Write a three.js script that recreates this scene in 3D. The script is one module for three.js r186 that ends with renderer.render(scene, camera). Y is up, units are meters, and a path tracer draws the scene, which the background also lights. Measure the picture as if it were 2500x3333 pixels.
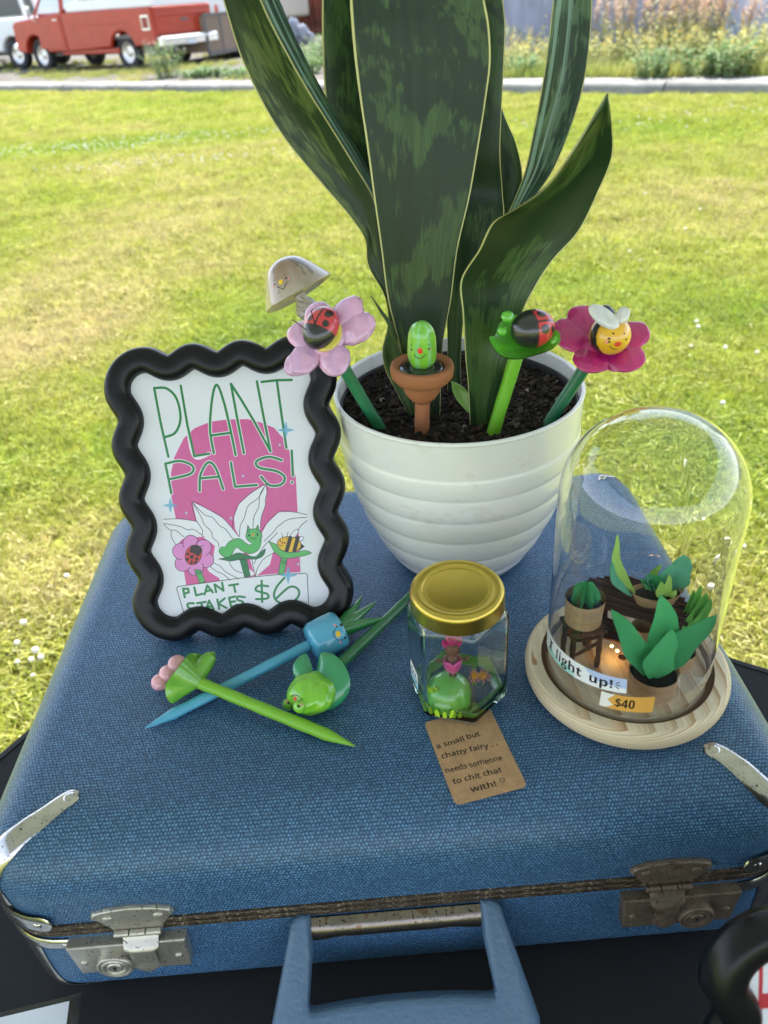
import * as THREE from 'three';
import { mergeGeometries, mergeVertices, toCreasedNormals } from 'three/addons/utils/BufferGeometryUtils.js';
import { RoundedBoxGeometry } from 'three/addons/geometries/RoundedBoxGeometry.js';

// ------------------------------------------------------------------ camera, sky, sun, exposure
const TOP = 0.913;                       // top of the suitcase lid above the lawn
const EYE = new THREE.Vector3(0, TOP + 0.42, 0);
const FPX = 2500, PITCH = Math.atan2(1692, FPX), ROLL = THREE.MathUtils.degToRad(4.26);
const camF = new THREE.Vector3(0, -Math.sin(PITCH), -Math.cos(PITCH));
const lvlU = new THREE.Vector3(0, Math.cos(PITCH), -Math.sin(PITCH));
const lvlR = new THREE.Vector3(1, 0, 0);
const scene = new THREE.Scene();
const camera = new THREE.PerspectiveCamera(2 * Math.atan(1666.5 / FPX) * 180 / Math.PI, 768 / 1024, 0.02, 900);
{
  const c = Math.cos(ROLL), s = Math.sin(ROLL);
  const right = lvlR.clone().multiplyScalar(c).addScaledVector(lvlU, -s);
  const up = lvlR.clone().multiplyScalar(s).addScaledVector(lvlU, c);
  const m = new THREE.Matrix4().makeBasis(right, up, camF.clone().negate());
  camera.quaternion.setFromRotationMatrix(m);
  camera.position.copy(EYE);
}
camera.focus = 0.62;
camera.userData.fStop = 8.5;
scene.add(camera);

function skyTexture() {                  // clear summer sky: deeper overhead, pale and bright near the horizon
  const w = 256, h = 128, d = new Float32Array(w * h * 4);
  for (let j = 0; j < h; j++) for (let i = 0; i < w; i++) {
    const el = ((j + 0.5) / h - 0.5) * Math.PI, s = Math.max(0, Math.sin(el));
    const k = Math.pow(1 - s, 3), o = (j * w + i) * 4;
    d[o] = 0.20 + 0.62 * k; d[o + 1] = 0.28 + 0.60 * k; d[o + 2] = 0.44 + 0.52 * k; d[o + 3] = 1;
  }
  const t = new THREE.DataTexture(d, w, h, THREE.RGBAFormat, THREE.FloatType);
  t.mapping = THREE.EquirectangularReflectionMapping; t.magFilter = THREE.LinearFilter; t.minFilter = THREE.LinearFilter; t.needsUpdate = true;
  return t;
}
scene.background = skyTexture();
scene.environment = scene.background;

const sun = new THREE.DirectionalLight(new THREE.Color().setRGB(1, 0.95, 0.86), 4.1);
sun.position.set(2.6, 17.3, -9.6); sun.target.position.set(0, 0, 0);
sun.castShadow = true; sun.shadow.mapSize.set(4096, 4096); sun.shadow.radius = 1;
Object.assign(sun.shadow.camera, { left: -32, right: 32, top: 40, bottom: -40, near: 0.5, far: 90 });
scene.add(sun, sun.target);

const renderer = new THREE.WebGLRenderer({ antialias: true });
renderer.setSize(768, 1024);
renderer.shadowMap.enabled = true;
renderer.toneMapping = THREE.LinearToneMapping;
renderer.toneMappingExposure = 4.05;

// ------------------------------------------------------------------ helpers
const V3 = (x, y, z) => new THREE.Vector3(x, y, z);
const PI = Math.PI, sin = Math.sin, cos = Math.cos;
function mulberry(a) { return () => { a |= 0; a = a + 0x6D2B79F5 | 0; let t = Math.imul(a ^ a >>> 15, 1 | a); t = t + Math.imul(t ^ t >>> 7, 61 | t) ^ t; return ((t ^ t >>> 14) >>> 0) / 4294967296; }; }
const rnd = mulberry(12345);
const rr = (a, b) => a + (b - a) * rnd();
const clamp = (x, a = 0, b = 1) => Math.min(b, Math.max(a, x));
const lerp = (a, b, t) => a + (b - a) * t;
const smooth = (a, b, x) => { const t = clamp((x - a) / (b - a)); return t * t * (3 - 2 * t); };
function hash2(i, j, s = 0) { let h = (i * 374761393 + j * 668265263 + s * 2147483647) | 0; h = Math.imul(h ^ h >>> 13, 1274126177); h ^= h >>> 16; return (h >>> 0) / 4294967296; }
function vnoise(x, y, s = 0) { const i = Math.floor(x), j = Math.floor(y); let u = x - i, v = y - j; u = u * u * (3 - 2 * u); v = v * v * (3 - 2 * v); return lerp(lerp(hash2(i, j, s), hash2(i + 1, j, s), u), lerp(hash2(i, j + 1, s), hash2(i + 1, j + 1, s), u), v); }
function fbm(x, y, o = 4, s = 0) { let a = 0, k = 0.5, n = 0; for (let i = 0; i < o; i++) { a += k * vnoise(x, y, s + i); n += k; x *= 2.03; y *= 2.03; k *= 0.5; } return a / n; }
function tnoise(x, y, px, py, s = 0) { const i = Math.floor(x), j = Math.floor(y); let u = x - i, v = y - j; u = u * u * (3 - 2 * u); v = v * v * (3 - 2 * v); const W = (a, n) => ((a % n) + n) % n; const H = (a, b) => hash2(W(a, px), W(b, py), s); return lerp(lerp(H(i, j), H(i + 1, j), u), lerp(H(i, j + 1), H(i + 1, j + 1), u), v); }
function tfbm(x, y, px, py, o = 4, s = 0) { let a = 0, k = 0.5, n = 0; for (let i = 0; i < o; i++) { a += k * tnoise(x, y, px, py, s + i); n += k; x *= 2; y *= 2; px *= 2; py *= 2; k *= 0.5; } return a / n; }
// a pixel of the photograph gives a direction; the distance comes from the surface it lies on
function ray(px, py) { const u = px - 1250, v = 1666.5 - py, c = Math.cos(ROLL), s = Math.sin(ROLL); return camF.clone().multiplyScalar(FPX).addScaledVector(lvlR, u * c + v * s).addScaledVector(lvlU, -u * s + v * c); }
function onY(px, py, y) { const r = ray(px, py); return r.multiplyScalar((y - EYE.y) / r.y).add(EYE); }
function onZ(px, py, z) { const r = ray(px, py); return r.multiplyScalar((z - EYE.z) / r.z).add(EYE); }
function onPlane(px, py, p, n) { const r = ray(px, py); const t = p.clone().sub(EYE).dot(n) / r.dot(n); return r.multiplyScalar(t).add(EYE); }
const taken = {};
function numbered(n) { taken[n] = (taken[n] || 0) + 1; return taken[n] === 1 ? n : n + '_' + String(taken[n] - 1).padStart(3, '0'); }
function tag(o, label, category, group, kind) { o.userData.label = label; o.userData.category = category; if (group) o.userData.group = group; if (kind) o.userData.kind = kind; return o; }
function thing(name, label, category, pos, group) { const o = new THREE.Group(); o.name = numbered(name); if (pos) o.position.copy(pos); tag(o, label, category, group); scene.add(o); return o; }
function brushed(g) { const p = g.attributes.position, c = new Float32Array(p.count * 3); for (let i = 0; i < p.count; i++) { const x = p.getX(i), y = p.getY(i), z = p.getZ(i), k = 0.80 + 0.40 * fbm(x * 420 + 3, y * 420 + z * 260, 3, 77), h = fbm(x * 160, z * 160 + y * 120, 2, 79) - 0.5; c[i * 3] = k * (1 + 0.16 * h); c[i * 3 + 1] = k; c[i * 3 + 2] = k * (1 - 0.16 * h); } g.setAttribute('color', new THREE.Float32BufferAttribute(c, 3)); return g; }   // uneven brush coats of paint
function part(name, geo, mat, parent) { if (mat.vertexColors && !geo.attributes.color) brushed(geo); const m = new THREE.Mesh(geo, mat); m.name = name; m.castShadow = m.receiveShadow = true; parent.add(m); return m; }
function single(name, geo, mat, label, category, group) { const m = new THREE.Mesh(geo, mat); m.name = numbered(name); m.castShadow = m.receiveShadow = true; tag(m, label, category, group); scene.add(m); return m; }
function struct(name, geo, mat) { const m = new THREE.Mesh(geo, mat); m.name = name; m.userData.kind = 'structure'; m.castShadow = m.receiveShadow = true; scene.add(m); return m; }
function inWorld(g, group) { return g.clone().translate(-group.position.x, -group.position.y, -group.position.z); }
const RGB = (r, g, b) => new THREE.Color().setRGB(r, g, b);
const HEX = (h) => new THREE.Color(h);
function std(color, roughness = 0.6, extra = {}) { return new THREE.MeshStandardMaterial({ color, roughness, metalness: 0, ...extra }); }
function phys(color, roughness = 0.4, extra = {}) { return new THREE.MeshPhysicalMaterial({ color, roughness, metalness: 0, ...extra }); }
function canvasTex(w, h, draw, srgb = true) { const c = document.createElement('canvas'); c.width = w; c.height = h; draw(c.getContext('2d'), w, h); const t = new THREE.CanvasTexture(c); if (srgb) t.colorSpace = THREE.SRGBColorSpace; t.wrapS = t.wrapT = THREE.RepeatWrapping; t.anisotropy = 8; return t; }
function dataTex(w, h, fn, srgb = true) {   // fn(x, y) -> [r, g, b] 0..255 or a grey value
  const d = new Uint8Array(w * h * 4);
  for (let j = 0; j < h; j++) for (let i = 0; i < w; i++) { const c = fn(i, j), o = (j * w + i) * 4; if (typeof c === 'number') d[o] = d[o + 1] = d[o + 2] = clamp(c, 0, 255); else { d[o] = clamp(c[0], 0, 255); d[o + 1] = clamp(c[1], 0, 255); d[o + 2] = clamp(c[2], 0, 255); } d[o + 3] = 255; }
  const t = new THREE.DataTexture(d, w, h); t.magFilter = THREE.LinearFilter; t.minFilter = THREE.LinearMipmapLinearFilter; t.generateMipmaps = true; t.wrapS = t.wrapT = THREE.RepeatWrapping; if (srgb) t.colorSpace = THREE.SRGBColorSpace; t.needsUpdate = true; return t;
}
// grid surface: fn(u, v) -> Vector3 ; closeU joins the ends
function surf(nu, nv, fn, { flip = false, uv = null, color = null } = {}) {
  const pos = [], uvs = [], idx = [], col = [];
  for (let j = 0; j <= nv; j++) for (let i = 0; i <= nu; i++) {
    const u = i / nu, v = j / nv, p = fn(u, v); pos.push(p.x, p.y, p.z);
    const t = uv ? uv(u, v, p) : [u, v]; uvs.push(t[0], t[1]);
    if (color) { const c = color(u, v, p); col.push(c[0], c[1], c[2]); }
  }
  for (let j = 0; j < nv; j++) for (let i = 0; i < nu; i++) { const a = j * (nu + 1) + i, b = a + 1, c = a + nu + 1, d = c + 1; if (flip) idx.push(a, c, b, b, c, d); else idx.push(a, b, c, b, d, c); }
  const g = new THREE.BufferGeometry(); g.setAttribute('position', new THREE.Float32BufferAttribute(pos, 3)); g.setAttribute('uv', new THREE.Float32BufferAttribute(uvs, 2));
  if (color) g.setAttribute('color', new THREE.Float32BufferAttribute(col, 3));
  g.setIndex(idx); g.computeVertexNormals(); return g;
}
// tube of changing radius along points, closed ends; squash flattens the section along y of its frame
function tube(pts, radii, { n = 12, rows = 0, caps = true, tension = 0.5, uvScale = 1, facet = 0 } = {}) {
  const curve = new THREE.CatmullRomCurve3(pts, false, 'catmullrom', tension);
  const R = rows || (pts.length - 1) * 8;
  const fr = curve.computeFrenetFrames(R, false), L = curve.getLength();
  const pos = [], uvs = [], idx = [], rad = (t) => { if (typeof radii === 'function') return radii(t); if (typeof radii === 'number') return radii; const f = t * (radii.length - 1), i = Math.min(radii.length - 2, Math.floor(f)); return lerp(radii[i], radii[i + 1], f - i); };
  for (let j = 0; j <= R; j++) {
    const t = j / R, p = curve.getPoint(t), r = rad(t), N = fr.normals[j], B = fr.binormals[j];
    for (let i = 0; i <= n; i++) { const a = i / n * 2 * PI; const q = p.clone().addScaledVector(N, cos(a) * r).addScaledVector(B, sin(a) * r); pos.push(q.x, q.y, q.z); uvs.push(i / n * uvScale, t * L * uvScale); }
  }
  for (let j = 0; j < R; j++) for (let i = 0; i < n; i++) { const a = j * (n + 1) + i, b = a + 1, c = a + n + 1, d = c + 1; idx.push(a, b, c, b, d, c); }
  if (caps) for (const j of [0, R]) { const p = curve.getPoint(j / R), k = pos.length / 3; pos.push(p.x, p.y, p.z); uvs.push(0, 0); for (let i = 0; i < n; i++) { const a = j * (n + 1) + i; if (j === 0) idx.push(k, a + 1, a); else idx.push(k, a, a + 1); } }
  const g = new THREE.BufferGeometry(); g.setAttribute('position', new THREE.Float32BufferAttribute(pos, 3)); g.setAttribute('uv', new THREE.Float32BufferAttribute(uvs, 2)); g.setIndex(idx); g.computeVertexNormals(); return g;
}
function lathe(profile, n = 64) { return new THREE.LatheGeometry(profile.map(([r, y]) => new THREE.Vector2(Math.max(r, 1e-5), y)), n); }
function box(w, h, d, x = 0, y = 0, z = 0, r = 0) { const g = r > 0 ? new RoundedBoxGeometry(w, h, d, 3, r) : new THREE.BoxGeometry(w, h, d); return g.translate(x, y, z); }
function merge(list) { const l = list.map(g => { const k = g.index ? g.toNonIndexed() : g; for (const n of Object.keys(k.attributes)) if (!['position', 'normal', 'uv', 'color'].includes(n)) k.deleteAttribute(n); if (!k.attributes.uv) k.setAttribute('uv', new THREE.Float32BufferAttribute(new Float32Array(k.attributes.position.count * 2), 2)); return k; }); return mergeGeometries(l, false); }
function outward(g) { const p = g.attributes.position, id = g.index; let v = 0; const a = V3(), b = V3(), c = V3(), n = id ? id.count : p.count, at = (i) => id ? id.getX(i) : i; for (let i = 0; i < n; i += 3) { a.fromBufferAttribute(p, at(i)); b.fromBufferAttribute(p, at(i + 1)); c.fromBufferAttribute(p, at(i + 2)); v += a.dot(b.cross(c)); } if (v < 0 && id) { for (let i = 0; i < n; i += 3) { const t = id.getX(i); id.setX(i, id.getX(i + 2)); id.setX(i + 2, t); } g.computeVertexNormals(); } return g; }   // closed shapes face out
function basis(x, y, z, o) { return new THREE.Matrix4().makeBasis(x, y, z).setPosition(o); }
function frameFrom(up, hint) { const y = up.clone().normalize(), x = new THREE.Vector3().crossVectors(hint, y).normalize(), z = new THREE.Vector3().crossVectors(x, y).normalize(); return { x, y, z }; }
// a blob: sphere directions pushed by fn(dir) -> radius vector
function blob(fn, nu = 40, nv = 28, color = null) { return surf(nu, nv, (u, v) => { const a = u * 2 * PI, b = v * PI; return fn(V3(sin(b) * cos(a), cos(b), sin(b) * sin(a))); }, { color: color ? (u, v) => { const a = u * 2 * PI, b = v * PI; return color(V3(sin(b) * cos(a), cos(b), sin(b) * sin(a))); } : null }); }
// closed-grid blobs get welded normals along their seam
function weld(g) { const k = g.clone(); k.deleteAttribute('normal'); if (k.attributes.uv) k.deleteAttribute('uv'); const m = mergeVertices(k, 1e-6); outward(m); m.computeVertexNormals(); m.setAttribute('uv', new THREE.Float32BufferAttribute(new Float32Array(m.attributes.position.count * 2), 2)); return m; }
// ------------------------------------------------------------------ the ground
const LOT = 0.12;                                        // the gravel lot lies a kerb's height above the lawn
const k0 = onY(0, 303, 0), k1 = onY(2500, 316, 0);
const kDir = k1.clone().sub(k0).setY(0).normalize();     // runs along the kerb, towards the right
const kN = V3(kDir.z, 0, -kDir.x);                       // away from the camera
const kOrg = k0.clone().setY(0);
const kp = (s, d, y = 0) => kOrg.clone().addScaledVector(kDir, s).addScaledVector(kN, d).setY(y);

const grassPatches = [   // photo pixel, radius along and across in metres, kind (1 straw, -1 lush)
  [200, 900, 1.2, 0.9, 1], [420, 760, 1.3, 0.8, 0.6], [60, 1150, 0.7, 0.5, 1], [330, 1080, 0.5, 0.4, 0.7], [200, 1980, 0.22, 0.3, 0.95], [120, 1750, 0.25, 0.2, 0.55], [560, 690, 1.4, 0.6, 0.5], [2150, 720, 1.2, 0.6, 0.35],
  [150, 500, 1.9, 0.7, -0.9], [480, 470, 1.5, 0.5, -0.8], [800, 1030, 0.6, 0.35, -0.9], [700, 1140, 0.5, 0.3, -0.8], [2380, 1050, 0.6, 0.5, -0.7], [2400, 1500, 0.35, 0.5, -0.8], [60, 800, 0.4, 0.3, -0.4], [120, 2200, 0.2, 0.2, -0.5], [2350, 420, 2.0, 0.6, -0.4], [250, 1450, 0.4, 0.3, -0.3], [1700, 1000, 0.8, 0.5, -0.4],
].map(([px, py, a, b, k]) => ({ p: onY(px, py, 0), a, b, k }));
function dryness(x, z) {
  let d = (fbm(x * 0.35 + 7, z * 0.35, 3, 3) - 0.5) * 0.6 + (fbm(x * 2.1, z * 2.1, 3, 9) - 0.5) * 0.45;
  for (const q of grassPatches) { const u = (x - q.p.x) / q.a, v = (z - q.p.z) / q.b; d += q.k * 0.36 * Math.exp(-(u * u + v * v)); }
  return d;
}
function grassColor(x, z, out, j) {
  const d = dryness(x, z) + (j - 0.5) * 0.62, t = clamp(d * 0.85 + 0.46);
  const A = [0.215, 0.335, 0.032], B = [0.375, 0.40, 0.050], C = [0.54, 0.45, 0.21];
  const L = (a, b, k) => [lerp(a[0], b[0], k), lerp(a[1], b[1], k), lerp(a[2], b[2], k)];
  const c = t < 0.5 ? L(A, B, t * 2) : L(B, C, (t - 0.5) * 2), s = 0.66 + 0.68 * ((j * 7.31) % 1);
  return out.setRGB(c[0] * s, c[1] * s, c[2] * s);
}
const soilTex = dataTex(512, 512, (i, j) => { const n = tfbm(i / 16, j / 16, 32, 32, 5, 1), m = tfbm(i / 64, j / 64, 8, 8, 3, 6); const k = 0.5 + n * 0.9; return [112 * k + 20 * m, 122 * k + 14 * m, 46 * k]; });
soilTex.repeat.set(1, 1);
{
  const g = new THREE.PlaneGeometry(700, 700, 1, 1).rotateX(-PI / 2); const uv = g.attributes.uv; for (let i = 0; i < uv.count; i++) uv.setXY(i, uv.getX(i) * 700 / 0.9, uv.getY(i) * 700 / 0.9);
  struct('lawn', g, std(RGB(1, 1, 1), 1, { map: soilTex }));
}
{ // gravel lot behind the kerb
  const tex = dataTex(512, 512, (i, j) => { const n = tfbm(i / 6, j / 6, 85, 85, 3, 21), m = tfbm(i / 64, j / 64, 8, 8, 4, 22), k = 0.62 + 0.42 * n + 0.3 * (m - 0.5); return [186 * k, 178 * k, 164 * k]; });
  const W = 140, D = 90, g = surf(2, 2, (u, v) => kp(lerp(-70, 70, u) + 8, lerp(0.6, D, v), LOT), { uv: (u, v) => [u * W / 2.2, v * D / 2.2] });
  struct('gravel_lot', g, std(RGB(0.31, 0.31, 0.31), 1, { map: tex, bumpMap: tex, bumpScale: 0.02 }));
}
const concreteTex = dataTex(512, 512, (i, j) => { const n = tfbm(i / 4, j / 4, 128, 128, 3, 31), m = tfbm(i / 90, j / 90, 6, 6, 4, 32), k = 0.74 + 0.18 * n + 0.34 * (m - 0.5); return [205 * k, 202 * k, 194 * k]; });
{ // kerb: rounded concrete edge, cast in lengths with open joints
  const m = std(RGB(0.46, 0.46, 0.46), 0.95, { map: concreteTex, bumpMap: concreteTex, bumpScale: 0.006 });
  const o = new THREE.Group(); o.name = 'kerb'; o.userData.kind = 'structure'; scene.add(o);
  const prof = [[-0.02, -0.05], [0, 0.09], [0.02, 0.125], [0.06, 0.148], [0.12, 0.152], [0.62, 0.15], [0.64, 0.135], [0.64, -0.05]];
  for (let s = -10; s < 40; s += 3.05) {
    const dy = rr(-0.006, 0.006), g = surf(14, prof.length - 1, (u, v) => { const q = prof[Math.round(v * (prof.length - 1))]; const ss = s + u * 3.03; return kp(ss, q[0] + 0.012 * (fbm(ss * 0.8, 3) - 0.5), q[1] + dy + 0.008 * (fbm(ss * 2.2, v * 4, 3, 5) - 0.5)); }, { uv: (u, v) => [u * 3 / 1.4, v * 0.9 / 1.4] });
    part('kerb_length', g, m, o);
  }
}
// ------------------------------------------------------------------ grass, as blades
function bladeTuft(n, h, spread, lean, w, seed) {
  const r = mulberry(seed), pos = [], idx = [];
  for (let b = 0; b < n; b++) {
    const a = r() * 2 * PI, d = spread * Math.sqrt(r()), x = cos(a) * d, z = sin(a) * d, f = r() * 2 * PI, hh = h * (0.55 + 0.6 * r()), l = lean * (0.3 + r()), ww = w * (0.7 + 0.6 * r()), t = r() * PI;
    const sx = cos(t) * ww / 2, sz = sin(t) * ww / 2, k = pos.length / 3;
    pos.push(x - sx, -0.004, z - sz, x + sx, -0.004, z + sz);
    const mx = x + cos(f) * l * hh * 0.35, mz = z + sin(f) * l * hh * 0.35; pos.push(mx - sx * 0.8, hh * 0.6, mz - sz * 0.8, mx + sx * 0.8, hh * 0.6, mz + sz * 0.8);
    pos.push(x + cos(f) * l * hh, hh * (1 - 0.25 * l), z + sin(f) * l * hh);
    idx.push(k, k + 1, k + 2, k + 1, k + 3, k + 2, k + 2, k + 3, k + 4);
  }
  const g = new THREE.BufferGeometry(); g.setAttribute('position', new THREE.Float32BufferAttribute(pos, 3)); g.setIndex(idx); g.computeVertexNormals(); g.setAttribute('uv', new THREE.Float32BufferAttribute(new Float32Array(pos.length / 3 * 2), 2)); return g;
}
const bladeMat = new THREE.MeshPhysicalMaterial({ color: 0xffffff, roughness: 0.95, transmission: 0.38, thickness: 0, side: THREE.DoubleSide, specularIntensity: 0.5 });
function inView(x, z, y, m) { const p = V3(x, y, z).sub(EYE), d = p.dot(camF); if (d < 0.05) return false; const u2 = p.dot(lvlR) / d * FPX, v2 = p.dot(lvlU) / d * FPX, c = Math.cos(ROLL), s = Math.sin(ROLL), u = u2 * c - v2 * s, v = u2 * s + v2 * c; return Math.abs(u) < 1250 + m && v > -1700 && v < 1700 + m; }
{
  const bands = [ // from, to (metres from the camera), tufts per square metre, tuft scale
    [0.75, 2.2, 3400, 0.85], [2.2, 4, 2400, 0.95], [4, 7, 1300, 1.1], [7, 12, 650, 1.4], [12, 24, 250, 1.9]];
  const spots = [];
  const r = mulberry(77);
  for (const [a, b, dens, sc] of bands) {
    const half = b * 0.95 + 0.6, n = Math.round(dens * 2 * half * (b - a));
    for (let i = 0; i < n; i++) {
      const x = (r() * 2 - 1) * half, z = -lerp(a, b, r());
      if (!inView(x, z, 0, 230)) continue;
      const d = V3(x, 0, z).sub(kOrg).dot(kN); if (d > -0.03) continue;
      const grow = 0.75 + 0.6 * vnoise(x * 3.1, z * 3.1, 41) - 0.25 * clamp(dryness(x, z));
      spots.push([x, z, sc * (0.8 + 0.5 * r()) * grow, r() * 2 * PI, r(), sc]);
    }
  }
  const kinds = [bladeTuft(11, 0.055, 0.030, 0.75, 0.0042, 5), bladeTuft(10, 0.066, 0.028, 0.95, 0.0038, 6), bladeTuft(12, 0.046, 0.034, 1.2, 0.005, 7)];
  const per = kinds.map(() => []); spots.forEach((s, i) => per[i % 3].push(s));
    const o = new THREE.Group(); o.name = 'lawn_grass'; tag(o, 'sunlit yellow green lawn grass with straw coloured dry patches', 'grass', null, 'stuff'); scene.add(o);
  const M = new THREE.Matrix4(), Q = new THREE.Quaternion(), C = new THREE.Color(), Y = V3(0, 1, 0);
  kinds.forEach((g, k) => {
    const im = new THREE.InstancedMesh(g, bladeMat, per[k].length); im.name = 'grass_blades'; im.userData.kind = 'stuff'; im.castShadow = im.receiveShadow = true;
    per[k].forEach(([x, z, s, a, j, sc], i) => { M.compose(V3(x, 0, z), Q.setFromAxisAngle(Y, a), V3(s, s * (0.85 + 0.3 * j) / Math.pow(sc, 0.45), s)); im.setMatrixAt(i, M); im.setColorAt(i, grassColor(x, z, C, j)); });
    o.add(im);
  });
  // clover heads
  const cl = []; const patches = [[170, 500, 2.2, 0.5, 190], [560, 470, 2.0, 0.5, 120], [900, 430, 2, 0.35, 90], [560, 540, 1.6, 0.25, 110], [2420, 1150, 0.5, 0.7, 8], [2450, 1700, 0.3, 0.5, 8], [2330, 1950, 0.25, 0.4, 5], [2380, 850, 0.9, 0.7, 5], [2150, 400, 2.5, 0.6, 90], [60, 2200, 0.15, 0.3, 10], [200, 360, 2.5, 0.8, 60], [1950, 700, 1, 0.6, 4]];
  for (const [px, py, a, b, n] of patches) { const c = onY(px, py, 0); for (let i = 0; i < n; i++) { const x = c.x + a * (r() + r() - 1), z = c.z + b * (r() + r() - 1) * 1.4; if (V3(x, 0, z).sub(kOrg).dot(kN) < -0.1 && !(z > -1.2)) cl.push([x, z, r()]); } }
  const fg = weld(blob(d => V3(d.x * 0.0075 * (1 + 0.16 * sin(d.y * 14 + d.x * 9)), d.y * 0.0068, d.z * 0.0075 * (1 + 0.16 * cos(d.x * 15))), 10, 7));
  const im = new THREE.InstancedMesh(fg, std(RGB(0.60, 0.58, 0.50), 0.9), cl.length); im.name = 'clover_flowers'; tag(im, 'small white clover heads dotted through the lawn', 'clover', null, 'stuff');
  cl.forEach(([x, z, q], i) => { M.compose(V3(x, 0.045 + 0.02 * q, z), Q.setFromAxisAngle(V3(1, 0, 0), q * 2), V3(1, 1, 1).multiplyScalar(0.8 + 0.5 * q)); im.setMatrixAt(i, M); });
  im.castShadow = im.receiveShadow = true; scene.add(im);
}
// ------------------------------------------------------------------ beyond the kerb
const zb = (x, y) => [0.7535 * x, 0.7535 * y], zt = (x, y) => [0.45208 * x, 0.45208 * y], zu = (x, y) => [600 + 0.36166 * x, 0.36166 * y], zw = (x, y) => [1250 + 0.7535 * x, 0.7535 * y];
const tyreM = std(RGB(0.025, 0.025, 0.026), 0.9), hubM = std(RGB(0.62, 0.6, 0.56), 0.35, { metalness: 0.8 }), darkM = std(RGB(0.13, 0.12, 0.11), 0.8), chromeM = std(RGB(0.75, 0.74, 0.72), 0.3, { metalness: 0.9 }), autoGlass = new THREE.MeshPhysicalMaterial({ color: RGB(0.75, 0.85, 0.85), roughness: 0.02, transmission: 0.85, thickness: 0, ior: 1.5, side: THREE.DoubleSide });
function wheel(o, x, z, R, face) { // face: +1 outer side towards local +z
  const w = new THREE.Group(); w.name = 'wheel'; w.position.set(x, R, z); o.add(w);
  part('tyre', lathe([[R * 0.60, -0.10], [R * 0.9, -0.115], [R * 0.985, -0.09], [R, -0.05], [R, 0.05], [R * 0.985, 0.09], [R * 0.9, 0.115], [R * 0.60, 0.10], [R * 0.58, 0], [R * 0.60, -0.10]], 40).rotateX(PI / 2), tyreM, w);
  part('rim', lathe([[0.001, 0.05], [R * 0.17, 0.055], [R * 0.2, 0.03], [R * 0.42, 0.025], [R * 0.5, 0.06], [R * 0.6, 0.085], [R * 0.62, 0.06], [R * 0.6, -0.06], [0.001, -0.06]], 32).rotateX(face * PI / 2), hubM, w);
}
function sideShape(pts, arches, R) { // outline with wheel arches cut from below; arches: x positions
  const s = new THREE.Shape(); s.moveTo(pts[0][0], pts[0][1]); for (const p of pts.slice(1)) s.lineTo(p[0], p[1]);
  // bottom edge runs from last point back to first, right to left with arches
  const yb = pts[0][1]; for (const ax of arches) { const h = R - yb, dx = Math.sqrt(Math.max(0.01, (R * 1.22) ** 2 - h * h)); s.lineTo(ax + dx, yb); s.absarc(ax, R, R * 1.22, Math.atan2(-h, dx), PI - Math.atan2(-h, dx), false); }
  s.closePath(); return s;
}
function slab(shape, w, z0, bevel = 0.04) { return new THREE.ExtrudeGeometry(shape, { depth: w - 2 * bevel, bevelEnabled: true, bevelThickness: bevel, bevelSize: bevel, bevelOffset: -bevel, bevelSegments: 4, curveSegments: 14 }).translate(0, 0, z0 + bevel); }
function vehicleFrame(pF, pR) { const x = pF.clone().sub(pR).setY(0).normalize(), z = new THREE.Vector3().crossVectors(x, V3(0, 1, 0)).normalize(); if (z.dot(V3(0, 0, 1)) < 0) z.negate(); return { x, z, q: new THREE.Quaternion().setFromRotationMatrix(new THREE.Matrix4().makeBasis(x, V3(0, 1, 0), new THREE.Vector3().crossVectors(x, V3(0, 1, 0)))) }; }
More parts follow.
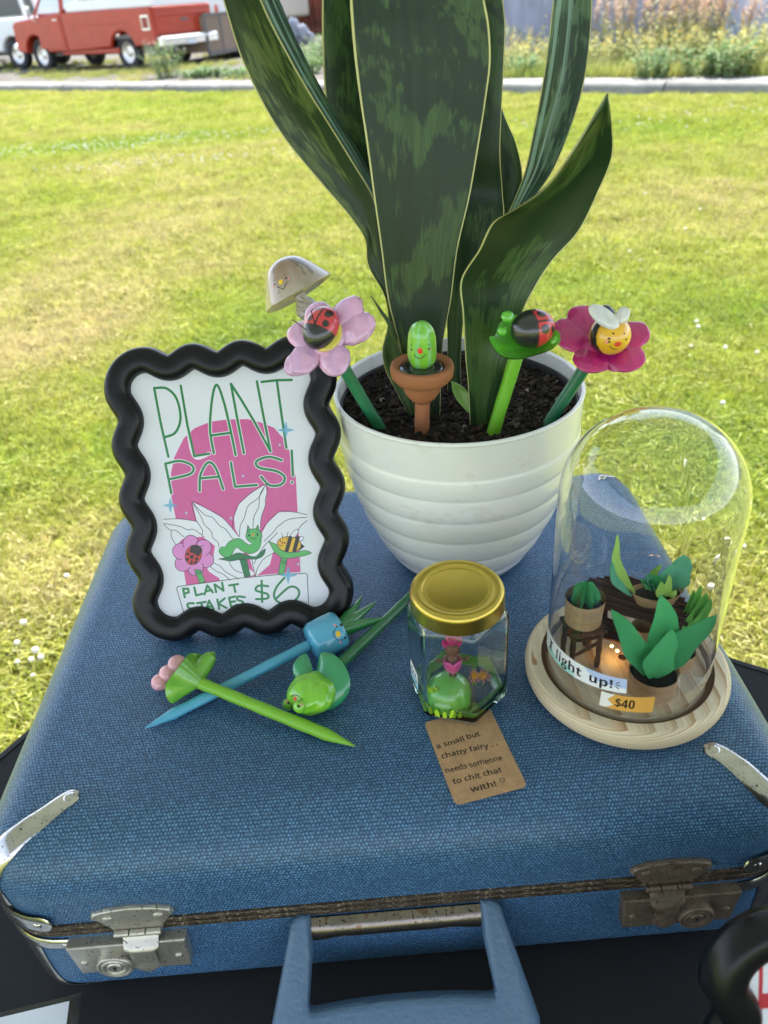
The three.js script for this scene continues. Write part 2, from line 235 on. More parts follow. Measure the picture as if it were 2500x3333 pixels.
{ // red pickup
  const pF = onY(...zt(332, 517), LOT), pR = onY(...zt(945, 506), LOT), f = vehicleFrame(pF, pR), wb = pF.distanceTo(pR), k = wb / 3.33;
  const o = thing('pickup_truck', 'faded red pickup truck with white rails along its bed parked on the gravel', 'pickup truck', pF.clone().lerp(pR, 0.5)); o.quaternion.copy(f.q); o.scale.setScalar(k);
  // local: x to the front, y up, z towards the camera's side; near wheels stand at z = 0
  const near = new THREE.Vector3().crossVectors(f.x, V3(0, 1, 0)).dot(f.z) > 0 ? 1 : -1, W = 1.98, zN = near * 0.10, R = 0.37;
  const red = phys(RGB(0.50, 0.045, 0.012), 0.45, { clearcoat: 0.12, clearcoatRoughness: 0.25, map: dataTex(256, 256, (i, j) => { const n = tfbm(i / 30, j / 30, 9, 9, 4, 801); const q = 225 + 40 * (n - 0.5); return [q, q, q]; }) });
  const white = phys(RGB(0.72, 0.72, 0.70), 0.5), Z0 = near > 0 ? -W + 0.10 : -0.10;
  const fx = 1.665, rx = -1.665;
  part('body', slab(sideShape([[0.42, 0.44], [0.40, 1.24], [0.55, 1.26], [1.0, 1.23], [2.33, 1.13], [2.45, 1.05], [2.47, 0.55], [2.42, 0.46]], [fx], R), W, Z0), red, o);
  part('rocker', box(2.15, 0.12, W - 0.12, -0.35, 0.42, Z0 + W / 2, 0.03), red, o);
  for (const s of [0, 1]) part('bed_side', slab(sideShape([[-2.78, 0.50], [-2.82, 0.7], [-2.80, 1.22], [-2.76, 1.25], [0.36, 1.25], [0.38, 1.2], [0.38, 0.44]], [rx].map(v => v), R), 0.12, s ? Z0 + W - 0.12 : Z0, 0.03), red, o);
  part('bed_floor', box(3.1, 0.06, W - 0.2, -1.2, 0.68, Z0 + W / 2), darkM, o); part('bed_front', box(0.06, 0.6, W - 0.2, 0.30, 0.95, Z0 + W / 2), red, o);
  const tg = part('tailgate', merge([box(0.08, 0.56, W - 0.16, -2.80, 0.96, Z0 + W / 2, 0.02), box(0.05, 0.06, W - 0.22, -2.842, 1.08, Z0 + W / 2, 0.02), box(0.03, 0.05, W - 0.3, -2.84, 0.74, Z0 + W / 2, 0.012)]), red, o); part('tailgate_badge', box(0.01, 0.05, 0.22, -2.847, 0.96, Z0 + W / 2), darkM, tg);
  // cab with open window frames
  const zc0 = Z0 + 0.08, zc1 = Z0 + W - 0.08, cab = [];
  cab.push(box(1.35, 0.07, W - 0.3, 0.98 - 0.22, 1.80, Z0 + W / 2, 0.03));
  for (const zz of [zc0, zc1]) { const inn = zz === zc0 ? zz + 0.12 : zz - 0.12; cab.push(tube([V3(1.52, 1.22, zz), V3(1.05, 1.80, inn)], 0.035, { n: 8 }), tube([V3(0.42, 1.22, zz), V3(0.40, 1.80, inn)], 0.055, { n: 8 }), tube([V3(1.35, 1.24, zz), V3(0.42, 1.24, zz)], 0.03, { n: 8 })); }
  cab.push(box(0.06, 0.10, W - 0.3, 0.40, 1.28, Z0 + W / 2)); part('cab', merge(cab), red, o);
  part('windscreen', surf(1, 1, (u, v) => V3(lerp(1.52, 1.05, v), lerp(1.22, 1.79, v), lerp(zc0 + 0.06 * v, zc1 - 0.06 * v, u))), autoGlass, o);
  part('rear_window', surf(1, 1, (u, v) => V3(0.40, lerp(1.3, 1.76, v), lerp(zc0 + 0.12, zc1 - 0.12, u))), autoGlass, o);
  for (const zz of [zc0, zc1]) { const inn = zz === zc0 ? zz + 0.1 : zz - 0.1; part('side_window', surf(1, 1, (u, v) => V3(lerp(0.45, lerp(1.45, 1.05, v), u), lerp(1.26, 1.77, v), lerp(zz, inn, v))), autoGlass, o); }
  const zs = near > 0 ? Z0 + W : Z0, e = near * 0.004;
  const door = part('door', slab(new THREE.Shape([[0.50, 0.52], [0.48, 1.20], [1.42, 1.20], [1.44, 0.52]].map(p => new THREE.Vector2(...p))), 0.02, near > 0 ? zs - 0.008 : zs - 0.012, 0.008), red, o); part('door_handle', box(0.16, 0.03, 0.03, 0.62, 1.12, zs + near * 0.02, 0.01), chromeM, door);
  part('side_moulding', box(1.9, 0.035, 0.012, -0.9, 0.985, zs + near * 0.003, 0.004), red, o);
  for (const s of [0, 1]) { const zz = s ? Z0 + W - 0.10 : Z0 + 0.10; part('bed_rail', box(3.0, 0.20, 0.05, -1.28, 1.36, zz, 0.01), white, o); }
  part('bed_rail', box(0.05, 0.17, W - 0.3, -2.76, 1.34, Z0 + W / 2, 0.01), white, o);
  const tl = part('tail_light', box(0.02, 0.30, 0.02, -2.62, 0.95, zs + near * 0.006), chromeM, o); part('lens', box(0.20, 0.22, 0.02, -2.60, 0.95, zs + near * 0.014, 0.006), phys(RGB(0.22, 0.01, 0.015), 0.2), tl); part('bezel', box(0.26, 0.29, 0.012, -2.60, 0.95, zs + near * 0.008, 0.004), chromeM, tl);
  const bp = part('rear_bumper', merge([box(0.16, 0.20, W - 0.12, -2.90, 0.56, Z0 + W / 2, 0.03), box(0.05, 0.05, W - 0.3, -2.99, 0.60, Z0 + W / 2, 0.015)]), chromeM, o); part('number_plate', box(0.01, 0.13, 0.30, -2.99, 0.53, Z0 + W / 2), std(RGB(0.6, 0.62, 0.66), 0.5), bp);
  part('front_bumper', box(0.14, 0.16, W, 2.55, 0.58, Z0 + W / 2, 0.04), chromeM, o);
  part('underbody', box(4.6, 0.16, W - 0.5, -0.2, 0.42, Z0 + W / 2), darkM, o);
  part('mirror', merge([box(0.05, 0.22, 0.14, 1.42, 1.32, zs + near * 0.16, 0.015), tube([V3(1.42, 1.22, zs), V3(1.42, 1.24, zs + near * 0.14)], 0.012, { n: 6 }), tube([V3(1.34, 1.08, zs), V3(1.42, 1.2, zs + near * 0.14)], 0.012, { n: 6 })]), chromeM, o);
  for (const x of [fx, rx]) { wheel(o, x, near * -0.12, R, near); wheel(o, x, near * (-W + 0.28), R, -near); }
  for (const x of [fx, rx]) part('wheel_well', new THREE.CylinderGeometry(R * 1.2, R * 1.2, 0.5, 28, 1, true, PI / 2, PI).rotateX(PI / 2).translate(x, R + 0.02, near * -0.36), red, o);
}
{ // white wagon behind it
  const pR = onY(...zt(165, 500), LOT), dir = onY(...zt(332, 526), LOT).sub(onY(...zt(945, 502), LOT)).setY(0).normalize(), f = vehicleFrame(pR.clone().add(dir), pR);
  const o = thing('wagon_car', 'white old wagon with dark windows parked behind the red pickup', 'car', pR); o.quaternion.copy(f.q);
  const near = new THREE.Vector3().crossVectors(f.x, V3(0, 1, 0)).dot(f.z) > 0 ? 1 : -1, W = 1.9, Z0 = near > 0 ? -W + 0.1 : -0.1, R = 0.36, wh = phys(RGB(0.66, 0.67, 0.68), 0.4, { clearcoat: 0.4 }), zs = near > 0 ? Z0 + W : Z0;
  part('body', slab(sideShape([[-1.25, 0.44], [-1.3, 1.1], [-1.22, 1.2], [3.2, 1.2], [4.3, 1.12], [4.35, 0.5]], [3.1, 0], R), W, Z0, 0.06), wh, o);
  part('roof', slab(new THREE.Shape([[-1.15, 1.22], [-1.0, 1.78], [-0.8, 1.86], [2.2, 1.86], [2.9, 1.22]].map(p => new THREE.Vector2(...p))), W - 0.2, Z0 + 0.1, 0.06), wh, o);
  const gl = std(RGB(0.02, 0.028, 0.03), 0.12); const win = (a, b, c, d) => part('window', slab(new THREE.Shape([[a, 1.27], [b, 1.27], [d, 1.70], [c, 1.70]].map(p => new THREE.Vector2(...p))), 0.03, near > 0 ? zs - 0.115 : zs + 0.085, 0.006), gl, o);
  win(-0.55, 0.75, -0.5, 0.75); win(-1.05, -0.72, -0.95, -0.7); win(0.9, 1.7, 0.9, 1.65);
  for (const x of [0, 3.1]) { wheel(o, x, near * -0.06, R, near); wheel(o, x, near * (-W + 0.3), R, -near); part('wheel_well', new THREE.CylinderGeometry(R * 1.2, R * 1.2, 0.4, 24, 1, true, PI / 2, PI).rotateX(PI / 2).translate(x, R, near * -0.3), wh, o); }
  part('underbody', box(4.6, 0.15, W - 0.4, 1.4, 0.42, Z0 + W / 2), darkM, o);
}
function along(name, label, cat, px0, px1, y0, depth) { // a thing standing from ground pixel px0 to px1; local x runs along its face
  const a = onY(...px0, LOT), b = onY(...px1, LOT), x = b.clone().sub(a).setY(0), L = x.length(); x.normalize(); const z = new THREE.Vector3().crossVectors(x, V3(0, 1, 0)); const o = thing(name, label, cat, a); o.quaternion.setFromRotationMatrix(new THREE.Matrix4().makeBasis(x, V3(0, 1, 0), z)); return { o, L };
}
{ // cream camper trailer
  const { o, L } = along('camper_trailer', 'cream camper trailer with round red lamps behind the red pickup', 'trailer', [255, 152], [884, 132], 0, 2);
  const cr = phys(RGB(0.50, 0.45, 0.36), 0.5, { clearcoat: 0.2 }), wh = phys(RGB(0.62, 0.61, 0.57), 0.5);
  part('shell', box(L, 2.0, 2.1, L / 2, 1.62, -1.07, 0.12), cr, o); part('skirt_panel', box(L * 0.34, 1.05, 0.03, L * 0.82, 1.16, 0.0, 0.01), wh, o); part('stripe', box(L * 0.6, 0.12, 0.02, L * 0.32, 1.5, 0.0, 0.005), std(RGB(0.6, 0.58, 0.52), 0.5), o);
  for (const [p, r] of [[[706, 34], 0.12], [[858, 9], 0.12]]) { const q = onPlane(...p, o.position, V3(0, 0, 1).applyQuaternion(o.quaternion)); o.updateMatrixWorld(); const l = o.worldToLocal(q); const lamp = part('lamp', new THREE.CylinderGeometry(r, r * 1.1, 0.05, 24).rotateX(PI / 2).scale(0.75, 1.5, 1).translate(l.x, l.y, 0.03), phys(RGB(0.5, 0.03, 0.02), 0.25, { clearcoat: 0.6 }), o); }
  for (const f of [0.3, 0.36]) wheel(o, L * f * 1.4, -0.25, 0.34, 1);
  part('window', box(1.5, 0.6, 0.03, L * 0.3, 2.0, 0.0, 0.02), std(RGB(0.03, 0.035, 0.04), 0.15), o);
}
{ // timber sided utility trailer
  const { o, L } = along('utility_trailer', 'low utility trailer with brown board sides behind the red pickup', 'trailer', [688, 206], [930, 158], 0, 1.6);
  const bd = [0, 1, 2].map(i => std(RGB(0.20 + 0.03 * i, 0.145 + 0.02 * i, 0.10 + 0.015 * i), 0.85)), n = 6, h0 = 0.20, h1 = 1.0;
  for (let k = 0; k < n; k++) part('side_board', box(L / n - 0.05, h1 - h0 - 0.06, 0.03, (k + 0.5) * L / n, (h0 + h1) / 2, 0.0), bd[k % 3], o);
  for (let k = 0; k <= n; k++) part('post', box(0.06, h1 - h0, 0.06, k * L / n, (h0 + h1) / 2, 0.0), darkM, o);
  part('rail', box(L + 0.06, 0.06, 0.07, L / 2, h1, 0.0), darkM, o); part('rail', box(L + 0.06, 0.08, 0.07, L / 2, h0, 0.0), darkM, o);
  part('deck', box(L, 0.06, 1.6, L / 2, 0.5, -0.84), darkM, o); part('end_board', box(0.03, h1 - h0 - 0.06, 1.6, 0.02, (h0 + h1) / 2, -0.84), bd[0], o); part('far_side', box(L, h1 - h0, 0.03, L / 2, (h0 + h1) / 2, -1.66), bd[1], o);
  for (const x of [0.45, 0.62]) wheel(o, L * x, -0.3, 0.3, 1);
}
{ // rusty container
  const { o, L } = along('shipping_container', 'rusty brown ribbed metal container standing behind the utility trailer', 'container', [905, 118], [1330, 96], 0, 2.4);
  const ru = std(RGB(1, 1, 1), 0.8, { map: dataTex(256, 256, (i, j) => { const n = tfbm(i / 24, j / 24, 11, 11, 4, 811), k = 0.6 + 0.8 * n; return [118 * k, 66 * k, 50 * k]; }) });
  const n = 90; part('wall', surf(n, 1, (u, v) => V3(u * L, lerp(0.1, 2.5, v), (Math.round(u * n) % 4 < 2 ? 0 : -0.09)), { uv: (u, v) => [u * L / 2, v] }), ru, o); part('shell', box(L, 2.4, 2.3, L / 2, 1.3, -1.3), ru, o); part('rail', box(L, 0.16, 0.1, L / 2, 0.12, -0.02), ru, o); part('rail', box(L, 0.14, 0.1, L / 2, 2.55, -0.02), ru, o);
  part('orange_panel', box(0.5, 1.0, 0.05, 0.25, 1.55, 0.06), std(RGB(0.5, 0.12, 0.03), 0.6), o);
}
{ // bundle wrapped in clear plastic
  const c = onY(978, 150, LOT); const o = thing('plastic_bundle', 'crumpled heap of clear plastic wrap standing beside the utility trailer', 'plastic bundle', c);
  const m = phys(RGB(0.20, 0.21, 0.24), 0.2, { clearcoat: 0.8, clearcoatRoughness: 0.1 });
  for (const [x, z, r, h, s] of [[-0.15, 0, 0.20, 0.72, 1], [0.12, 0.05, 0.19, 0.55, 2], [0.32, 0.1, 0.12, 0.34, 3]]) part('bag', toCreasedNormals(blob(q => { const n = fbm(q.x * 4 + s * 7, q.y * 4 + q.z * 3, 3, 821), k = 0.75 + 0.55 * n; return V3(x + q.x * r * k, h * 0.5 + q.y * h * 0.52 * (0.9 + 0.25 * n), z + q.z * r * k); }, 26, 18), 0.3), m, o);
}
// ------------------------------------------------------------------ grey building with a ribbed garage door, right
{
  const a = onY(1500, 128, LOT), L = 22, o = thing('metal_building', 'blue grey metal sided building with a pale garage door behind the weeds', 'building', onY(2500, 168, LOT));
  const x = kDir.clone(), z = kN.clone().negate(); o.quaternion.setFromRotationMatrix(new THREE.Matrix4().makeBasis(x, V3(0, 1, 0), new THREE.Vector3().crossVectors(x, V3(0, 1, 0))));
  o.updateMatrixWorld(); const lx = (px, py) => { const n = new THREE.Vector3().crossVectors(x, V3(0, 1, 0)); return o.worldToLocal(onPlane(px, py, o.position, n)).x; };
  const wallT = dataTex(512, 512, (i, j) => { const n = tfbm(i / 60, j / 60, 9, 9, 4, 831), m = tfbm(i / 6, j / 60, 85, 9, 3, 832), k = 0.86 + 0.2 * (n - 0.5) + 0.16 * m; return [166 * k, 168 * k, 182 * k]; });
  const wm = std(RGB(0.8, 0.8, 0.8), 0.7, { map: wallT }), xd = lx(2322, 100), xe = lx(2036, 60);
  const H = 3.6, sheet = (x0, x1) => { const n = Math.max(2, Math.round((x1 - x0) / 0.3)); return surf(n * 4, 1, (u, v) => { const xx = lerp(x0, x1, u), f = (Math.round(u * n * 4)) % 4; return V3(xx, lerp(0, H, v), f === 0 ? 0.018 : f === 1 ? 0 : f === 2 ? 0 : 0.004); }, { uv: (u, v) => [lerp(x0, x1, u) / 2.4, v * 1.5] }); };
  const xs = lx(1420, 60); part('wall_sheet', sheet(xs, xe - 0.06), wm, o); part('wall_sheet', sheet(xe + 0.06, xd - 0.09), wm, o);
  const trim = std(RGB(0.30, 0.29, 0.28), 0.7); for (const xx of [xe, xd]) part('corner_trim', box(xx === xe ? 0.12 : 0.18, H, 0.06, xx, H / 2, 0.02), trim, o);
  const door = new THREE.Group(); door.name = 'garage_door'; o.add(door); const dm = phys(RGB(0.42, 0.51, 0.66), 0.45);
  for (let k = 0; k < 10; k++) part('door_slat', merge([box(5.2, 0.255, 0.05, xd + 2.7, 0.14 + k * 0.26, -0.02, 0.012), box(5.2, 0.02, 0.03, xd + 2.7, 0.27 + k * 0.26, -0.03)]), dm, door);
  part('door_head', box(5.4, H - 2.65, 0.06, xd + 2.7, (H + 2.65) / 2, 0), wm, o); part('body', box(xd + 7 - xs, H - 0.05, 6, (xd + 7 + xs) / 2, H / 2, -3.2), std(RGB(0.3, 0.31, 0.33), 0.8), o); part('plinth', box(xd - xs - 0.2, 0.12, 0.06, (xd + xs) / 2, 0.05, 0.03), trim, o);
}
// ------------------------------------------------------------------ weeds
const leafStuff = (c) => new THREE.MeshPhysicalMaterial({ color: c, roughness: 0.95, transmission: 0.35, thickness: 0, side: THREE.DoubleSide });
const weedM = { green: leafStuff(RGB(0.13, 0.24, 0.05)), lime: leafStuff(RGB(0.36, 0.38, 0.11)), dry: leafStuff(RGB(0.50, 0.39, 0.24)), seed: leafStuff(RGB(0.62, 0.44, 0.29)), yellow: leafStuff(RGB(0.75, 0.52, 0.03)), grey: leafStuff(RGB(0.24, 0.26, 0.26)), dark: leafStuff(RGB(0.045, 0.075, 0.04)) };
function flecks(n, fn, size, seed) { const r = mulberry(seed), pos = [], idx = []; for (let i = 0; i < n; i++) { const { p, up, s = 1 } = fn(r, i), a = r() * 2 * PI, t = (r() - 0.5) * 1.6, d = V3(cos(a), sin(t), sin(a)).normalize(), w = new THREE.Vector3().crossVectors(d, up || V3(0, 1, 0)).normalize(), L = size * s * (0.6 + 0.8 * r()), W = L * 0.34, k = pos.length / 3; const b = p.clone().addScaledVector(d, L), m1 = p.clone().addScaledVector(d, L * 0.5).addScaledVector(w, W), m2 = p.clone().addScaledVector(d, L * 0.5).addScaledVector(w, -W); for (const q of [p, m1, b, m2]) pos.push(q.x, q.y, q.z); idx.push(k, k + 1, k + 2, k, k + 2, k + 3); } const g = new THREE.BufferGeometry(); g.setAttribute('position', new THREE.Float32BufferAttribute(pos, 3)); g.setIndex(idx); g.computeVertexNormals(); g.setAttribute('uv', new THREE.Float32BufferAttribute(new Float32Array(pos.length / 3 * 2), 2)); return g; }
function blades(n, h, spread, lean, w, seed) { return bladeTuft(n, h, spread, lean, w, seed); }
const weedLabels = { dry: ['tall dry brown weed clump with feathery seed heads against the metal building', 'dry brown weeds'], yellow: ['bushy yellow flowering weed clump growing behind the kerb', 'yellow flowering weeds'], green: ['low leafy green weed clump behind the concrete kerb', 'green weeds'] };
function weed(px, py, kind, h, w, seed, label, group, ground = LOT) {
  const c = onY(px, py, ground), o = thing('weed_clump', label || weedLabels[kind][0], 'weeds', c, label ? group : weedLabels[kind][1]); const r = mulberry(seed);
  const stems = []; for (let i = 0; i < (kind === 'dry' ? 20 : 40); i++) { const a = r() * 2 * PI, d = w * 0.62 * Math.sqrt(r()), l = 0.25 * h; stems.push([V3(cos(a) * d * 0.5, -0.02, sin(a) * d * 0.5), V3(cos(a) * d + (r() - 0.5) * l, h * (0.65 + 0.4 * r()), sin(a) * d + (r() - 0.5) * l)]); }
  const st0 = part('stalks', merge(stems.map(([a, b]) => tube([a, a.clone().lerp(b, 0.5).add(V3(0, h * 0.06, 0)), b], [0.004, 0.003, 0.0015], { n: 4, rows: 4, caps: false }))), kind === 'dry' ? weedM.dry : weedM.lime, o);
  const on = (lo, hi) => (rr2) => { const s = stems[Math.floor(rr2() * stems.length)], t = lerp(lo, hi, rr2()); return { p: s[0].clone().lerp(s[1], t).add(V3((rr2() - 0.5) * 0.05, (rr2() - 0.5) * 0.04, (rr2() - 0.5) * 0.05)) }; };
  if (kind === 'dry') { part('leaves', flecks(520, on(0.03, 0.6), 0.06, seed + 1), weedM.lime, o); part('seed_heads', flecks(1300, on(0.66, 1.06), 0.034, seed + 2), weedM.seed, o); }
  else if (kind === 'yellow') { part('leaves', flecks(1500, on(0.02, 0.95), 0.042, seed + 1), weedM.lime, o); part('flowers', flecks(200, on(0.78, 1.08), 0.026, seed + 2), weedM.yellow, o); }
  else { part('leaves', flecks(1700, on(0.02, 1.0), 0.045, seed + 1), weedM.green, o); if (seed === 1801) part('flower_spikes', flecks(420, on(0.8, 1.1), 0.03, seed + 2), weedM.grey, o); }
  for (const c2 of o.children) c2.userData.kind = 'stuff';
  return o;
}
for (const [px, py, h, w, s] of [[2000, 200, 1.0, 0.8, 1], [2075, 195, 0.85, 0.7, 2], [2150, 205, 1.15, 0.9, 3], [2225, 200, 1.0, 0.8, 4], [2270, 190, 1.05, 0.7, 5], [2345, 195, 0.95, 0.8, 6], [2420, 190, 0.8, 0.6, 7], [1935, 185, 0.9, 0.7, 8], [2110, 180, 1.1, 0.7, 9], [2185, 180, 1.15, 0.7, 20]]) weed(px, py + 14, 'dry', h * 1.22, w, 900 + s * 13);
for (const [px, py, h, w, s] of [[1680, 215, 0.62, 0.9, 1], [1735, 225, 0.5, 0.8, 2], [1960, 235, 0.5, 0.9, 3], [2060, 230, 0.55, 0.9, 4], [2160, 235, 0.55, 0.9, 5], [2250, 225, 0.6, 0.9, 6], [2330, 235, 0.5, 0.8, 7], [2440, 225, 0.6, 0.9, 8], [2490, 235, 0.55, 0.8, 9], [1900, 240, 0.42, 0.8, 10], [2400, 250, 0.4, 0.7, 11], [1660, 240, 0.4, 0.7, 12]]) weed(px, py, 'yellow', h, w, 1200 + s * 13);
for (const [px, py, h, w, s] of [[2365, 258, 0.45, 0.6, 1], [2130, 258, 0.35, 0.6, 2], [1700, 252, 0.3, 0.6, 3], [2290, 255, 0.35, 0.6, 4], [1030, 215, 0.4, 0.8, 5], [1060, 185, 0.45, 0.8, 6], [980, 200, 0.35, 0.7, 7], [50, 222, 0.3, 0.7, 8], [640, 252, 0.16, 0.6, 9], [700, 250, 0.18, 0.6, 10], [780, 252, 0.16, 0.6, 11], [1000, 240, 0.3, 0.7, 12]]) { const near = px < 100 ? ['low green weed clump beside the wheel of the white wagon', null] : px < 850 ? ['low green weed clump on the gravel before the utility trailer', 'weeds before the utility trailer'] : px < 1200 ? ['leafy green weed clump before the rusty container and plastic heap', 'weeds before the container'] : ['low leafy green weed clump between the kerb and the metal building', 'green weeds by the building']; weed(px, py, 'green', h, w, 1500 + s * 13, near[0], near[1]); }
weed(548, 252, 'green', 0.62, 0.75, 1801, 'green weed clump with grey flower spikes beside the red pickup bumper', null);
{ // dark shrub against the wall
  const c = onY(1688, 150, LOT), o = thing('dark_shrub', 'dark rounded shrub against the blue grey wall behind the snake plant', 'shrub', c);
  part('branches', merge([0, 1, 2, 3, 4].map(i => tube([V3(0, 0, 0), V3(cos(i * 1.3) * 0.2, 0.5, sin(i * 1.3) * 0.2), V3(cos(i * 1.3) * 0.4, 1.0, sin(i * 1.3) * 0.4)], [0.03, 0.02, 0.008], { n: 6 }))), std(RGB(0.06, 0.045, 0.035), 0.9), o);
  part('foliage', flecks(4200, (r) => { const a = r() * 2 * PI, b = Math.acos(2 * r() - 1), q = Math.pow(r(), 0.4), n = 0.75 + 0.5 * vnoise(a * 2, b * 3, 5); return { p: V3(sin(b) * cos(a) * 0.62 * q * n, 0.72 + cos(b) * 0.66 * q * n, sin(b) * sin(a) * 0.62 * q * n) }; }, 0.09, 1905), weedM.dark, o);
}
{ // rough grass along the lot, too much to count
  const r = mulberry(4040), M = new THREE.Matrix4(), Q = new THREE.Quaternion(), C = new THREE.Color(), Y = V3(0, 1, 0), spots = [];
  for (let i = 0; i < 60000; i++) { const s = lerp(-8, 30, r()), d = 0.72 + 7 * Math.pow(r(), 1.2), p = kp(s, d, LOT); if (!inView(p.x, p.z, LOT, 150)) continue; const right = smooth(9.5, 12.5, s), n = fbm(p.x * 0.9, p.z * 0.9, 3, 851); const dens = right * 0.95 + (1 - right) * smooth(0.50, 0.68, n) * 0.5; if (r() > dens) continue; spots.push([p, r(), right]); }
  const im = new THREE.InstancedMesh(bladeTuft(9, 0.17, 0.07, 0.8, 0.010, 31), bladeMat, spots.length); im.name = 'verge_grass'; tag(im, 'rough sunlit grass growing along the gravel behind the kerb', 'grass', null, 'stuff'); im.castShadow = im.receiveShadow = true;
  spots.forEach(([p, j, k], i) => { M.compose(p, Q.setFromAxisAngle(Y, j * 6.28), V3(1, 1, 1).multiplyScalar((0.55 + 0.9 * j) * (0.6 + 0.5 * k))); im.setMatrixAt(i, M); const d = fbm(p.x * 0.7, p.z * 0.7, 3, 861) + (j - 0.5) * 0.5; im.setColorAt(i, C.setRGB(lerp(0.20, 0.50, d), lerp(0.32, 0.44, d), lerp(0.05, 0.14, d))); });
  scene.add(im);
}
// ------------------------------------------------------------------ canopy overhead (shades the table), folding table under a black cloth
{
  const o = thing('canopy_tent', 'grey blue pop-up canopy roof standing over the black table', 'canopy', V3(0, 0, 0.2));
  const m = new THREE.MeshPhysicalMaterial({ color: RGB(0.42, 0.45, 0.52), roughness: 1, transmission: 0.14, thickness: 0, side: THREE.DoubleSide });
  const E = 1.9, h = 2.25, top = 3.1, roof = [];
  for (let k = 0; k < 4; k++) {
    const a = [V3(-E, h, -E), V3(E, h, -E), V3(E, h, E), V3(-E, h, E)], p = a[k], q = a[(k + 1) % 4];
    roof.push(surf(10, 8, (u, v) => { const b = p.clone().lerp(q, u); const r = b.lerp(V3(0, top, 0), v * 0.999); r.y -= 0.05 * sin(v * PI) + 0.03 * sin(u * PI) * (1 - v); return r; }));
    roof.push(surf(12, 2, (u, v) => { const b = p.clone().lerp(q, u); b.y -= v * 0.22 + 0.03 * sin(u * PI) * (1 - v); return b; }));
  }
  part('roof_fabric', merge(roof), m, o);
  const steel = std(RGB(0.6, 0.6, 0.6), 0.4, { metalness: 0.7 });
  for (const sx of [-1, 1]) for (const sz of [-1, 1]) part('leg', merge([box(0.035, h, 0.035, sx * (E - 0.03), h / 2, sz * (E - 0.03), 0.004), box(0.11, 0.01, 0.11, sx * (E - 0.03), 0.005, sz * (E - 0.03), 0.002)]), steel, o);
}
const CASE_H = 0.162, TABLE = TOP - CASE_H;              // top of the cloth
const tableCorner = onY(0, 2435, TABLE), tl2 = onY(160, 2300, TABLE), tr1 = onY(2340, 2115, TABLE), tr2 = onY(2500, 2165, TABLE);
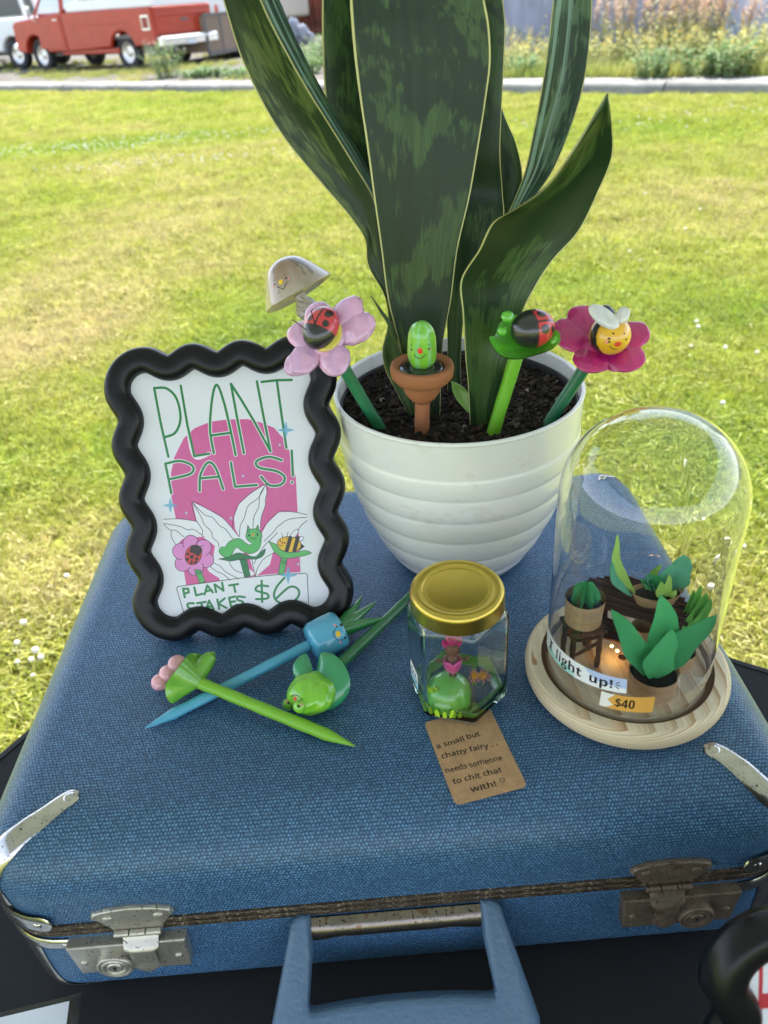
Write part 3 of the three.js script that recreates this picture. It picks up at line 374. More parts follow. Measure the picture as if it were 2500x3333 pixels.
{
  const e1 = V3(tableCorner.x - tl2.x, 0, tableCorner.z - tl2.z).normalize();      // towards the camera along the left edge
  const e2 = V3(-e1.z, 0, e1.x).negate(); if (e2.x < 0) e2.negate();
  // corner: where the left edge meets the right-hand edge through tr1
  const a = tr1.clone().sub(tl2), along = a.dot(e1), corner = tl2.clone().addScaledVector(e1, along).setY(0);
  const L1 = 0.78, L2 = 1.5;
  const o = thing('folding_table', 'table under a plain black cloth carrying the blue suitcase', 'table', corner);
  const P = (s, t, y) => e1.clone().multiplyScalar(s).addScaledVector(e2, t).setY(y);
  const weave = dataTex(256, 256, (i, j) => { const k = 0.75 + 0.35 * tfbm(i / 3, j / 3, 85, 85, 2, 61) + 0.25 * (tfbm(i / 64, j / 64, 4, 4, 3, 62) - 0.5) + 0.12 * ((i + j) % 4 < 2 ? 1 : 0); return 150 * k; }, false);
  const cloth = phys(RGB(0.010, 0.011, 0.014), 0.85, { sheen: 0.12, sheenRoughness: 0.6, sheenColor: RGB(0.35, 0.4, 0.6), bumpMap: weave, bumpScale: 0.0006, side: THREE.DoubleSide });
  const top = TABLE;
  // cloth: flat top with a soft rolled edge, hanging folds on the four sides
  const outline = []; const rc = 0.03;
  const cs = [[rc, rc, PI, 1.5 * PI], [L1 - rc, rc, 1.5 * PI, 2 * PI], [L1 - rc, L2 - rc, 0, PI / 2], [rc, L2 - rc, PI / 2, PI]];
  const corners = [];
  cs.forEach(([s, t, a0, a1], k) => { for (let i = 0; i <= 6; i++) { const an = lerp(a0, a1, i / 6); corners.push([s + rc * cos(an), t + rc * sin(an), cos(an), sin(an)]); } });
  for (let i = 0; i < corners.length; i++) { const p = corners[i], q = corners[(i + 1) % corners.length], d = Math.hypot(q[0] - p[0], q[1] - p[1]), n = Math.max(1, Math.round(d / 0.03)); for (let k = 0; k < n; k++) { const f = k / n; outline.push(p.map((v, m) => lerp(v, q[m], f))); } }
  const N = outline.length, rows = [[-0.012, 0], [-0.006, -0.001], [-0.002, -0.004], [0, -0.009], [0.002, -0.03], [0.01, -0.15], [0.02, -0.35], [0.028, -0.52]];
  const skirt = surf(N, rows.length - 1, (u, v) => { const i = Math.round(u * N) % N, q = outline[i], r = rows[Math.round(v * (rows.length - 1))], w = clamp((-r[1] - 0.03) / 0.4), d = r[0] + 0.028 * w * sin(i * 0.9 + 1.5 * sin(i * 0.23)); return P(q[0] + q[2] * d, q[1] + q[3] * d, top + r[1]); }, { uv: (u, v) => [u * 30, v * 4] });
  const cap = surf(26, 50, (u, v) => { const s = 0.012 + u * (L1 - 0.024), t = 0.012 + v * (L2 - 0.024); const k = Math.min(s, L1 - s, t, L2 - t); return P(s, t, top - 0.00025 + (k > 0.03 ? 0.0016 * (fbm(s * 7 + t * 3, t * 5, 3, 71) - 0.5) : 0) - 0.0006); }, { uv: (u, v) => [u * 6, v * 12] });
  part('tablecloth', merge([skirt, cap]), cloth, o);
  const c0 = P(L1 / 2, L2 / 2, 0), ang = Math.atan2(-e1.z, e1.x);
  part('table_top', box(L1 - 0.02, 0.03, L2 - 0.02, 0, 0, 0, 0.006).rotateY(ang).translate(c0.x, top - 0.022, c0.z), std(RGB(0.6, 0.58, 0.54), 0.6), o);
  for (const s of [0.08, L1 - 0.08]) for (const t of [0.12, L2 - 0.12]) { const p = P(s, t, 0); part('leg', new THREE.CylinderGeometry(0.014, 0.014, top - 0.037, 12).translate(p.x, (top - 0.037) / 2, p.z), std(RGB(0.2, 0.2, 0.2), 0.5, { metalness: 0.6 }), o); }
}
// ------------------------------------------------------------------ suitcase
const CASE = { cx: -0.0107, cz: -0.4786, hw: 0.2690, hd: 0.2039, yaw: 0.010, rc: 0.041, cut: -0.075 };
const edgeR = (nx, nz, big = 0.040, small = 0.034) => lerp(small, nz > 0 ? big : big * 0.7, Math.pow(Math.abs(nz), 3));   // board bent round at front and back, flat ends
const caseO = thing('suitcase', 'vintage blue woven suitcase with tarnished latches lying flat on the black table', 'suitcase', V3(CASE.cx, TABLE, CASE.cz));
caseO.rotation.y = CASE.yaw;
function caseWorld(p) { return p.clone().sub(caseO.position).applyAxisAngle(V3(0, 1, 0), -CASE.yaw); }   // world -> local (y from the table)
const cellN = 44, cellPx = 2048 / cellN, CELL = 0.0023;
const weaveCells = (() => { const a = []; for (let j = 0; j < cellN; j++) for (let i = 0; i < cellN; i++) a.push([hash2(i, j, 91), hash2(i, j, 92), hash2(i, j, 93)]); return a; })();
function weaveAt(x, y) { // 0 in the gaps .. 1 on a knot
  const gx = x / cellPx, gy = y / cellPx; let best = 0, id = 0;
  const j0 = Math.floor(gy);
  for (let dj = 0; dj <= 0; dj++) for (let di = -1; di <= 1; di++) {
    const j = j0 + dj, off = (((j % 2) + 2) % 2) * 0.5, i = Math.floor(gx - off) + di; const ci = ((i % cellN) + cellN) % cellN, cj = ((j % cellN) + cellN) % cellN, q = weaveCells[cj * cellN + ci];
    const rx = 0.33 + 0.15 * q[0], ry = 0.31 + 0.14 * q[1], ux = (gx - off - i - 0.5 + (q[1] - 0.5) * 0.24) / rx, uy = (gy - j - 0.5 + (q[0] - 0.5) * 0.24) / ry, d = Math.pow(Math.abs(ux), 2.3) + Math.pow(Math.abs(uy), 2.3), v = 1 - smooth(0.45, 1.15, d);
    if (v > best) { best = v; id = cj * cellN + ci; }
  }
  return [best, id];
}
const wc = dataTex(2048, 2048, (i, j) => { const [b, id] = weaveAt(i, j), q = weaveCells[id][2], n = tfbm(i / 128, j / 128, 16, 16, 3, 95), k = 0.86 + 0.28 * q + 0.16 * (n - 0.5); return [lerp(38, 88 * k, b), lerp(72, 128 * k, b), lerp(108, 166 * k, b)]; });
const wb = dataTex(1024, 1024, (i, j) => 255 * weaveAt(i * 2, j * 2)[0] * (0.75 + 0.25 * weaveCells[weaveAt(i * 2, j * 2)[1]][2]), false);
const clothBlue = phys(RGB(0.9, 0.9, 0.9), 0.36, { map: wc, bumpMap: wb, bumpScale: 0.00018, specularIntensity: 0.8, vertexColors: true });
const plan = (() => { const a = [], { hw, hd, rc } = CASE; const cs = [[hw - rc, hd - rc, 0], [-hw + rc, hd - rc, PI / 2], [-hw + rc, -hd + rc, PI], [hw - rc, -hd + rc, 1.5 * PI]]; for (const [x, z, a0] of cs) for (let i = 0; i <= 10; i++) { const t = a0 + i / 10 * PI / 2; a.push([x, z, cos(t), sin(t)]); } return a; })(); // centre of corner + outward normal
function wear(g) { // rubbed and grubby patches of the old cloth, in blotches
  const p = g.attributes.position, c = new Float32Array(p.count * 3);
  for (let i = 0; i < p.count; i++) { const x = p.getX(i), y = p.getY(i), z = p.getZ(i), n = fbm(x * 9 + 4, z * 9 + y * 11, 4, 121), m = fbm(x * 38, z * 38 + y * 30, 3, 123), k = 0.90 + 0.22 * n + 0.10 * (m - 0.5), d = smooth(0.55, 0.70, fbm(x * 14 + 9, z * 30 + y * 40, 3, 125)) * smooth(0.12, 0.16, z) * 0.5; c[i * 3] = k * lerp(1, 1.02, d); c[i * 3 + 1] = k * lerp(1, 0.98, d); c[i * 3 + 2] = k * lerp(1, 0.78, d); }
  g.setAttribute('color', new THREE.Float32BufferAttribute(c, 3));
}
function shell(yTop, yCut, big, small) { // closed top, open at the cut; uv in metres runs on over the edge
  const n = plan.length, rc = CASE.rc, sgn = yCut < yTop ? 1 : -1, S = CELL * cellN, K = 12;
  const row = (p, k) => { const r = edgeR(p[2], p[3], big, small); if (k > K) return [rc, yCut, r * PI / 2 + Math.abs(yTop - sgn * r - yCut), rc - r]; const f = k / K * PI / 2; return [rc - r + r * sin(f), yTop - sgn * (r - r * cos(f)), r * f, rc - r]; };
  const side = surf(n, K + 1, (u, v) => { const p = plan[Math.round(u * n) % n], r = row(p, Math.round(v * (K + 1))); return V3(p[0] + p[2] * r[0], r[1], p[1] + p[3] * r[0]); }, { flip: sgn < 0, uv: (u, v) => { const p = plan[Math.round(u * n) % n], r = row(p, Math.round(v * (K + 1))), e = r[3] + r[2]; return [(p[0] + p[2] * e) / S, (p[1] + p[3] * e) / S]; } });
  const q0 = row(plan[0], 0), rX = edgeR(1, 0, big, small), rF = edgeR(0, 1, big, small), rB = edgeR(0, -1, big, small);
  const cap = surf(60, 46, (u, v) => V3(lerp(-CASE.hw + rX, CASE.hw - rX, u), yTop - sgn * 0.00005, lerp(-CASE.hd + rB - 0.0032, CASE.hd - rF + 0.0032, v)), { flip: sgn > 0, uv: (u, v, p) => [p.x / S, p.z / S] });
  for (const g of [side, cap]) wear(g);
  return merge([side, cap]);
}
const yTop = CASE_H, yCut = CASE_H + CASE.cut;
part('lid', shell(yTop, yCut + 0.0045, 0.040, 0.034), clothBlue, caseO);
part('base', shell(0.0005, yCut - 0.0055, 0.02, 0.016), clothBlue, caseO);
const rustTex = dataTex(1024, 256, (i, j) => { const n = tfbm(i / 24, j / 10, 42, 25, 4, 101), m = tfbm(i / 5, j / 5, 204, 51, 2, 102), k = 0.62 + 0.7 * (n - 0.3); const w = m > 0.66 && n > 0.45 ? 1 : 0; return w ? [150, 138, 116] : [78 * k + 20 * m, 68 * k + 12 * m, 62 * k]; });
const rail = std(RGB(1, 1, 1), 0.55, { map: rustTex, metalness: 0.45, bumpMap: rustTex, bumpScale: 0.0004 });
function railGeo(y0, y1, out) { const n = plan.length, rc = CASE.rc, rows = [[-0.004, y0], [out * 0.6, y0 + (y1 - y0) * 0.06], [out, y0 + (y1 - y0) * 0.25], [out, y1 - (y1 - y0) * 0.25], [out * 0.6, y1 - (y1 - y0) * 0.06], [-0.004, y1]]; let L = 0; const len = plan.map((p, i) => { const q = plan[(i + n - 1) % n]; const d = i ? Math.hypot(p[0] + p[2] * rc - q[0] - q[2] * rc, p[1] + p[3] * rc - q[1] - q[3] * rc) : 0; return L += d; }); len.push(L + 2 * (CASE.hd - rc)); return surf(n, rows.length - 1, (u, v) => { const p = plan[Math.round(u * n) % n], r = rows[Math.round(v * (rows.length - 1))]; return V3(p[0] + p[2] * (rc + r[0]), r[1], p[1] + p[3] * (rc + r[0])); }, { flip: true, uv: (u, v) => [len[Math.round(u * n)] / 0.2, v * 0.35] }); }
part('lid_rail', railGeo(yCut + 0.0006, yCut + 0.0066, 0.0020), rail, caseO);
part('base_rail', railGeo(yCut - 0.0072, yCut - 0.0006, 0.0011), rail, caseO);

// signed distance to a shell, for metal pieces that lie on its surface
function caseSdf(p) { const qx = Math.abs(p.x) - (CASE.hw - CASE.rc), qz = Math.abs(p.z) - (CASE.hd - CASE.rc), dx = Math.max(qx, 0), dz = Math.max(qz, 0), l = Math.hypot(dx, dz); const d2 = l + Math.min(Math.max(qx, qz), 0) - CASE.rc; const nx = l > 0 ? dx / l : 0, nz = l > 0 ? dz / l : (qz > qx ? 1 : 0); const up = p.y > CASE_H / 2, rb = up ? edgeR(nx, Math.sign(p.z) * nz) : edgeR(nx, nz, 0.02, 0.016); const dy = Math.abs(p.y - CASE_H / 2) - CASE_H / 2; const a = d2 + rb, b = dy + rb; return Math.min(Math.max(a, b), 0) + Math.hypot(Math.max(a, 0), Math.max(b, 0)) - rb; }
function toSurface(p, off) { const e = 0.0004; for (let k = 0; k < 6; k++) { const d = caseSdf(p) - off; const g = V3(caseSdf(V3(p.x + e, p.y, p.z)) - caseSdf(V3(p.x - e, p.y, p.z)), caseSdf(V3(p.x, p.y + e, p.z)) - caseSdf(V3(p.x, p.y - e, p.z)), caseSdf(V3(p.x, p.y, p.z + e)) - caseSdf(V3(p.x, p.y, p.z - e))).normalize(); p.addScaledVector(g, -d); } return p; }
const tarnTex = dataTex(512, 512, (i, j) => { const n = tfbm(i / 40, j / 40, 13, 13, 4, 111), m = tfbm(i / 7, j / 7, 73, 73, 3, 112), s = m > 0.74 ? 0.45 : 1, k = (0.92 + 0.22 * (n - 0.4)) * s; const ru = smooth(0.70, 0.80, n) * 0.5; return [lerp(196 * k, 128, ru), lerp(188 * k, 92, ru), lerp(178 * k, 66, ru)]; });
const tarnRough = dataTex(256, 256, (i, j) => { const n = tfbm(i / 20, j / 20, 13, 13, 4, 113), m = tfbm(i / 4, j / 4, 64, 64, 2, 114); return 90 + 90 * n + (m > 0.66 ? 70 : 0); }, false);
const chromeWorn = std(RGB(0.95, 0.94, 0.92), 0.75, { metalness: 0.9, map: tarnTex, roughnessMap: tarnRough, bumpMap: tarnTex, bumpScale: 0.0002 });
const brightTex = dataTex(512, 512, (i, j) => { const n = tfbm(i / 60, j / 60, 9, 9, 4, 115), m = tfbm(i / 9, j / 9, 57, 57, 3, 116), s = m > 0.72 ? lerp(1, 0.4, smooth(0.72, 0.8, m)) : 1, k = (0.95 + 0.12 * (n - 0.5)) * s; return [214 * k, 210 * k, 204 * k]; });
const silver = std(RGB(0.92, 0.91, 0.90), 0.18, { metalness: 0.95, map: brightTex });
const latchMetal = std(RGB(0.9, 0.88, 0.84), 0.42, { metalness: 0.85, map: brightTex, bumpMap: tarnTex, bumpScale: 0.0002 });
const tarnished = std(RGB(0.72, 0.7, 0.64), 0.9, { metalness: 0.75, map: tarnTex, roughnessMap: tarnRough, bumpMap: tarnTex, bumpScale: 0.0003 });
const rusted = std(RGB(0.42, 0.36, 0.30), 0.9, { metalness: 0.6, map: tarnTex, roughnessMap: tarnRough, bumpMap: tarnTex, bumpScale: 0.0003 });
// strap on the shell: path of local points, half widths along it; with thickness
function strap(path, widths, th = 0.0009, nu = 40, nv = 8, roundTip = false, lift = 0.0006) {
  const c = new THREE.CatmullRomCurve3(path, false, 'catmullrom', 0.4);
  const LL = c.getLength(), W = (t) => { const tipS = clamp(t * LL / widths[1]), cap = roundTip ? Math.sqrt(Math.max(0.002, 1 - (1 - tipS) ** 2)) : 1; return cap * W0(t); }, W0 = (t) => { const f = t * (widths.length - 1), i = Math.min(widths.length - 2, Math.floor(f)); const k = f - i; return lerp(widths[i], widths[i + 1], k * k * (3 - 2 * k)); };
  const pt = (u, v) => { const p = toSurface(c.getPointAt(u), 0), e = 0.001, n = V3(caseSdf(V3(p.x + e, p.y, p.z)) - caseSdf(V3(p.x - e, p.y, p.z)), caseSdf(V3(p.x, p.y + e, p.z)) - caseSdf(V3(p.x, p.y - e, p.z)), caseSdf(V3(p.x, p.y, p.z + e)) - caseSdf(V3(p.x, p.y, p.z - e))).normalize(); const t = c.getTangentAt(u), s = new THREE.Vector3().crossVectors(n, t).normalize(); const k = v * 2 - 1, edge = 1 - Math.pow(Math.abs(k), 6); return toSurface(p.addScaledVector(s, k * W(u)), lift + th * edge); };
  return surf(nu, nv, pt, { uv: (u, v) => [u * 1.2, v * 0.25], flip: true });
}
const rivetG = lathe([[0, 0.0012], [0.0012, 0.0011], [0.0021, 0.0007], [0.0026, 0], [0.0026, -0.0004]], 24);
function rivetAt(parent, p, n, s = 1, m = silver) { const f = frameFrom(n, Math.abs(n.y) > 0.9 ? V3(1, 0, 0) : V3(0, 1, 0)); const g = rivetG.clone().scale(s, s, s).applyMatrix4(basis(f.x, f.y, f.z, p)); return part('rivet', g, m, parent); }
const FRONT = CASE.hd, hwv = CASE.hw;
for (const sx of [-1, 1]) {
  // diagonal arm over the front corner of the lid, with side and front tongues
  const tip = caseWorld(sx < 0 ? onY(228, 2598, TOP) : onY(2322, 2442, TOP));
  const m1 = caseWorld(sx < 0 ? onY(128, 2672, TOP - 0.002) : onY(2408, 2498, TOP - 0.002)), m2 = caseWorld(sx < 0 ? onY(30, 2760, TOP - 0.012) : onY(2492, 2578, TOP - 0.012));
  const cap = part('lid_corner', merge([
    strap([tip.clone().add(V3(-sx * 0.0052, 0, -0.0035)), tip.clone().add(V3(-sx * 0.0030, 0, -0.002)), tip.clone().add(V3(sx * 0.004, 0, 0.003)), m1, m2, V3(sx * (hwv - 0.006), yTop - 0.038, FRONT - 0.014), V3(sx * (hwv - 0.010), yCut + 0.016, FRONT - 0.008)], [0.0064, 0.0066, 0.0070, 0.0085, 0.0115, 0.0145, 0.013], 0.0012, 60, 10, true),
    strap([V3(sx * (hwv - 0.045), yCut + 0.0115, FRONT), V3(sx * (hwv - 0.036), yCut + 0.0115, FRONT), V3(sx * (hwv - 0.010), yCut + 0.0135, FRONT - 0.006)], [0.0088, 0.0088, 0.0100, 0.012], 0.0012, 30, 8, true, 0.0024),
    strap([V3(sx * hwv, yCut + 0.02, FRONT - 0.012), V3(sx * hwv, yCut + 0.0145, FRONT - 0.03), V3(sx * hwv, yCut + 0.014, FRONT - 0.036)], [0.008, 0.0075, 0.001], 0.0011, 16)]), silver, caseO);
  rivetAt(cap, toSurface(tip.clone(), 0.0008), V3(0, 1, 0), 1.75);
  rivetAt(cap, toSurface(V3(sx * (hwv - 0.0365), yCut + 0.0125, FRONT), 0.0034), V3(0, 0, 1), 1.15);
  const low = part('base_corner', merge([
    strap([V3(sx * (hwv - 0.054), yCut - 0.0150, FRONT), V3(sx * (hwv - 0.044), yCut - 0.0148, FRONT), V3(sx * (hwv - 0.012), yCut - 0.0135, FRONT - 0.003), V3(sx * hwv, yCut - 0.014, FRONT - 0.03)], [0.0048, 0.0058, 0.0078, 0.008], 0.0012, 30, 8, true, 0.0016),
    strap([V3(sx * (hwv - 0.009), yCut - 0.012, FRONT - 0.003), V3(sx * (hwv - 0.009), 0.03, FRONT - 0.003), V3(sx * (hwv - 0.022), 0.006, FRONT - 0.004), V3(sx * (hwv - 0.05), 0.002, FRONT - 0.006)], [0.013, 0.012, 0.012, 0.003], 0.0012, 40)]), silver, caseO);
  rivetAt(low, toSurface(V3(sx * (hwv - 0.046), yCut - 0.0148, FRONT), 0.0026), V3(0, 0, 1), 1.0);
  // rear corners of the lid
  const rear = part('lid_corner', strap([V3(sx * (hwv - 0.042), yTop, -FRONT + 0.034), V3(sx * (hwv - 0.03), yTop, -FRONT + 0.026), V3(sx * (hwv - 0.01), yTop - 0.004, -FRONT + 0.01), V3(sx * (hwv - 0.006), yTop - 0.05, -FRONT + 0.006)], [0.001, 0.0065, 0.013, 0.015]), silver, caseO);
  rivetAt(rear, toSurface(V3(sx * (hwv - 0.036), yTop, -FRONT + 0.030), 0.0008), V3(0, 1, 0), 1.5);
}
function extrude(pts, depth, bevel, { curve = false, holes = [] } = {}) { const s = new THREE.Shape(); if (curve) { s.moveTo(pts[0][0], pts[0][1]); s.splineThru(pts.slice(1).concat([pts[0]]).map(p => new THREE.Vector2(p[0], p[1]))); } else s.setFromPoints(pts.map(p => new THREE.Vector2(p[0], p[1]))); for (const h of holes) s.holes.push(h); return new THREE.ExtrudeGeometry(s, { depth, bevelEnabled: bevel > 0, bevelThickness: bevel, bevelSize: bevel, bevelSegments: 3, curveSegments: 24 }); }
function metresUV(g, k = 12) { const p = g.attributes.position, uv = g.attributes.uv; for (let i = 0; i < p.count; i++) uv.setXY(i, p.getX(i) * k, (p.getY(i) + p.getZ(i)) * k); return g; }
// latches: local x from the photo (on the front face), flip puts the lock on the other side
function latch(pxc, pyc, flip, mPlate, mBox, label) {
  const c = caseWorld(onZ(pxc, pyc, CASE.cz + FRONT)).x;
  const o = new THREE.Group(); o.name = 'latch'; o.position.set(c, yCut, FRONT); o.userData.label = label; caseO.add(o);
  const F = flip ? -1 : 1;
  // upper plate, riveted to the lid
  const up = [[-0.0245, 0.0185], [-0.026, 0.0145], [-0.022, 0.0095], [-0.0165, 0.0015], [-0.0155, -0.0025], [0.0155, -0.0025], [0.0165, 0.0015], [0.022, 0.0095], [0.026, 0.0145], [0.0245, 0.0185], [0.016, 0.0215], [0, 0.0232], [-0.016, 0.0215]];
  const rim = up.map(p => new THREE.Vector2(p[0] * 0.88, (p[1] - 0.009) * 0.82 + 0.009));
  part('hasp_plate', merge([metresUV(extrude(up, 0.0012, 0.0008).translate(0, 0, 0.0005)), metresUV(tube([...up.slice(8), ...up.slice(0, 2)].map(p => V3(p[0] * 0.97, p[1] * 0.97, 0.0024)), 0.0013, { n: 8, rows: 40 }))]), mPlate, o);
  for (const s of [-1, 1]) { const r = part('rivet', rivetG.clone().rotateX(PI / 2).scale(1.3, 1.05, 0.9).translate(s * 0.0165, 0.0125, 0.0028), mBox, o); }
  // hinge knuckles
  part('hinge', merge([-0.0105, 0, 0.0105].map((x, i) => metresUV(new THREE.CylinderGeometry(0.0022, 0.0022, i === 1 ? 0.0098 : 0.0094, 16).rotateZ(PI / 2).translate(x, -0.003, 0.0044)))), mPlate, o);
  // tongue hanging over the lock box
  const hwT = (y) => y > -0.011 ? lerp(0.0118, 0.0115, (-0.004 - y) / 0.007) : y > -0.0165 ? lerp(0.0115, 0.0086, smooth(0, 1, (-0.011 - y) / 0.0055)) : y > -0.0300 ? 0.0085 : 0.0085 * Math.sqrt(Math.max(0.0009, 1 - ((-0.0300 - y) / 0.0076) ** 2));
  const tongue = (k) => surf(10, 44, (u, v) => { const y = lerp(-0.004, -0.0376, v), t = u * 2 - 1; return V3(t * hwT(y), y, 0.0040 + 0.0070 * smooth(-0.004, -0.015, y) + 0.0010 * smooth(-0.026, -0.036, y) + k * 0.0007 * (1 - Math.pow(Math.abs(t), 8))); }, { flip: k > 0, uv: (u, v) => [u * 0.25, v * 0.5] });
  part('tongue', merge([tongue(1), tongue(-1)]).translate(F * 0.001, 0, 0), mPlate, o);
  // lock box
  const bx = [[-0.044, -0.0125], [-0.0405, -0.0395], [-0.036, -0.0425], [0.0365, -0.0425], [0.040, -0.0395], [0.0405, -0.0125]].map(p => [p[0] * F, p[1]]); if (flip) bx.reverse(); bx.reverse();
  const boxM = part('lock_box', merge([metresUV(extrude([[-0.038, -0.0115], [-0.036, -0.0415], [0.036, -0.0415], [0.038, -0.0115]].map(p => [p[0] - F * 0.0095, p[1]]).reverse(), 0.0068, 0.0012))]), mBox, o);
  for (const s of [-1, 1]) part('rivet', rivetG.clone().rotateX(PI / 2).translate(s * 0.0315 - F * 0.0095, -0.0285, 0.0082), mPlate, boxM);
  // round lock with stepped rings and keyhole
  const lx = -F * 0.0195, ly = -0.0285;
  const cyl = part('lock_cylinder', lathe([[0.0118, 0], [0.0120, 0.0045], [0.0116, 0.0056], [0.0102, 0.0058], [0.0095, 0.0050], [0.0088, 0.0050], [0.0084, 0.0058], [0.0072, 0.0060], [0.0062, 0.0048], [0.0052, 0.0046], [0.0048, 0.0056], [0.0042, 0.0060], [0.0036, 0.0056], [0, 0.0055]], 40).rotateX(PI / 2).translate(lx, ly, 0.0078), mPlate, o);
  part('keyhole', merge([new THREE.CylinderGeometry(0.0012, 0.0012, 0.0012, 12).rotateX(PI / 2).translate(lx, ly + 0.0006, 0.0132), box(0.0009, 0.0032, 0.0012, lx, ly - 0.0010, 0.0132)]), std(RGB(0.01, 0.01, 0.01), 0.8), cyl);
}
latch(448, 2988, false, latchMetal, latchMetal, 'tarnished silver latch with round lock');
latch(2178, 2856, true, rusted, rusted, 'rusty brown latch with round lock');
// handle: metal bracket over the rail and a hinged plastic grip hanging forward
{
  const hx = caseWorld(onZ(1290, 2990, CASE.cz + FRONT)).x;
  const o = new THREE.Group(); o.name = 'handle'; o.position.set(hx, yCut, FRONT); caseO.add(o);
  const half = 0.0585;
  const br = surf(44, 14, (u, v) => { const x = lerp(-half, half, u), e = Math.abs(u * 2 - 1), low = -0.0305 - 0.0035 * Math.pow(e, 2) + 0.003 * Math.exp(-Math.pow((e - 0.62) / 0.12, 2)); const y = lerp(-0.0085, low, v); const z = 0.0008 + 0.0085 * Math.pow(sin(clamp(v * 1.06) * PI), 0.6) * (1 - 0.25 * v) + 0.0008; return V3(x, y, z); }, { flip: true, uv: (u, v) => [u * 1.4, v * 0.4] });
  const bracket = part('bracket', br, std(RGB(0.46, 0.43, 0.42), 0.28, { metalness: 0.95, map: tarnTex }), o);
  for (const s of [-1, 1]) part('rivet', rivetG.clone().rotateX(PI / 2).scale(1.5, 1.2, 1).translate(s * 0.036, -0.0245, 0.0052), chromeWorn, bracket);
  // grip: pivots at the bracket ends, hangs out and down until it meets the cloth
  const blue = phys(RGB(0.075, 0.14, 0.235), 0.45, { bumpMap: dataTex(128, 128, (i, j) => 255 * tfbm(i / 6, j / 6, 21, 21, 3, 131), false), bumpScale: 0.0005 });
  const dirOut = V3(0, -0.72, 0.69).normalize(), nrm = V3(0, 0.69, 0.72).normalize(), Lh = 0.066;
  const at = (x, d, n) => V3(x, -0.018, 0.008).addScaledVector(dirOut, d).addScaledVector(nrm, n);
  // arms and bar as one bevelled frame: outline in (x, d)
  const outer = [[-0.0665, -0.011], [-0.0605, -0.0135], [0.0605, -0.0135], [0.0665, -0.011], [0.0735, 0.012], [0.0835, Lh - 0.004], [0.0835, Lh], [0.079, Lh + 0.004], [0, Lh + 0.002], [-0.079, Lh + 0.004], [-0.0835, Lh], [-0.0835, Lh - 0.004], [-0.0735, 0.012]];
  const shp = new THREE.Shape(); shp.moveTo(-0.068, -0.004); shp.quadraticCurveTo(-0.0675, -0.012, -0.061, -0.0135); shp.lineTo(-0.0592, -0.0135); shp.lineTo(-0.0592, 0.008); shp.lineTo(-0.0635, Lh - 0.026); shp.quadraticCurveTo(-0.0625, Lh - 0.020, -0.055, Lh - 0.021); shp.quadraticCurveTo(0, Lh - 0.027, 0.055, Lh - 0.021); shp.quadraticCurveTo(0.0625, Lh - 0.020, 0.0635, Lh - 0.026); shp.lineTo(0.0592, 0.008); shp.lineTo(0.0592, -0.0135); shp.lineTo(0.061, -0.0135); shp.quadraticCurveTo(0.0675, -0.012, 0.068, -0.004); shp.lineTo(0.0845, Lh - 0.008); shp.quadraticCurveTo(0.0855, Lh, 0.080, Lh + 0.001); shp.quadraticCurveTo(0, Lh + 0.006, -0.080, Lh + 0.001); shp.quadraticCurveTo(-0.0855, Lh, -0.0845, Lh - 0.008); shp.lineTo(-0.068, -0.004);
  const g = new THREE.ExtrudeGeometry(shp, { depth: 0.004, bevelEnabled: true, bevelThickness: 0.005, bevelSize: 0.0042, bevelOffset: -0.0012, bevelSegments: 4, curveSegments: 16 });
  metresUV(g, 20); g.translate(0, 0, -0.002); g.applyMatrix4(basis(V3(1, 0, 0), dirOut, nrm.clone(), V3(0, -0.018, 0.0095)));
  part('grip', toCreasedNormals(g, 0.6), blue, o);
}
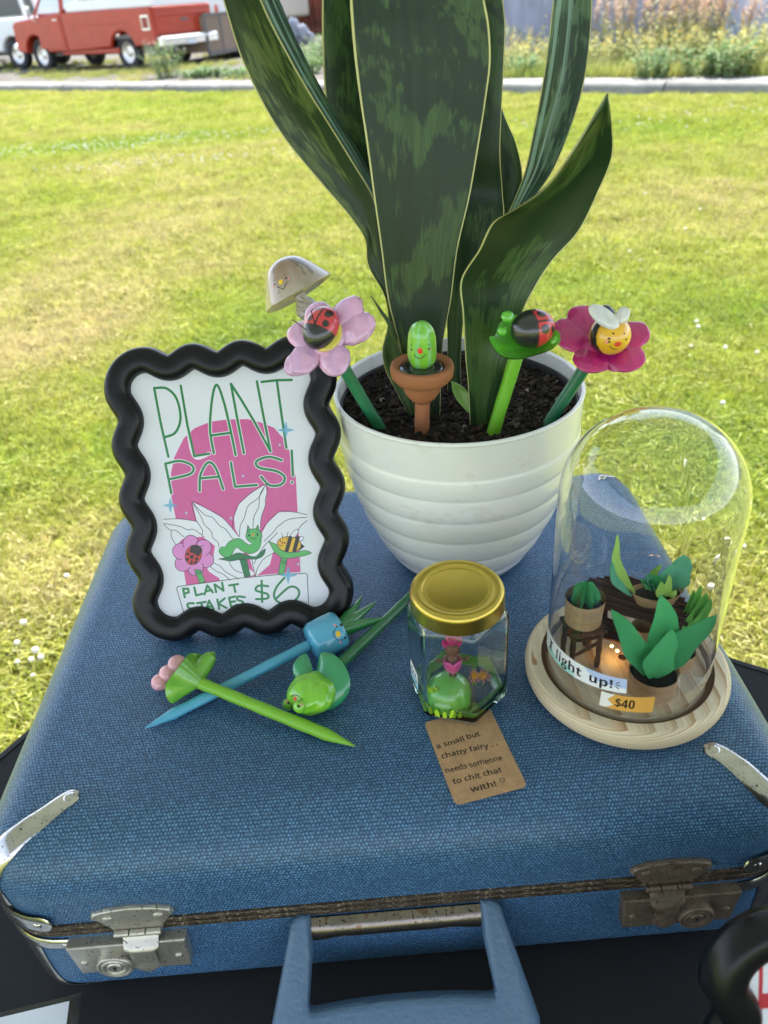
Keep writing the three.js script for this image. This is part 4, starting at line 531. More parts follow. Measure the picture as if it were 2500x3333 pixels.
// ------------------------------------------------------------------ planter and snake plant
const POT = V3(0.0655, TOP + 0.0006, -0.5565), POT_H = 0.160;
{
  const o = thing('planter', 'glossy white ribbed round planter filled with dark soil', 'planter', POT);
  const R = (y) => 0.0985 * (1 - 0.425 * Math.pow(1 - y / POT_H, 2.25)), prof = [[0, 0], [0.052, 0], [0.0545, 0.0008]];
  for (let i = 1; i <= 150; i++) { const y = 0.0015 + i / 150 * (POT_H - 0.0045); const ph = Math.pow(clamp((0.128 - y) / 0.128), 0.9) * 5.6; const rib = y < 0.128 ? 0.0017 * Math.pow(Math.abs(sin(ph * PI)), 0.55) * smooth(0, 0.012, y) : 0; prof.push([R(y) + rib - 0.0008, y]); }
  const r = 0.0985; prof.push([r + 0.0001, POT_H - 0.0022], [r - 0.0006, POT_H - 0.0006], [r - 0.0018, POT_H], [r - 0.0030, POT_H - 0.0006], [r - 0.0036, POT_H - 0.002], [r - 0.0050, POT_H - 0.03], [r - 0.012, POT_H - 0.06]);
  const smudge = dataTex(1024, 512, (i, j) => { const n = tfbm(i / 60, j / 60, 17, 9, 4, 141), m = tfbm(i / 9, j / 9, 114, 57, 3, 142); const s = smooth(0.63, 0.72, n) * smooth(0.5, 0.62, m) * 12; const k = 236 + 8 * (n - 0.5); return [k - s * 0.7, k - s * 0.85, k - 2 - s * 1.2]; });
  part('pot', lathe(prof, 128), phys(RGB(0.93, 0.93, 0.925), 0.32, { map: smudge, clearcoat: 0.55, clearcoatRoughness: 0.12 }), o);
  const soilY = POT_H - 0.022;
  part('liner', lathe([[0.0915, soilY - 0.01], [0.0925, POT_H - 0.0125], [0.0932, POT_H - 0.0115], [0.0938, POT_H - 0.0125], [0.0932, soilY - 0.012]], 96), std(RGB(0.03, 0.03, 0.032), 0.5), o);
  const st = dataTex(512, 512, (i, j) => { const n = tfbm(i / 5, j / 5, 102, 102, 3, 151), m = tfbm(i / 40, j / 40, 13, 13, 3, 152), k = 0.45 + 1.0 * n * (0.6 + 0.8 * m); const w = tfbm(i / 3, j / 3, 171, 171, 2, 153) > 0.80 ? 70 : 0; return [40 * k + w * 0.7, 31 * k + w * 0.66, 26 * k + w * 0.6]; });
  const soilM = std(RGB(0.9, 0.9, 0.9), 1, { map: st });
  const soilH = (x, z) => soilY + 0.010 * (fbm(x * 60 + 5, z * 60, 3, 161) - 0.5) + 0.006 * (fbm(x * 220, z * 220, 2, 163) - 0.5) + 0.004;
  part('soil', surf(90, 40, (u, v) => { const a = u * 2 * PI, q = 0.0916 * v, x = cos(a) * q, z = sin(a) * q; return V3(x, soilH(x, z), z); }, { flip: true, uv: (u, v) => [0.5 + cos(u * 2 * PI) * v * 0.9, 0.5 + sin(u * 2 * PI) * v * 0.9] }), soilM, o);
  // crumbs and bark: too many to count
  const list = [], tint = [[0.030, 0.021, 0.016], [0.018, 0.013, 0.011], [0.05, 0.032, 0.022], [0.012, 0.010, 0.009], [0.22, 0.20, 0.18]];
  const r2 = mulberry(991);
  for (let i = 0; i < 5200; i++) {
    const a = r2() * 2 * PI, q = 0.0905 * Math.sqrt(r2()), x = cos(a) * q, z = sin(a) * q, s = 0.0006 + 0.0020 * Math.pow(r2(), 3), t = r2() > 0.982 ? 4 : Math.floor(r2() * 4);
    const g = new THREE.IcosahedronGeometry(s, 0); const p = g.attributes.position; for (let k = 0; k < p.count; k++) { const h = 0.7 + 0.6 * hash2(Math.round(p.getX(k) * 1e6), Math.round(p.getY(k) * 1e6 + p.getZ(k) * 3e6), i); p.setXYZ(k, p.getX(k) * h * (t === 2 ? 1.9 : 1), p.getY(k) * h * 0.8, p.getZ(k) * h); }
    g.rotateY(r2() * 6).rotateZ(r2()).translate(x, soilH(x, z) + s * 0.4, z); g.computeVertexNormals();
    const c = tint[t], k2 = 0.7 + 0.6 * r2(); g.setAttribute('color', new THREE.Float32BufferAttribute(new Float32Array(p.count * 3).map((_, m) => c[m % 3] * k2), 3)); list.push(g);
  }
  const crumbs = part('soil_crumbs', merge(list), std(0xffffff, 1, { vertexColors: true }), o); crumbs.userData.kind = 'stuff';
}
function leafTexture(seed, dark, light, amount, silver = 0) {
  return dataTex(256, 1024, (i, j) => {
    const u = i / 256, v = j / 1024, m = Math.min(u, 1 - u);
    const band = fbm(u * 2.2, v * 24 + 2.0 * fbm(u * 3, v * 5, 2, seed + 3), 3, seed), st = fbm(u * 40, v * 70, 4, seed + 7), fine = fbm(u * 110, v * 60, 2, seed + 11);
    let k = smooth(0.47, 0.63, band + 0.45 * (st - 0.5)) * amount; k = clamp(k * (0.55 + 0.7 * fine));
    let c = [lerp(dark[0], light[0], k), lerp(dark[1], light[1], k), lerp(dark[2], light[2], k)];
    const g = 0.88 + 0.24 * fbm(u * 30, v * 6, 2, seed + 15); c = c.map(x => x * g);
    if (silver) { const s = silver * smooth(0.45, 0.6, fbm(u * 7, v * 3, 3, seed + 19)); c = [lerp(c[0], 130, s), lerp(c[1], 158, s), lerp(c[2], 150, s)]; }
    const e = 0.013 + 0.008 * fbm(v * 20, 1, 2, seed + 21), w = 1 - smooth(e * 0.7, e, m); return [lerp(c[0], 206, w), lerp(c[1], 202, w), lerp(c[2], 138, w)];
  });
}
const leafMats = [leafTexture(201, [24, 48, 22], [80, 106, 52], 0.66), leafTexture(231, [29, 54, 26], [80, 106, 54], 0.6), leafTexture(261, [36, 56, 30], [102, 116, 62], 0.75), leafTexture(291, [30, 58, 36], [96, 124, 88], 0.8, 0.85)].map(t => phys(RGB(1.0, 1.0, 1.0), 0.37, { map: t, specularIntensity: 0.7, bumpMap: t, bumpScale: 0.0003 }));
const youngLeaf = phys(RGB(0.16, 0.30, 0.06), 0.45);
{
  const o = thing('snake_plant', 'tall snake plant with dark mottled leaves edged in yellow growing in white planter', 'plant', V3(POT.x, TOP + 0.138, POT.z));
  const Z = (x, y, z) => onZ(700 + 0.8137 * x, 0.8137 * y, z);
  // stations: [left x, left y, right x, right y, z, bow]; the pixels are read off the photograph, z is the leaf's own distance
  function leaf(st, mat, th = 0.0016) {
    const A = new THREE.CatmullRomCurve3(st.map(s => Z(s[0], s[1], s[4])), false, 'centripetal'), B = new THREE.CatmullRomCurve3(st.map(s => Z(s[2], s[3], s[6] ?? s[4])), false, 'centripetal');
    const bow = (v) => { const f = v * (st.length - 1), i = Math.min(st.length - 2, Math.floor(f)); return lerp(st[i][5], st[i + 1][5], f - i); };
    const nu = 20, nv = st.length * 7;
    const mid = (u, v) => { const a = A.getPoint(v), b = B.getPoint(v), w = a.distanceTo(b), p = a.lerp(b, u), k = 1 - Math.pow(u * 2 - 1, 2); p.z -= bow(v) * w * k; return p; };
    const nrm = (u, v) => { const e = 0.01, p = mid(clamp(u - e), v), q = mid(clamp(u + e), v), r = mid(u, clamp(v - e)), s = mid(u, clamp(v + e)); const n = q.sub(p).cross(s.sub(r)); if (n.lengthSq() < 1e-16) n.set(0, 0, 1); return n.normalize(); };
    const L = A.getLength(), face = (sg) => surf(nu, nv, (u, v) => { const k = 1 - Math.pow(Math.abs(u * 2 - 1), 6); return mid(u, v).addScaledVector(nrm(u, v), sg * (0.0001 + th * k)); }, { flip: sg < 0, uv: (u, v) => [u, v * L / 0.62] });
    return part('leaf', inWorld(merge([face(1), face(-1)]), o), mat, o);
  }
  const s = (y, l, r, z, b = 0.1) => [l, y, r, y, z, b];
  leaf([s(1500, 720, 800, -0.585), s(1200, 690, 860, -0.59), s(850, 628, 900, -0.595), s(690, 548, 900, -0.6), s(580, 494, 880, -0.6), s(420, 446, 860, -0.602), s(200, 430, 840, -0.605), s(0, 428, 820, -0.61), s(-300, 440, 780, -0.62), s(-700, 540, 700, -0.63), s(-880, 618, 622, -0.635)], leafMats[1]);
  leaf([s(1560, 930, 985, -0.575), s(1400, 930, 985, -0.58), s(1200, 925, 1010, -0.585), s(1000, 915, 1105, -0.59), s(870, 900, 1155, -0.595), s(770, 890, 1150, -0.6), s(620, 880, 1141, -0.6), s(450, 870, 1146, -0.602), s(250, 860, 1156, -0.605), s(100, 860, 1161, -0.608), s(0, 860, 1152, -0.61), s(-300, 870, 1110, -0.62), s(-650, 920, 1020, -0.63), s(-820, 968, 972, -0.635)], leafMats[1]);
  leaf([s(1660, 790, 900, -0.536), s(1500, 765, 905, -0.540), s(1368, 735, 913, -0.543), s(1200, 692, 944, -0.547), s(1000, 665, 970, -0.55), s(780, 634, 1020, -0.553), s(560, 604, 1058, -0.556), s(400, 580, 1083, -0.559), s(250, 560, 1102, -0.561), s(100, 546, 1096, -0.563), s(0, 540, 1078, -0.565), s(-300, 545, 1020, -0.57), s(-700, 610, 900, -0.58), s(-930, 745, 750, -0.585)], leafMats[0]);
  // leaf arching to the left, folded along its length
  leaf([[740, 1500, 790, 1480, -0.560, 0.1], [700, 1330, 750, 1300, -0.560, 0.1], [680, 1190, 705, 1160, -0.562, 0.1], [612, 1060, 670, 1000, -0.565, 0.15], [600, 960, 648, 860, -0.566, 0.15], [550, 880, 632, 790, -0.567, 0.15], [430, 740, 545, 640, -0.568, 0.18], [282, 560, 452, 490, -0.567, 0.2], [200, 430, 372, 362, -0.565, 0.2], [112, 250, 296, 230, -0.562, 0.2], [32, 0, 182, 0, -0.558, 0.2], [-60, -330, 80, -330, -0.55, 0.15], [-130, -640, -40, -640, -0.54, 0.1], [-165, -820, -155, -820, -0.535, 0.1]], leafMats[2]);
  leaf([[690, 1160, 700, 1150, -0.570, 0.05, -0.578], [648, 860, 660, 860, -0.570, 0.05, -0.585], [632, 790, 650, 790, -0.571, 0.05, -0.59], [545, 640, 592, 640, -0.572, 0.05, -0.595], [452, 490, 500, 490, -0.571, 0.05, -0.595], [372, 362, 428, 362, -0.569, 0.05, -0.592], [296, 230, 360, 230, -0.566, 0.05, -0.588], [182, 0, 258, 0, -0.562, 0.05, -0.58], [80, -330, 140, -330, -0.555, 0.05, -0.57], [-40, -640, -10, -640, -0.545, 0.05, -0.555], [-150, -815, -145, -815, -0.54, 0.05]], leafMats[3]);
  leaf([s(1300, 1040, 1075, -0.60), s(1200, 1050, 1090, -0.60), s(950, 1125, 1180, -0.602), s(810, 1192, 1264, -0.604), s(690, 1238, 1346, -0.606), s(520, 1275, 1420, -0.608), s(330, 1310, 1476, -0.61), s(150, 1336, 1500, -0.612), s(0, 1352, 1508, -0.614), s(-300, 1385, 1500, -0.62), s(-650, 1420, 1480, -0.63), s(-820, 1448, 1452, -0.635)].map(q => { q[5] = 0.28; return q; }), leafMats[3]);
  leaf([s(1250, 1035, 1070, -0.612), s(950, 1075, 1160, -0.615), s(800, 1095, 1216, -0.618), s(700, 1105, 1229, -0.62), s(570, 1110, 1202, -0.622), s(470, 1125, 1160, -0.624), s(430, 1143, 1147, -0.625)], leafMats[1]);
  leaf([[1020, 1700, 1105, 1700, -0.513, 0.12], [1012, 1540, 1145, 1540, -0.512, 0.12], [1003, 1440, 1172, 1443, -0.511, 0.14], [990, 1250, 1230, 1251, -0.51, 0.16, -0.52], [984, 1120, 1265, 1178, -0.509, 0.16, -0.522], [1055, 1000, 1345, 1050, -0.508, 0.16, -0.524], [1112, 890, 1452, 930, -0.507, 0.16, -0.524], [1190, 842, 1530, 775, -0.506, 0.18, -0.522], [1310, 762, 1588, 630, -0.505, 0.2, -0.518], [1435, 600, 1588, 500, -0.504, 0.2, -0.51], [1540, 425, 1578, 412, -0.503, 0.1], [1566, 380, 1572, 376, -0.503, 0.05]], leafMats[1]);
  leaf([[745, 1440, 765, 1440, -0.535, 0.1], [715, 1370, 745, 1400, -0.535, 0.1], [685, 1290, 714, 1300, -0.536, 0.1], [657, 1245, 676, 1252, -0.538, 0.1], [640, 1212, 648, 1215, -0.539, 0.1], [623, 1185, 627, 1185, -0.54, 0.1]], leafMats[0], 0.0008);
  leaf([[775, 1660, 800, 1660, -0.528, 0.1], [722, 1560, 778, 1560, -0.53, 0.15], [682, 1480, 760, 1480, -0.532, 0.15], [669, 1400, 742, 1400, -0.534, 0.15], [688, 1320, 712, 1320, -0.536, 0.1], [692, 1290, 697, 1290, -0.537, 0.1]], leafMats[1], 0.001);
  leaf([[1010, 1650, 1030, 1650, -0.513, 0.1], [962, 1592, 1022, 1600, -0.514, 0.25], [948, 1556, 1010, 1566, -0.516, 0.3], [947, 1540, 975, 1540, -0.517, 0.2], [944, 1526, 948, 1526, -0.518, 0.1]], youngLeaf, 0.0008);
}
// ------------------------------------------------------------------ wavy picture frame with the price print
function wavyLine(w, h, kx, ky, A, rc) { // closed centre line in x, y with outward normals
  const pts = [], add = (x, y, nx, ny, o) => pts.push([x + nx * o, y + ny * o, nx, ny]);
  const a = w / 2, b = h / 2, per = 96;
  const side = (x0, y0, x1, y1, nx, ny, k) => { for (let i = 1; i < per; i++) { const t = i / per; add(lerp(x0, x1, t), lerp(y0, y1, t), nx, ny, A * cos(2 * PI * k * t)); } };
  const arc = (cx, cy, a0) => { for (let i = 0; i <= 16; i++) { const t = a0 + i / 16 * PI / 2; add(cx + rc * cos(t), cy + rc * sin(t), cos(t), sin(t), A); } };
  side(a, -b + rc, a, b - rc, 1, 0, ky); arc(a - rc, b - rc, 0); side(a - rc, b, -a + rc, b, 0, 1, kx); arc(-a + rc, b - rc, PI / 2); side(-a, b - rc, -a, -b + rc, -1, 0, ky); arc(-a + rc, -b + rc, PI); side(-a + rc, -b, a - rc, -b, 0, -1, kx); arc(a - rc, -b + rc, 1.5 * PI);
  // true normals of the wavy line
  const n = pts.length; return pts.map((p, i) => { const q = pts[(i + n - 1) % n], r = pts[(i + 1) % n]; let tx = r[0] - q[0], ty = r[1] - q[1]; const l = Math.hypot(tx, ty); return [p[0], p[1], ty / l, -tx / l]; });
}
function wavyRim(line, hw, z0, z1) {
  const n = line.length, prof = []; // (across, height): flat back, rounded front
  prof.push([-1, 0], [-1, 0.30], [-0.97, 0.55], [-0.86, 0.80], [-0.62, 0.95], [-0.3, 1], [0, 1], [0.35, 1], [0.66, 0.95], [0.88, 0.80], [0.98, 0.55], [1, 0.25], [1, 0], [-1, 0]);
  return surf(n, prof.length - 1, (u, v) => { const p = line[Math.round(u * n) % n], q = prof[Math.round(v * (prof.length - 1))]; return V3(p[0] + p[2] * q[0] * hw, p[1] + p[3] * q[0] * hw, lerp(z0, z1, q[1])); }, { flip: true });
}
const FR = { x: -0.1161, z: -0.4582, yaw: -0.0067, tilt: 0.416, w: 0.1233, h: 0.1785, b: 0.024 };
const blackFrame = phys(RGB(0.007, 0.007, 0.008), 0.30, { specularIntensity: 0.55 });
function frameThing(name, label, base, yaw, tilt, w, h, b, draw, cw, ch, lean) {
  const ex = V3(cos(yaw), 0, -sin(yaw)), n0 = V3(sin(yaw), 0, cos(yaw)), ey = V3(0, cos(tilt), 0).addScaledVector(n0, -sin(tilt)), nz = new THREE.Vector3().crossVectors(ex, ey);
  const o = thing(name, label, 'picture frame', base);
  o.quaternion.setFromRotationMatrix(new THREE.Matrix4().makeBasis(ex, ey, nz));
  const line = wavyLine(w + 0.0245, h + 0.0245, 3, 4, 0.0036, 0.019).map(p => [p[0], p[1] + b + h / 2, p[2], p[3]]);
  const rim = wavyRim(line, 0.0099, -0.007, 0.0085);
  part('frame_rim', rim, blackFrame, o);
  const W = w + 0.012, H = h + 0.012;
  const toCanvas = (px, py) => { const p = onPlane(px, py, base, nz).sub(base); return [(p.dot(ex) / W + 0.5) * cw, (1 - (p.dot(ey) - b + 0.006) / H) * ch]; };
  const tex = canvasTex(cw, ch, (g) => draw(g, toCanvas));
  part('print', new THREE.PlaneGeometry(W, H).translate(0, b + h / 2, 0), phys(RGB(0.84, 0.84, 0.87), 0.55, { map: tex, clearcoat: 0.35, clearcoatRoughness: 0.08 }), o);
  part('backing', box(W, H, 0.003, 0, b + h / 2, -0.0045), std(RGB(0.02, 0.02, 0.02), 0.8), o);
  const L = (b + h * 0.62), drop = L * cos(tilt), bk = new THREE.Vector3(0, b + h * 0.62, -0.006); // easel foot from mid height down to the table
  const topW = bk.clone().applyQuaternion(o.quaternion), foot = topW.clone().addScaledVector(n0, -drop * 0.42).setY(-base.y + lean + 0.0015), f2 = foot.clone().applyQuaternion(o.quaternion.clone().invert());
  const d = f2.clone().sub(bk), len = d.length(), q = new THREE.Quaternion().setFromUnitVectors(V3(0, -1, 0), d.clone().normalize());
  part('stand', box(0.04, len, 0.0025, 0, -len / 2, 0, 0.001).applyQuaternion(q).translate(bk.x, bk.y, bk.z), std(RGB(0.02, 0.02, 0.02), 0.7), o);
  return o;
}
function artDrawer(g, map, S) { // S: pixel of the zoomed photo -> canvas
  const P = (p) => map(...S(p[0], p[1]));
  const path = (pts, curve, close) => { const q = pts.map(P); g.beginPath(); g.moveTo(q[0][0], q[0][1]); if (!curve) for (const a of q.slice(1)) g.lineTo(a[0], a[1]); else { for (let i = 0; i < q.length - 1; i++) { const p0 = q[Math.max(0, i - 1)], p1 = q[i], p2 = q[i + 1], p3 = q[Math.min(q.length - 1, i + 2)]; g.bezierCurveTo(p1[0] + (p2[0] - p0[0]) / 6, p1[1] + (p2[1] - p0[1]) / 6, p2[0] - (p3[0] - p1[0]) / 6, p2[1] - (p3[1] - p1[1]) / 6, p2[0], p2[1]); } } if (close) g.closePath(); };
  const o = P([0, 0]), k = Math.hypot(P([100, 0])[0] - o[0], P([100, 0])[1] - o[1]) / 100;
  return { P, k, line: (pts, c, w, curve = false) => { g.strokeStyle = c; g.lineWidth = w * k; g.lineCap = g.lineJoin = 'round'; path(pts, curve); g.stroke(); }, fill: (pts, c, curve = false, edge = null, ew = 5) => { path(pts, curve, true); g.fillStyle = c; g.fill(); if (edge) { g.strokeStyle = edge; g.lineWidth = ew * k; g.lineJoin = 'round'; g.stroke(); } }, oval: (x, y, rx, ry, rot, c, edge = null, ew = 5) => { const pts = []; for (let i = 0; i <= 28; i++) { const a = i / 28 * 2 * PI, u = rx * cos(a), v = ry * sin(a); pts.push([x + u * cos(rot) - v * sin(rot), y + u * sin(rot) + v * cos(rot)]); } path(pts, false, true); if (c) { g.fillStyle = c; g.fill(); } if (edge) { g.strokeStyle = edge; g.lineWidth = ew * k; g.stroke(); } } };
}
function drawPrint(g, map) {
  const A = artDrawer(g, map, (x, y) => [500 + 0.38434 * x, 1200 + 0.38434 * y]), W = g.canvas.width, H = g.canvas.height;
  g.fillStyle = '#eceef4'; g.fillRect(0, 0, W, H);
  const PINK = '#dc5f9f', GR = '#1f8548', INK = '#20202a', PAPER = '#eff0f6';
  A.fill([[275, 1832], [185, 1255], [150, 1075], [148, 880], [178, 745], [255, 590], [345, 505], [480, 450], [620, 430], [800, 428], [920, 460], [1020, 500], [1108, 600], [1142, 680], [1172, 760], [1204, 920], [1220, 1210], [1245, 1722], [960, 1742], [560, 1798]], PINK, false);
  const r = mulberry(5); g.globalAlpha = 0.10; for (let i = 0; i < 260; i++) { const x = 180 + 1000 * r(), y = 470 + 800 * r(); if ((x - 690) ** 2 + (y - 950) ** 2 * (y < 950 ? 1 : 0) < 500 ** 2 && x > 200 && x < 1180) A.line([[x, y], [x + 60 * (r() - 0.5), y + 120 * (r() - 0.3)]], r() > 0.5 ? '#f08ac0' : '#c4478a', 10 + 10 * r()); } g.globalAlpha = 1;
  const letters = [[[5, 165], [60, 460], [125, 745]], [[5, 165], [110, 168], [195, 255], [228, 420], [185, 540], [95, 580]], [[230, 145], [285, 470], [345, 740], [470, 720]], [[510, 715], [478, 500], [500, 230], [540, 140], [600, 300], [660, 560], [695, 730]], [[490, 565], [640, 545]], [[655, 128], [710, 430], [765, 715]], [[655, 128], [740, 260], [860, 460], [990, 700]], [[990, 700], [930, 400], [875, 108]], [[915, 112], [1040, 98], [1170, 95]], [[1045, 110], [1085, 400], [1125, 670]],
    [[100, 805], [128, 940], [150, 1055]], [[100, 805], [225, 782], [330, 825], [312, 890], [140, 935]], [[390, 1035], [398, 900], [460, 795], [525, 840], [590, 1020]], [[390, 930], [550, 915]], [[655, 795], [690, 1000], [875, 985]], [[1085, 775], [975, 747], [872, 785], [895, 838], [1040, 868], [1110, 920], [1080, 980], [985, 988], [910, 915]], [[1170, 695], [1180, 905]], [[1171, 962], [1173, 963]]];
  for (const l of letters) A.line(l, '#f4eef6', 34, l.length > 3); for (const l of letters) A.line(l, GR, 21, l.length > 3 && l.length !== 4);
  const leaves = [[[85, 1275], [230, 1273], [362, 1292], [430, 1420], [250, 1440], [190, 1490], [150, 1370], [85, 1320]], [[1300, 1236], [1180, 1213], [1062, 1214], [965, 1305], [895, 1430], [855, 1600], [868, 1760], [985, 1660], [1010, 1560], [1100, 1480], [1305, 1280]], [[328, 1130], [460, 1190], [590, 1268], [725, 1420], [770, 1520], [730, 1785], [565, 1800], [500, 1640], [520, 1500], [412, 1420], [366, 1290]], [[946, 980], [820, 1058], [722, 1148], [680, 1258], [692, 1360], [735, 1440], [800, 1560], [860, 1760], [900, 1360], [916, 1255], [946, 1150], [960, 1050]], [[420, 1620], [520, 1640], [620, 1700], [760, 1660], [870, 1740], [720, 1785], [580, 1790], [470, 1720]]];
  for (const l of leaves) A.fill(l, PAPER, false);
  const ink = [leaves[0].slice(0, 3), [[85, 1310], [220, 1335], [290, 1365], [340, 1362], [410, 1410]], [[85, 1318], [140, 1365], [190, 1370], [255, 1425]], [[150, 1370], [150, 1420], [185, 1485], [210, 1490]], [[362, 1292], [328, 1130], [460, 1190], [590, 1268], [725, 1425]], [[330, 1135], [430, 1235], [500, 1260], [560, 1330], [610, 1360], [670, 1440]], [[332, 1138], [400, 1250], [430, 1320], [490, 1380], [500, 1430], [545, 1470], [552, 1510]], [[366, 1290], [412, 1365], [412, 1410], [430, 1425]], [[668, 1345], [680, 1258], [722, 1148], [820, 1058], [946, 980], [960, 1050], [946, 1110], [946, 1160], [912, 1260], [905, 1350]], [[946, 985], [890, 1090], [800, 1165], [770, 1260], [735, 1330], [728, 1420]], [[944, 990], [900, 1070], [890, 1170], [850, 1255], [842, 1345]], [[915, 1370], [965, 1305], [1062, 1214], [1180, 1213], [1300, 1236]], [[935, 1460], [1000, 1400], [1060, 1330], [1150, 1275], [1300, 1258]], [[1200, 1420], [1240, 1340], [1300, 1285]], [[850, 1650], [930, 1510], [1010, 1430], [1050, 1390]], [[865, 1755], [880, 1690], [935, 1610], [1020, 1560]], [[860, 1760], [830, 1605]], [[470, 1630], [560, 1670], [610, 1720], [720, 1780]], [[470, 1670], [540, 1720], [590, 1740], [645, 1790]], [[640, 1640], [680, 1700], [750, 1730]], [[740, 1540], [705, 1500]]];
  for (const l of ink) A.line(l, INK, 5, true);
  // flower with ladybird
  for (let i = 0; i < 6; i++) { const a = i / 6 * 2 * PI + 0.35; A.oval(335 + 108 * cos(a), 1582 + 100 * sin(a), 74, 68, a, '#e58fd0', INK, 5); } A.oval(335, 1580, 105, 100, 0, '#e58fd0');
  A.fill([[345, 1700], [400, 1705], [438, 1808], [390, 1815]], '#5fb565', false, INK, 4); for (let i = 0; i < 3; i++) A.line([[352, 1720 + i * 11], [402, 1714 + i * 11]], INK, 4);
  A.oval(337, 1578, 68, 86, 0.35, '#d8392e', INK, 5); A.oval(362, 1532, 52, 40, 0.35, '#2b1c22'); A.line([[362, 1530], [312, 1650]], INK, 6); for (const [x, y, s] of [[320, 1545, 15], [290, 1570, 13], [322, 1593, 17], [285, 1615, 14], [355, 1640, 13], [376, 1575, 15], [365, 1612, 14], [322, 1640, 13]]) A.oval(x, y, s, s, 0, '#1d1418'); A.line([[365, 1500], [366, 1462]], INK, 4); A.line([[385, 1510], [428, 1493]], INK, 4);
  // caterpillar on a leaf
  A.fill([[726, 1600], [783, 1592], [820, 1758], [770, 1766]], '#1d7a45', false, INK, 4); for (let i = 0; i < 3; i++) A.line([[722, 1600 + i * 10], [778, 1594 + i * 10]], INK, 4);
  A.fill([[550, 1612], [640, 1592], [720, 1560], [850, 1592], [900, 1560], [945, 1526], [930, 1580], [870, 1612], [760, 1612], [650, 1632]], '#1d7a45', true, INK, 4);
  const worm = [[592, 1545], [625, 1560], [660, 1500], [715, 1475], [765, 1510], [815, 1530], [865, 1500], [875, 1420]]; A.line(worm, INK, 84, true); A.line(worm, '#56ba62', 76, true); A.fill([[790, 1380], [798, 1325], [822, 1372]], '#56ba62', false, INK, 5); A.fill([[862, 1362], [884, 1322], [896, 1375]], '#56ba62', false, INK, 5); A.oval(850, 1415, 68, 60, 0, '#56ba62', INK, 5); A.line([[858, 1440], [872, 1500]], '#56ba62', 74);
  A.oval(808, 1412, 9, 9, 0, INK); A.oval(880, 1406, 9, 9, 0, INK); A.oval(842, 1406, 11, 15, 0.3, '#e5a434'); A.line([[820, 1432], [848, 1444], [872, 1428]], INK, 5, true); A.line([[798, 1390], [815, 1388]], INK, 4); A.line([[872, 1386], [888, 1385]], INK, 4);
  // bee on a leaf
  A.fill([[1078, 1608], [1132, 1602], [1105, 1740], [1056, 1742]], '#5fb565', false, INK, 4); for (let i = 0; i < 3; i++) A.line([[1080, 1625 + i * 12], [1130, 1632 + i * 12]], INK, 4);
  A.fill([[975, 1462], [1040, 1490], [1100, 1545], [1200, 1555], [1280, 1540], [1335, 1562], [1250, 1590], [1150, 1605], [1085, 1600], [1020, 1550]], '#62bd66', true, INK, 4);
  for (const [x, y, a] of [[1192, 1400, -0.9], [1228, 1445, -0.25]]) A.oval(x, y, 46, 22, a, PAPER, INK, 4);
  A.fill([[1225, 1460], [1280, 1505], [1230, 1545]], '#2a2420'); A.oval(1148, 1488, 102, 66, 0.1, '#f0bf34', INK, 5);
  for (const x of [1148, 1212]) A.line([[x + 10, 1432], [x - 6, 1490], [x - 20, 1540]], '#2a2420', 34, true);
  A.oval(1073, 1460, 7, 7, 0, INK); A.oval(1110, 1475, 7, 7, 0, INK); A.oval(1090, 1474, 8, 9, 0, '#d8392e'); A.line([[1062, 1484], [1070, 1500], [1092, 1496]], INK, 5); A.line([[1098, 1448], [1085, 1390]], INK, 4); A.line([[1125, 1445], [1140, 1380]], INK, 4);
  // price box
  A.fill([[195, 1860], [700, 1785], [1290, 1735], [1330, 2200], [290, 2200]], PAPER, false); A.line([[290, 2180], [195, 1862], [205, 1845], [720, 1775], [1040, 1745], [1285, 1733], [1302, 1745], [1312, 1985]], INK, 6);
  const small = [[[250, 1862], [264, 1936]], [[250, 1866], [292, 1862], [298, 1894], [258, 1906]], [[345, 1852], [360, 1920], [415, 1906]], [[432, 1912], [455, 1836], [502, 1894]], [[444, 1886], [492, 1874]], [[530, 1892], [516, 1826], [592, 1880], [580, 1812]], [[640, 1836], [716, 1824]], [[680, 1832], [692, 1890]],
    [[340, 1986], [292, 1990], [294, 2022], [336, 2038], [322, 2064], [285, 2062]], [[368, 1986], [442, 1975]], [[405, 1982], [412, 2046]], [[445, 2046], [470, 1964], [508, 2036]], [[454, 2020], [496, 2010]], [[540, 1955], [556, 2032]], [[602, 1945], [548, 1990], [618, 2026]], [[692, 1930], [640, 1940], [656, 2016], [702, 2006]], [[648, 1976], [690, 1970]], [[772, 1936], [716, 1930], [712, 1958], [756, 1974], [746, 2000], [700, 2000]],
    [[970, 1842], [890, 1838], [868, 1878], [962, 1908], [962, 1945], [868, 1952]], [[915, 1796], [920, 1976]], [[1108, 1772], [1045, 1845], [1020, 1920], [1055, 1975], [1150, 1990], [1225, 1930], [1222, 1866], [1150, 1850], [1040, 1945]]];
  for (const l of small) A.line(l, GR, 20, l.length > 4);
  const star = (x, y, s) => { const q = []; for (let i = 0; i < 8; i++) { const a = i * PI / 4, R = i % 2 ? s * 0.26 : s; q.push([x + R * cos(a), y + R * sin(a)]); } A.fill(q, 'rgba(110,178,214,0.82)', false, 'rgba(110,178,214,0.7)', 12); };
  star(1120, 520, 62); star(143, 1158, 54); star(1140, 1748, 66); for (const [x, y] of [[1068, 646], [757, 910], [276, 1222], [654, 1266], [1226, 1656]]) A.oval(x, y, 11, 11, 0, '#cfc6de', '#a090b8', 3);
}
frameThing('picture_frame', 'black wavy picture frame holding a hand drawn plant stake price print on blue suitcase', V3(FR.x, TOP + 0.0032, FR.z), FR.yaw, FR.tilt, FR.w, FR.h, FR.b, drawPrint, 1024, 1450, TOP);
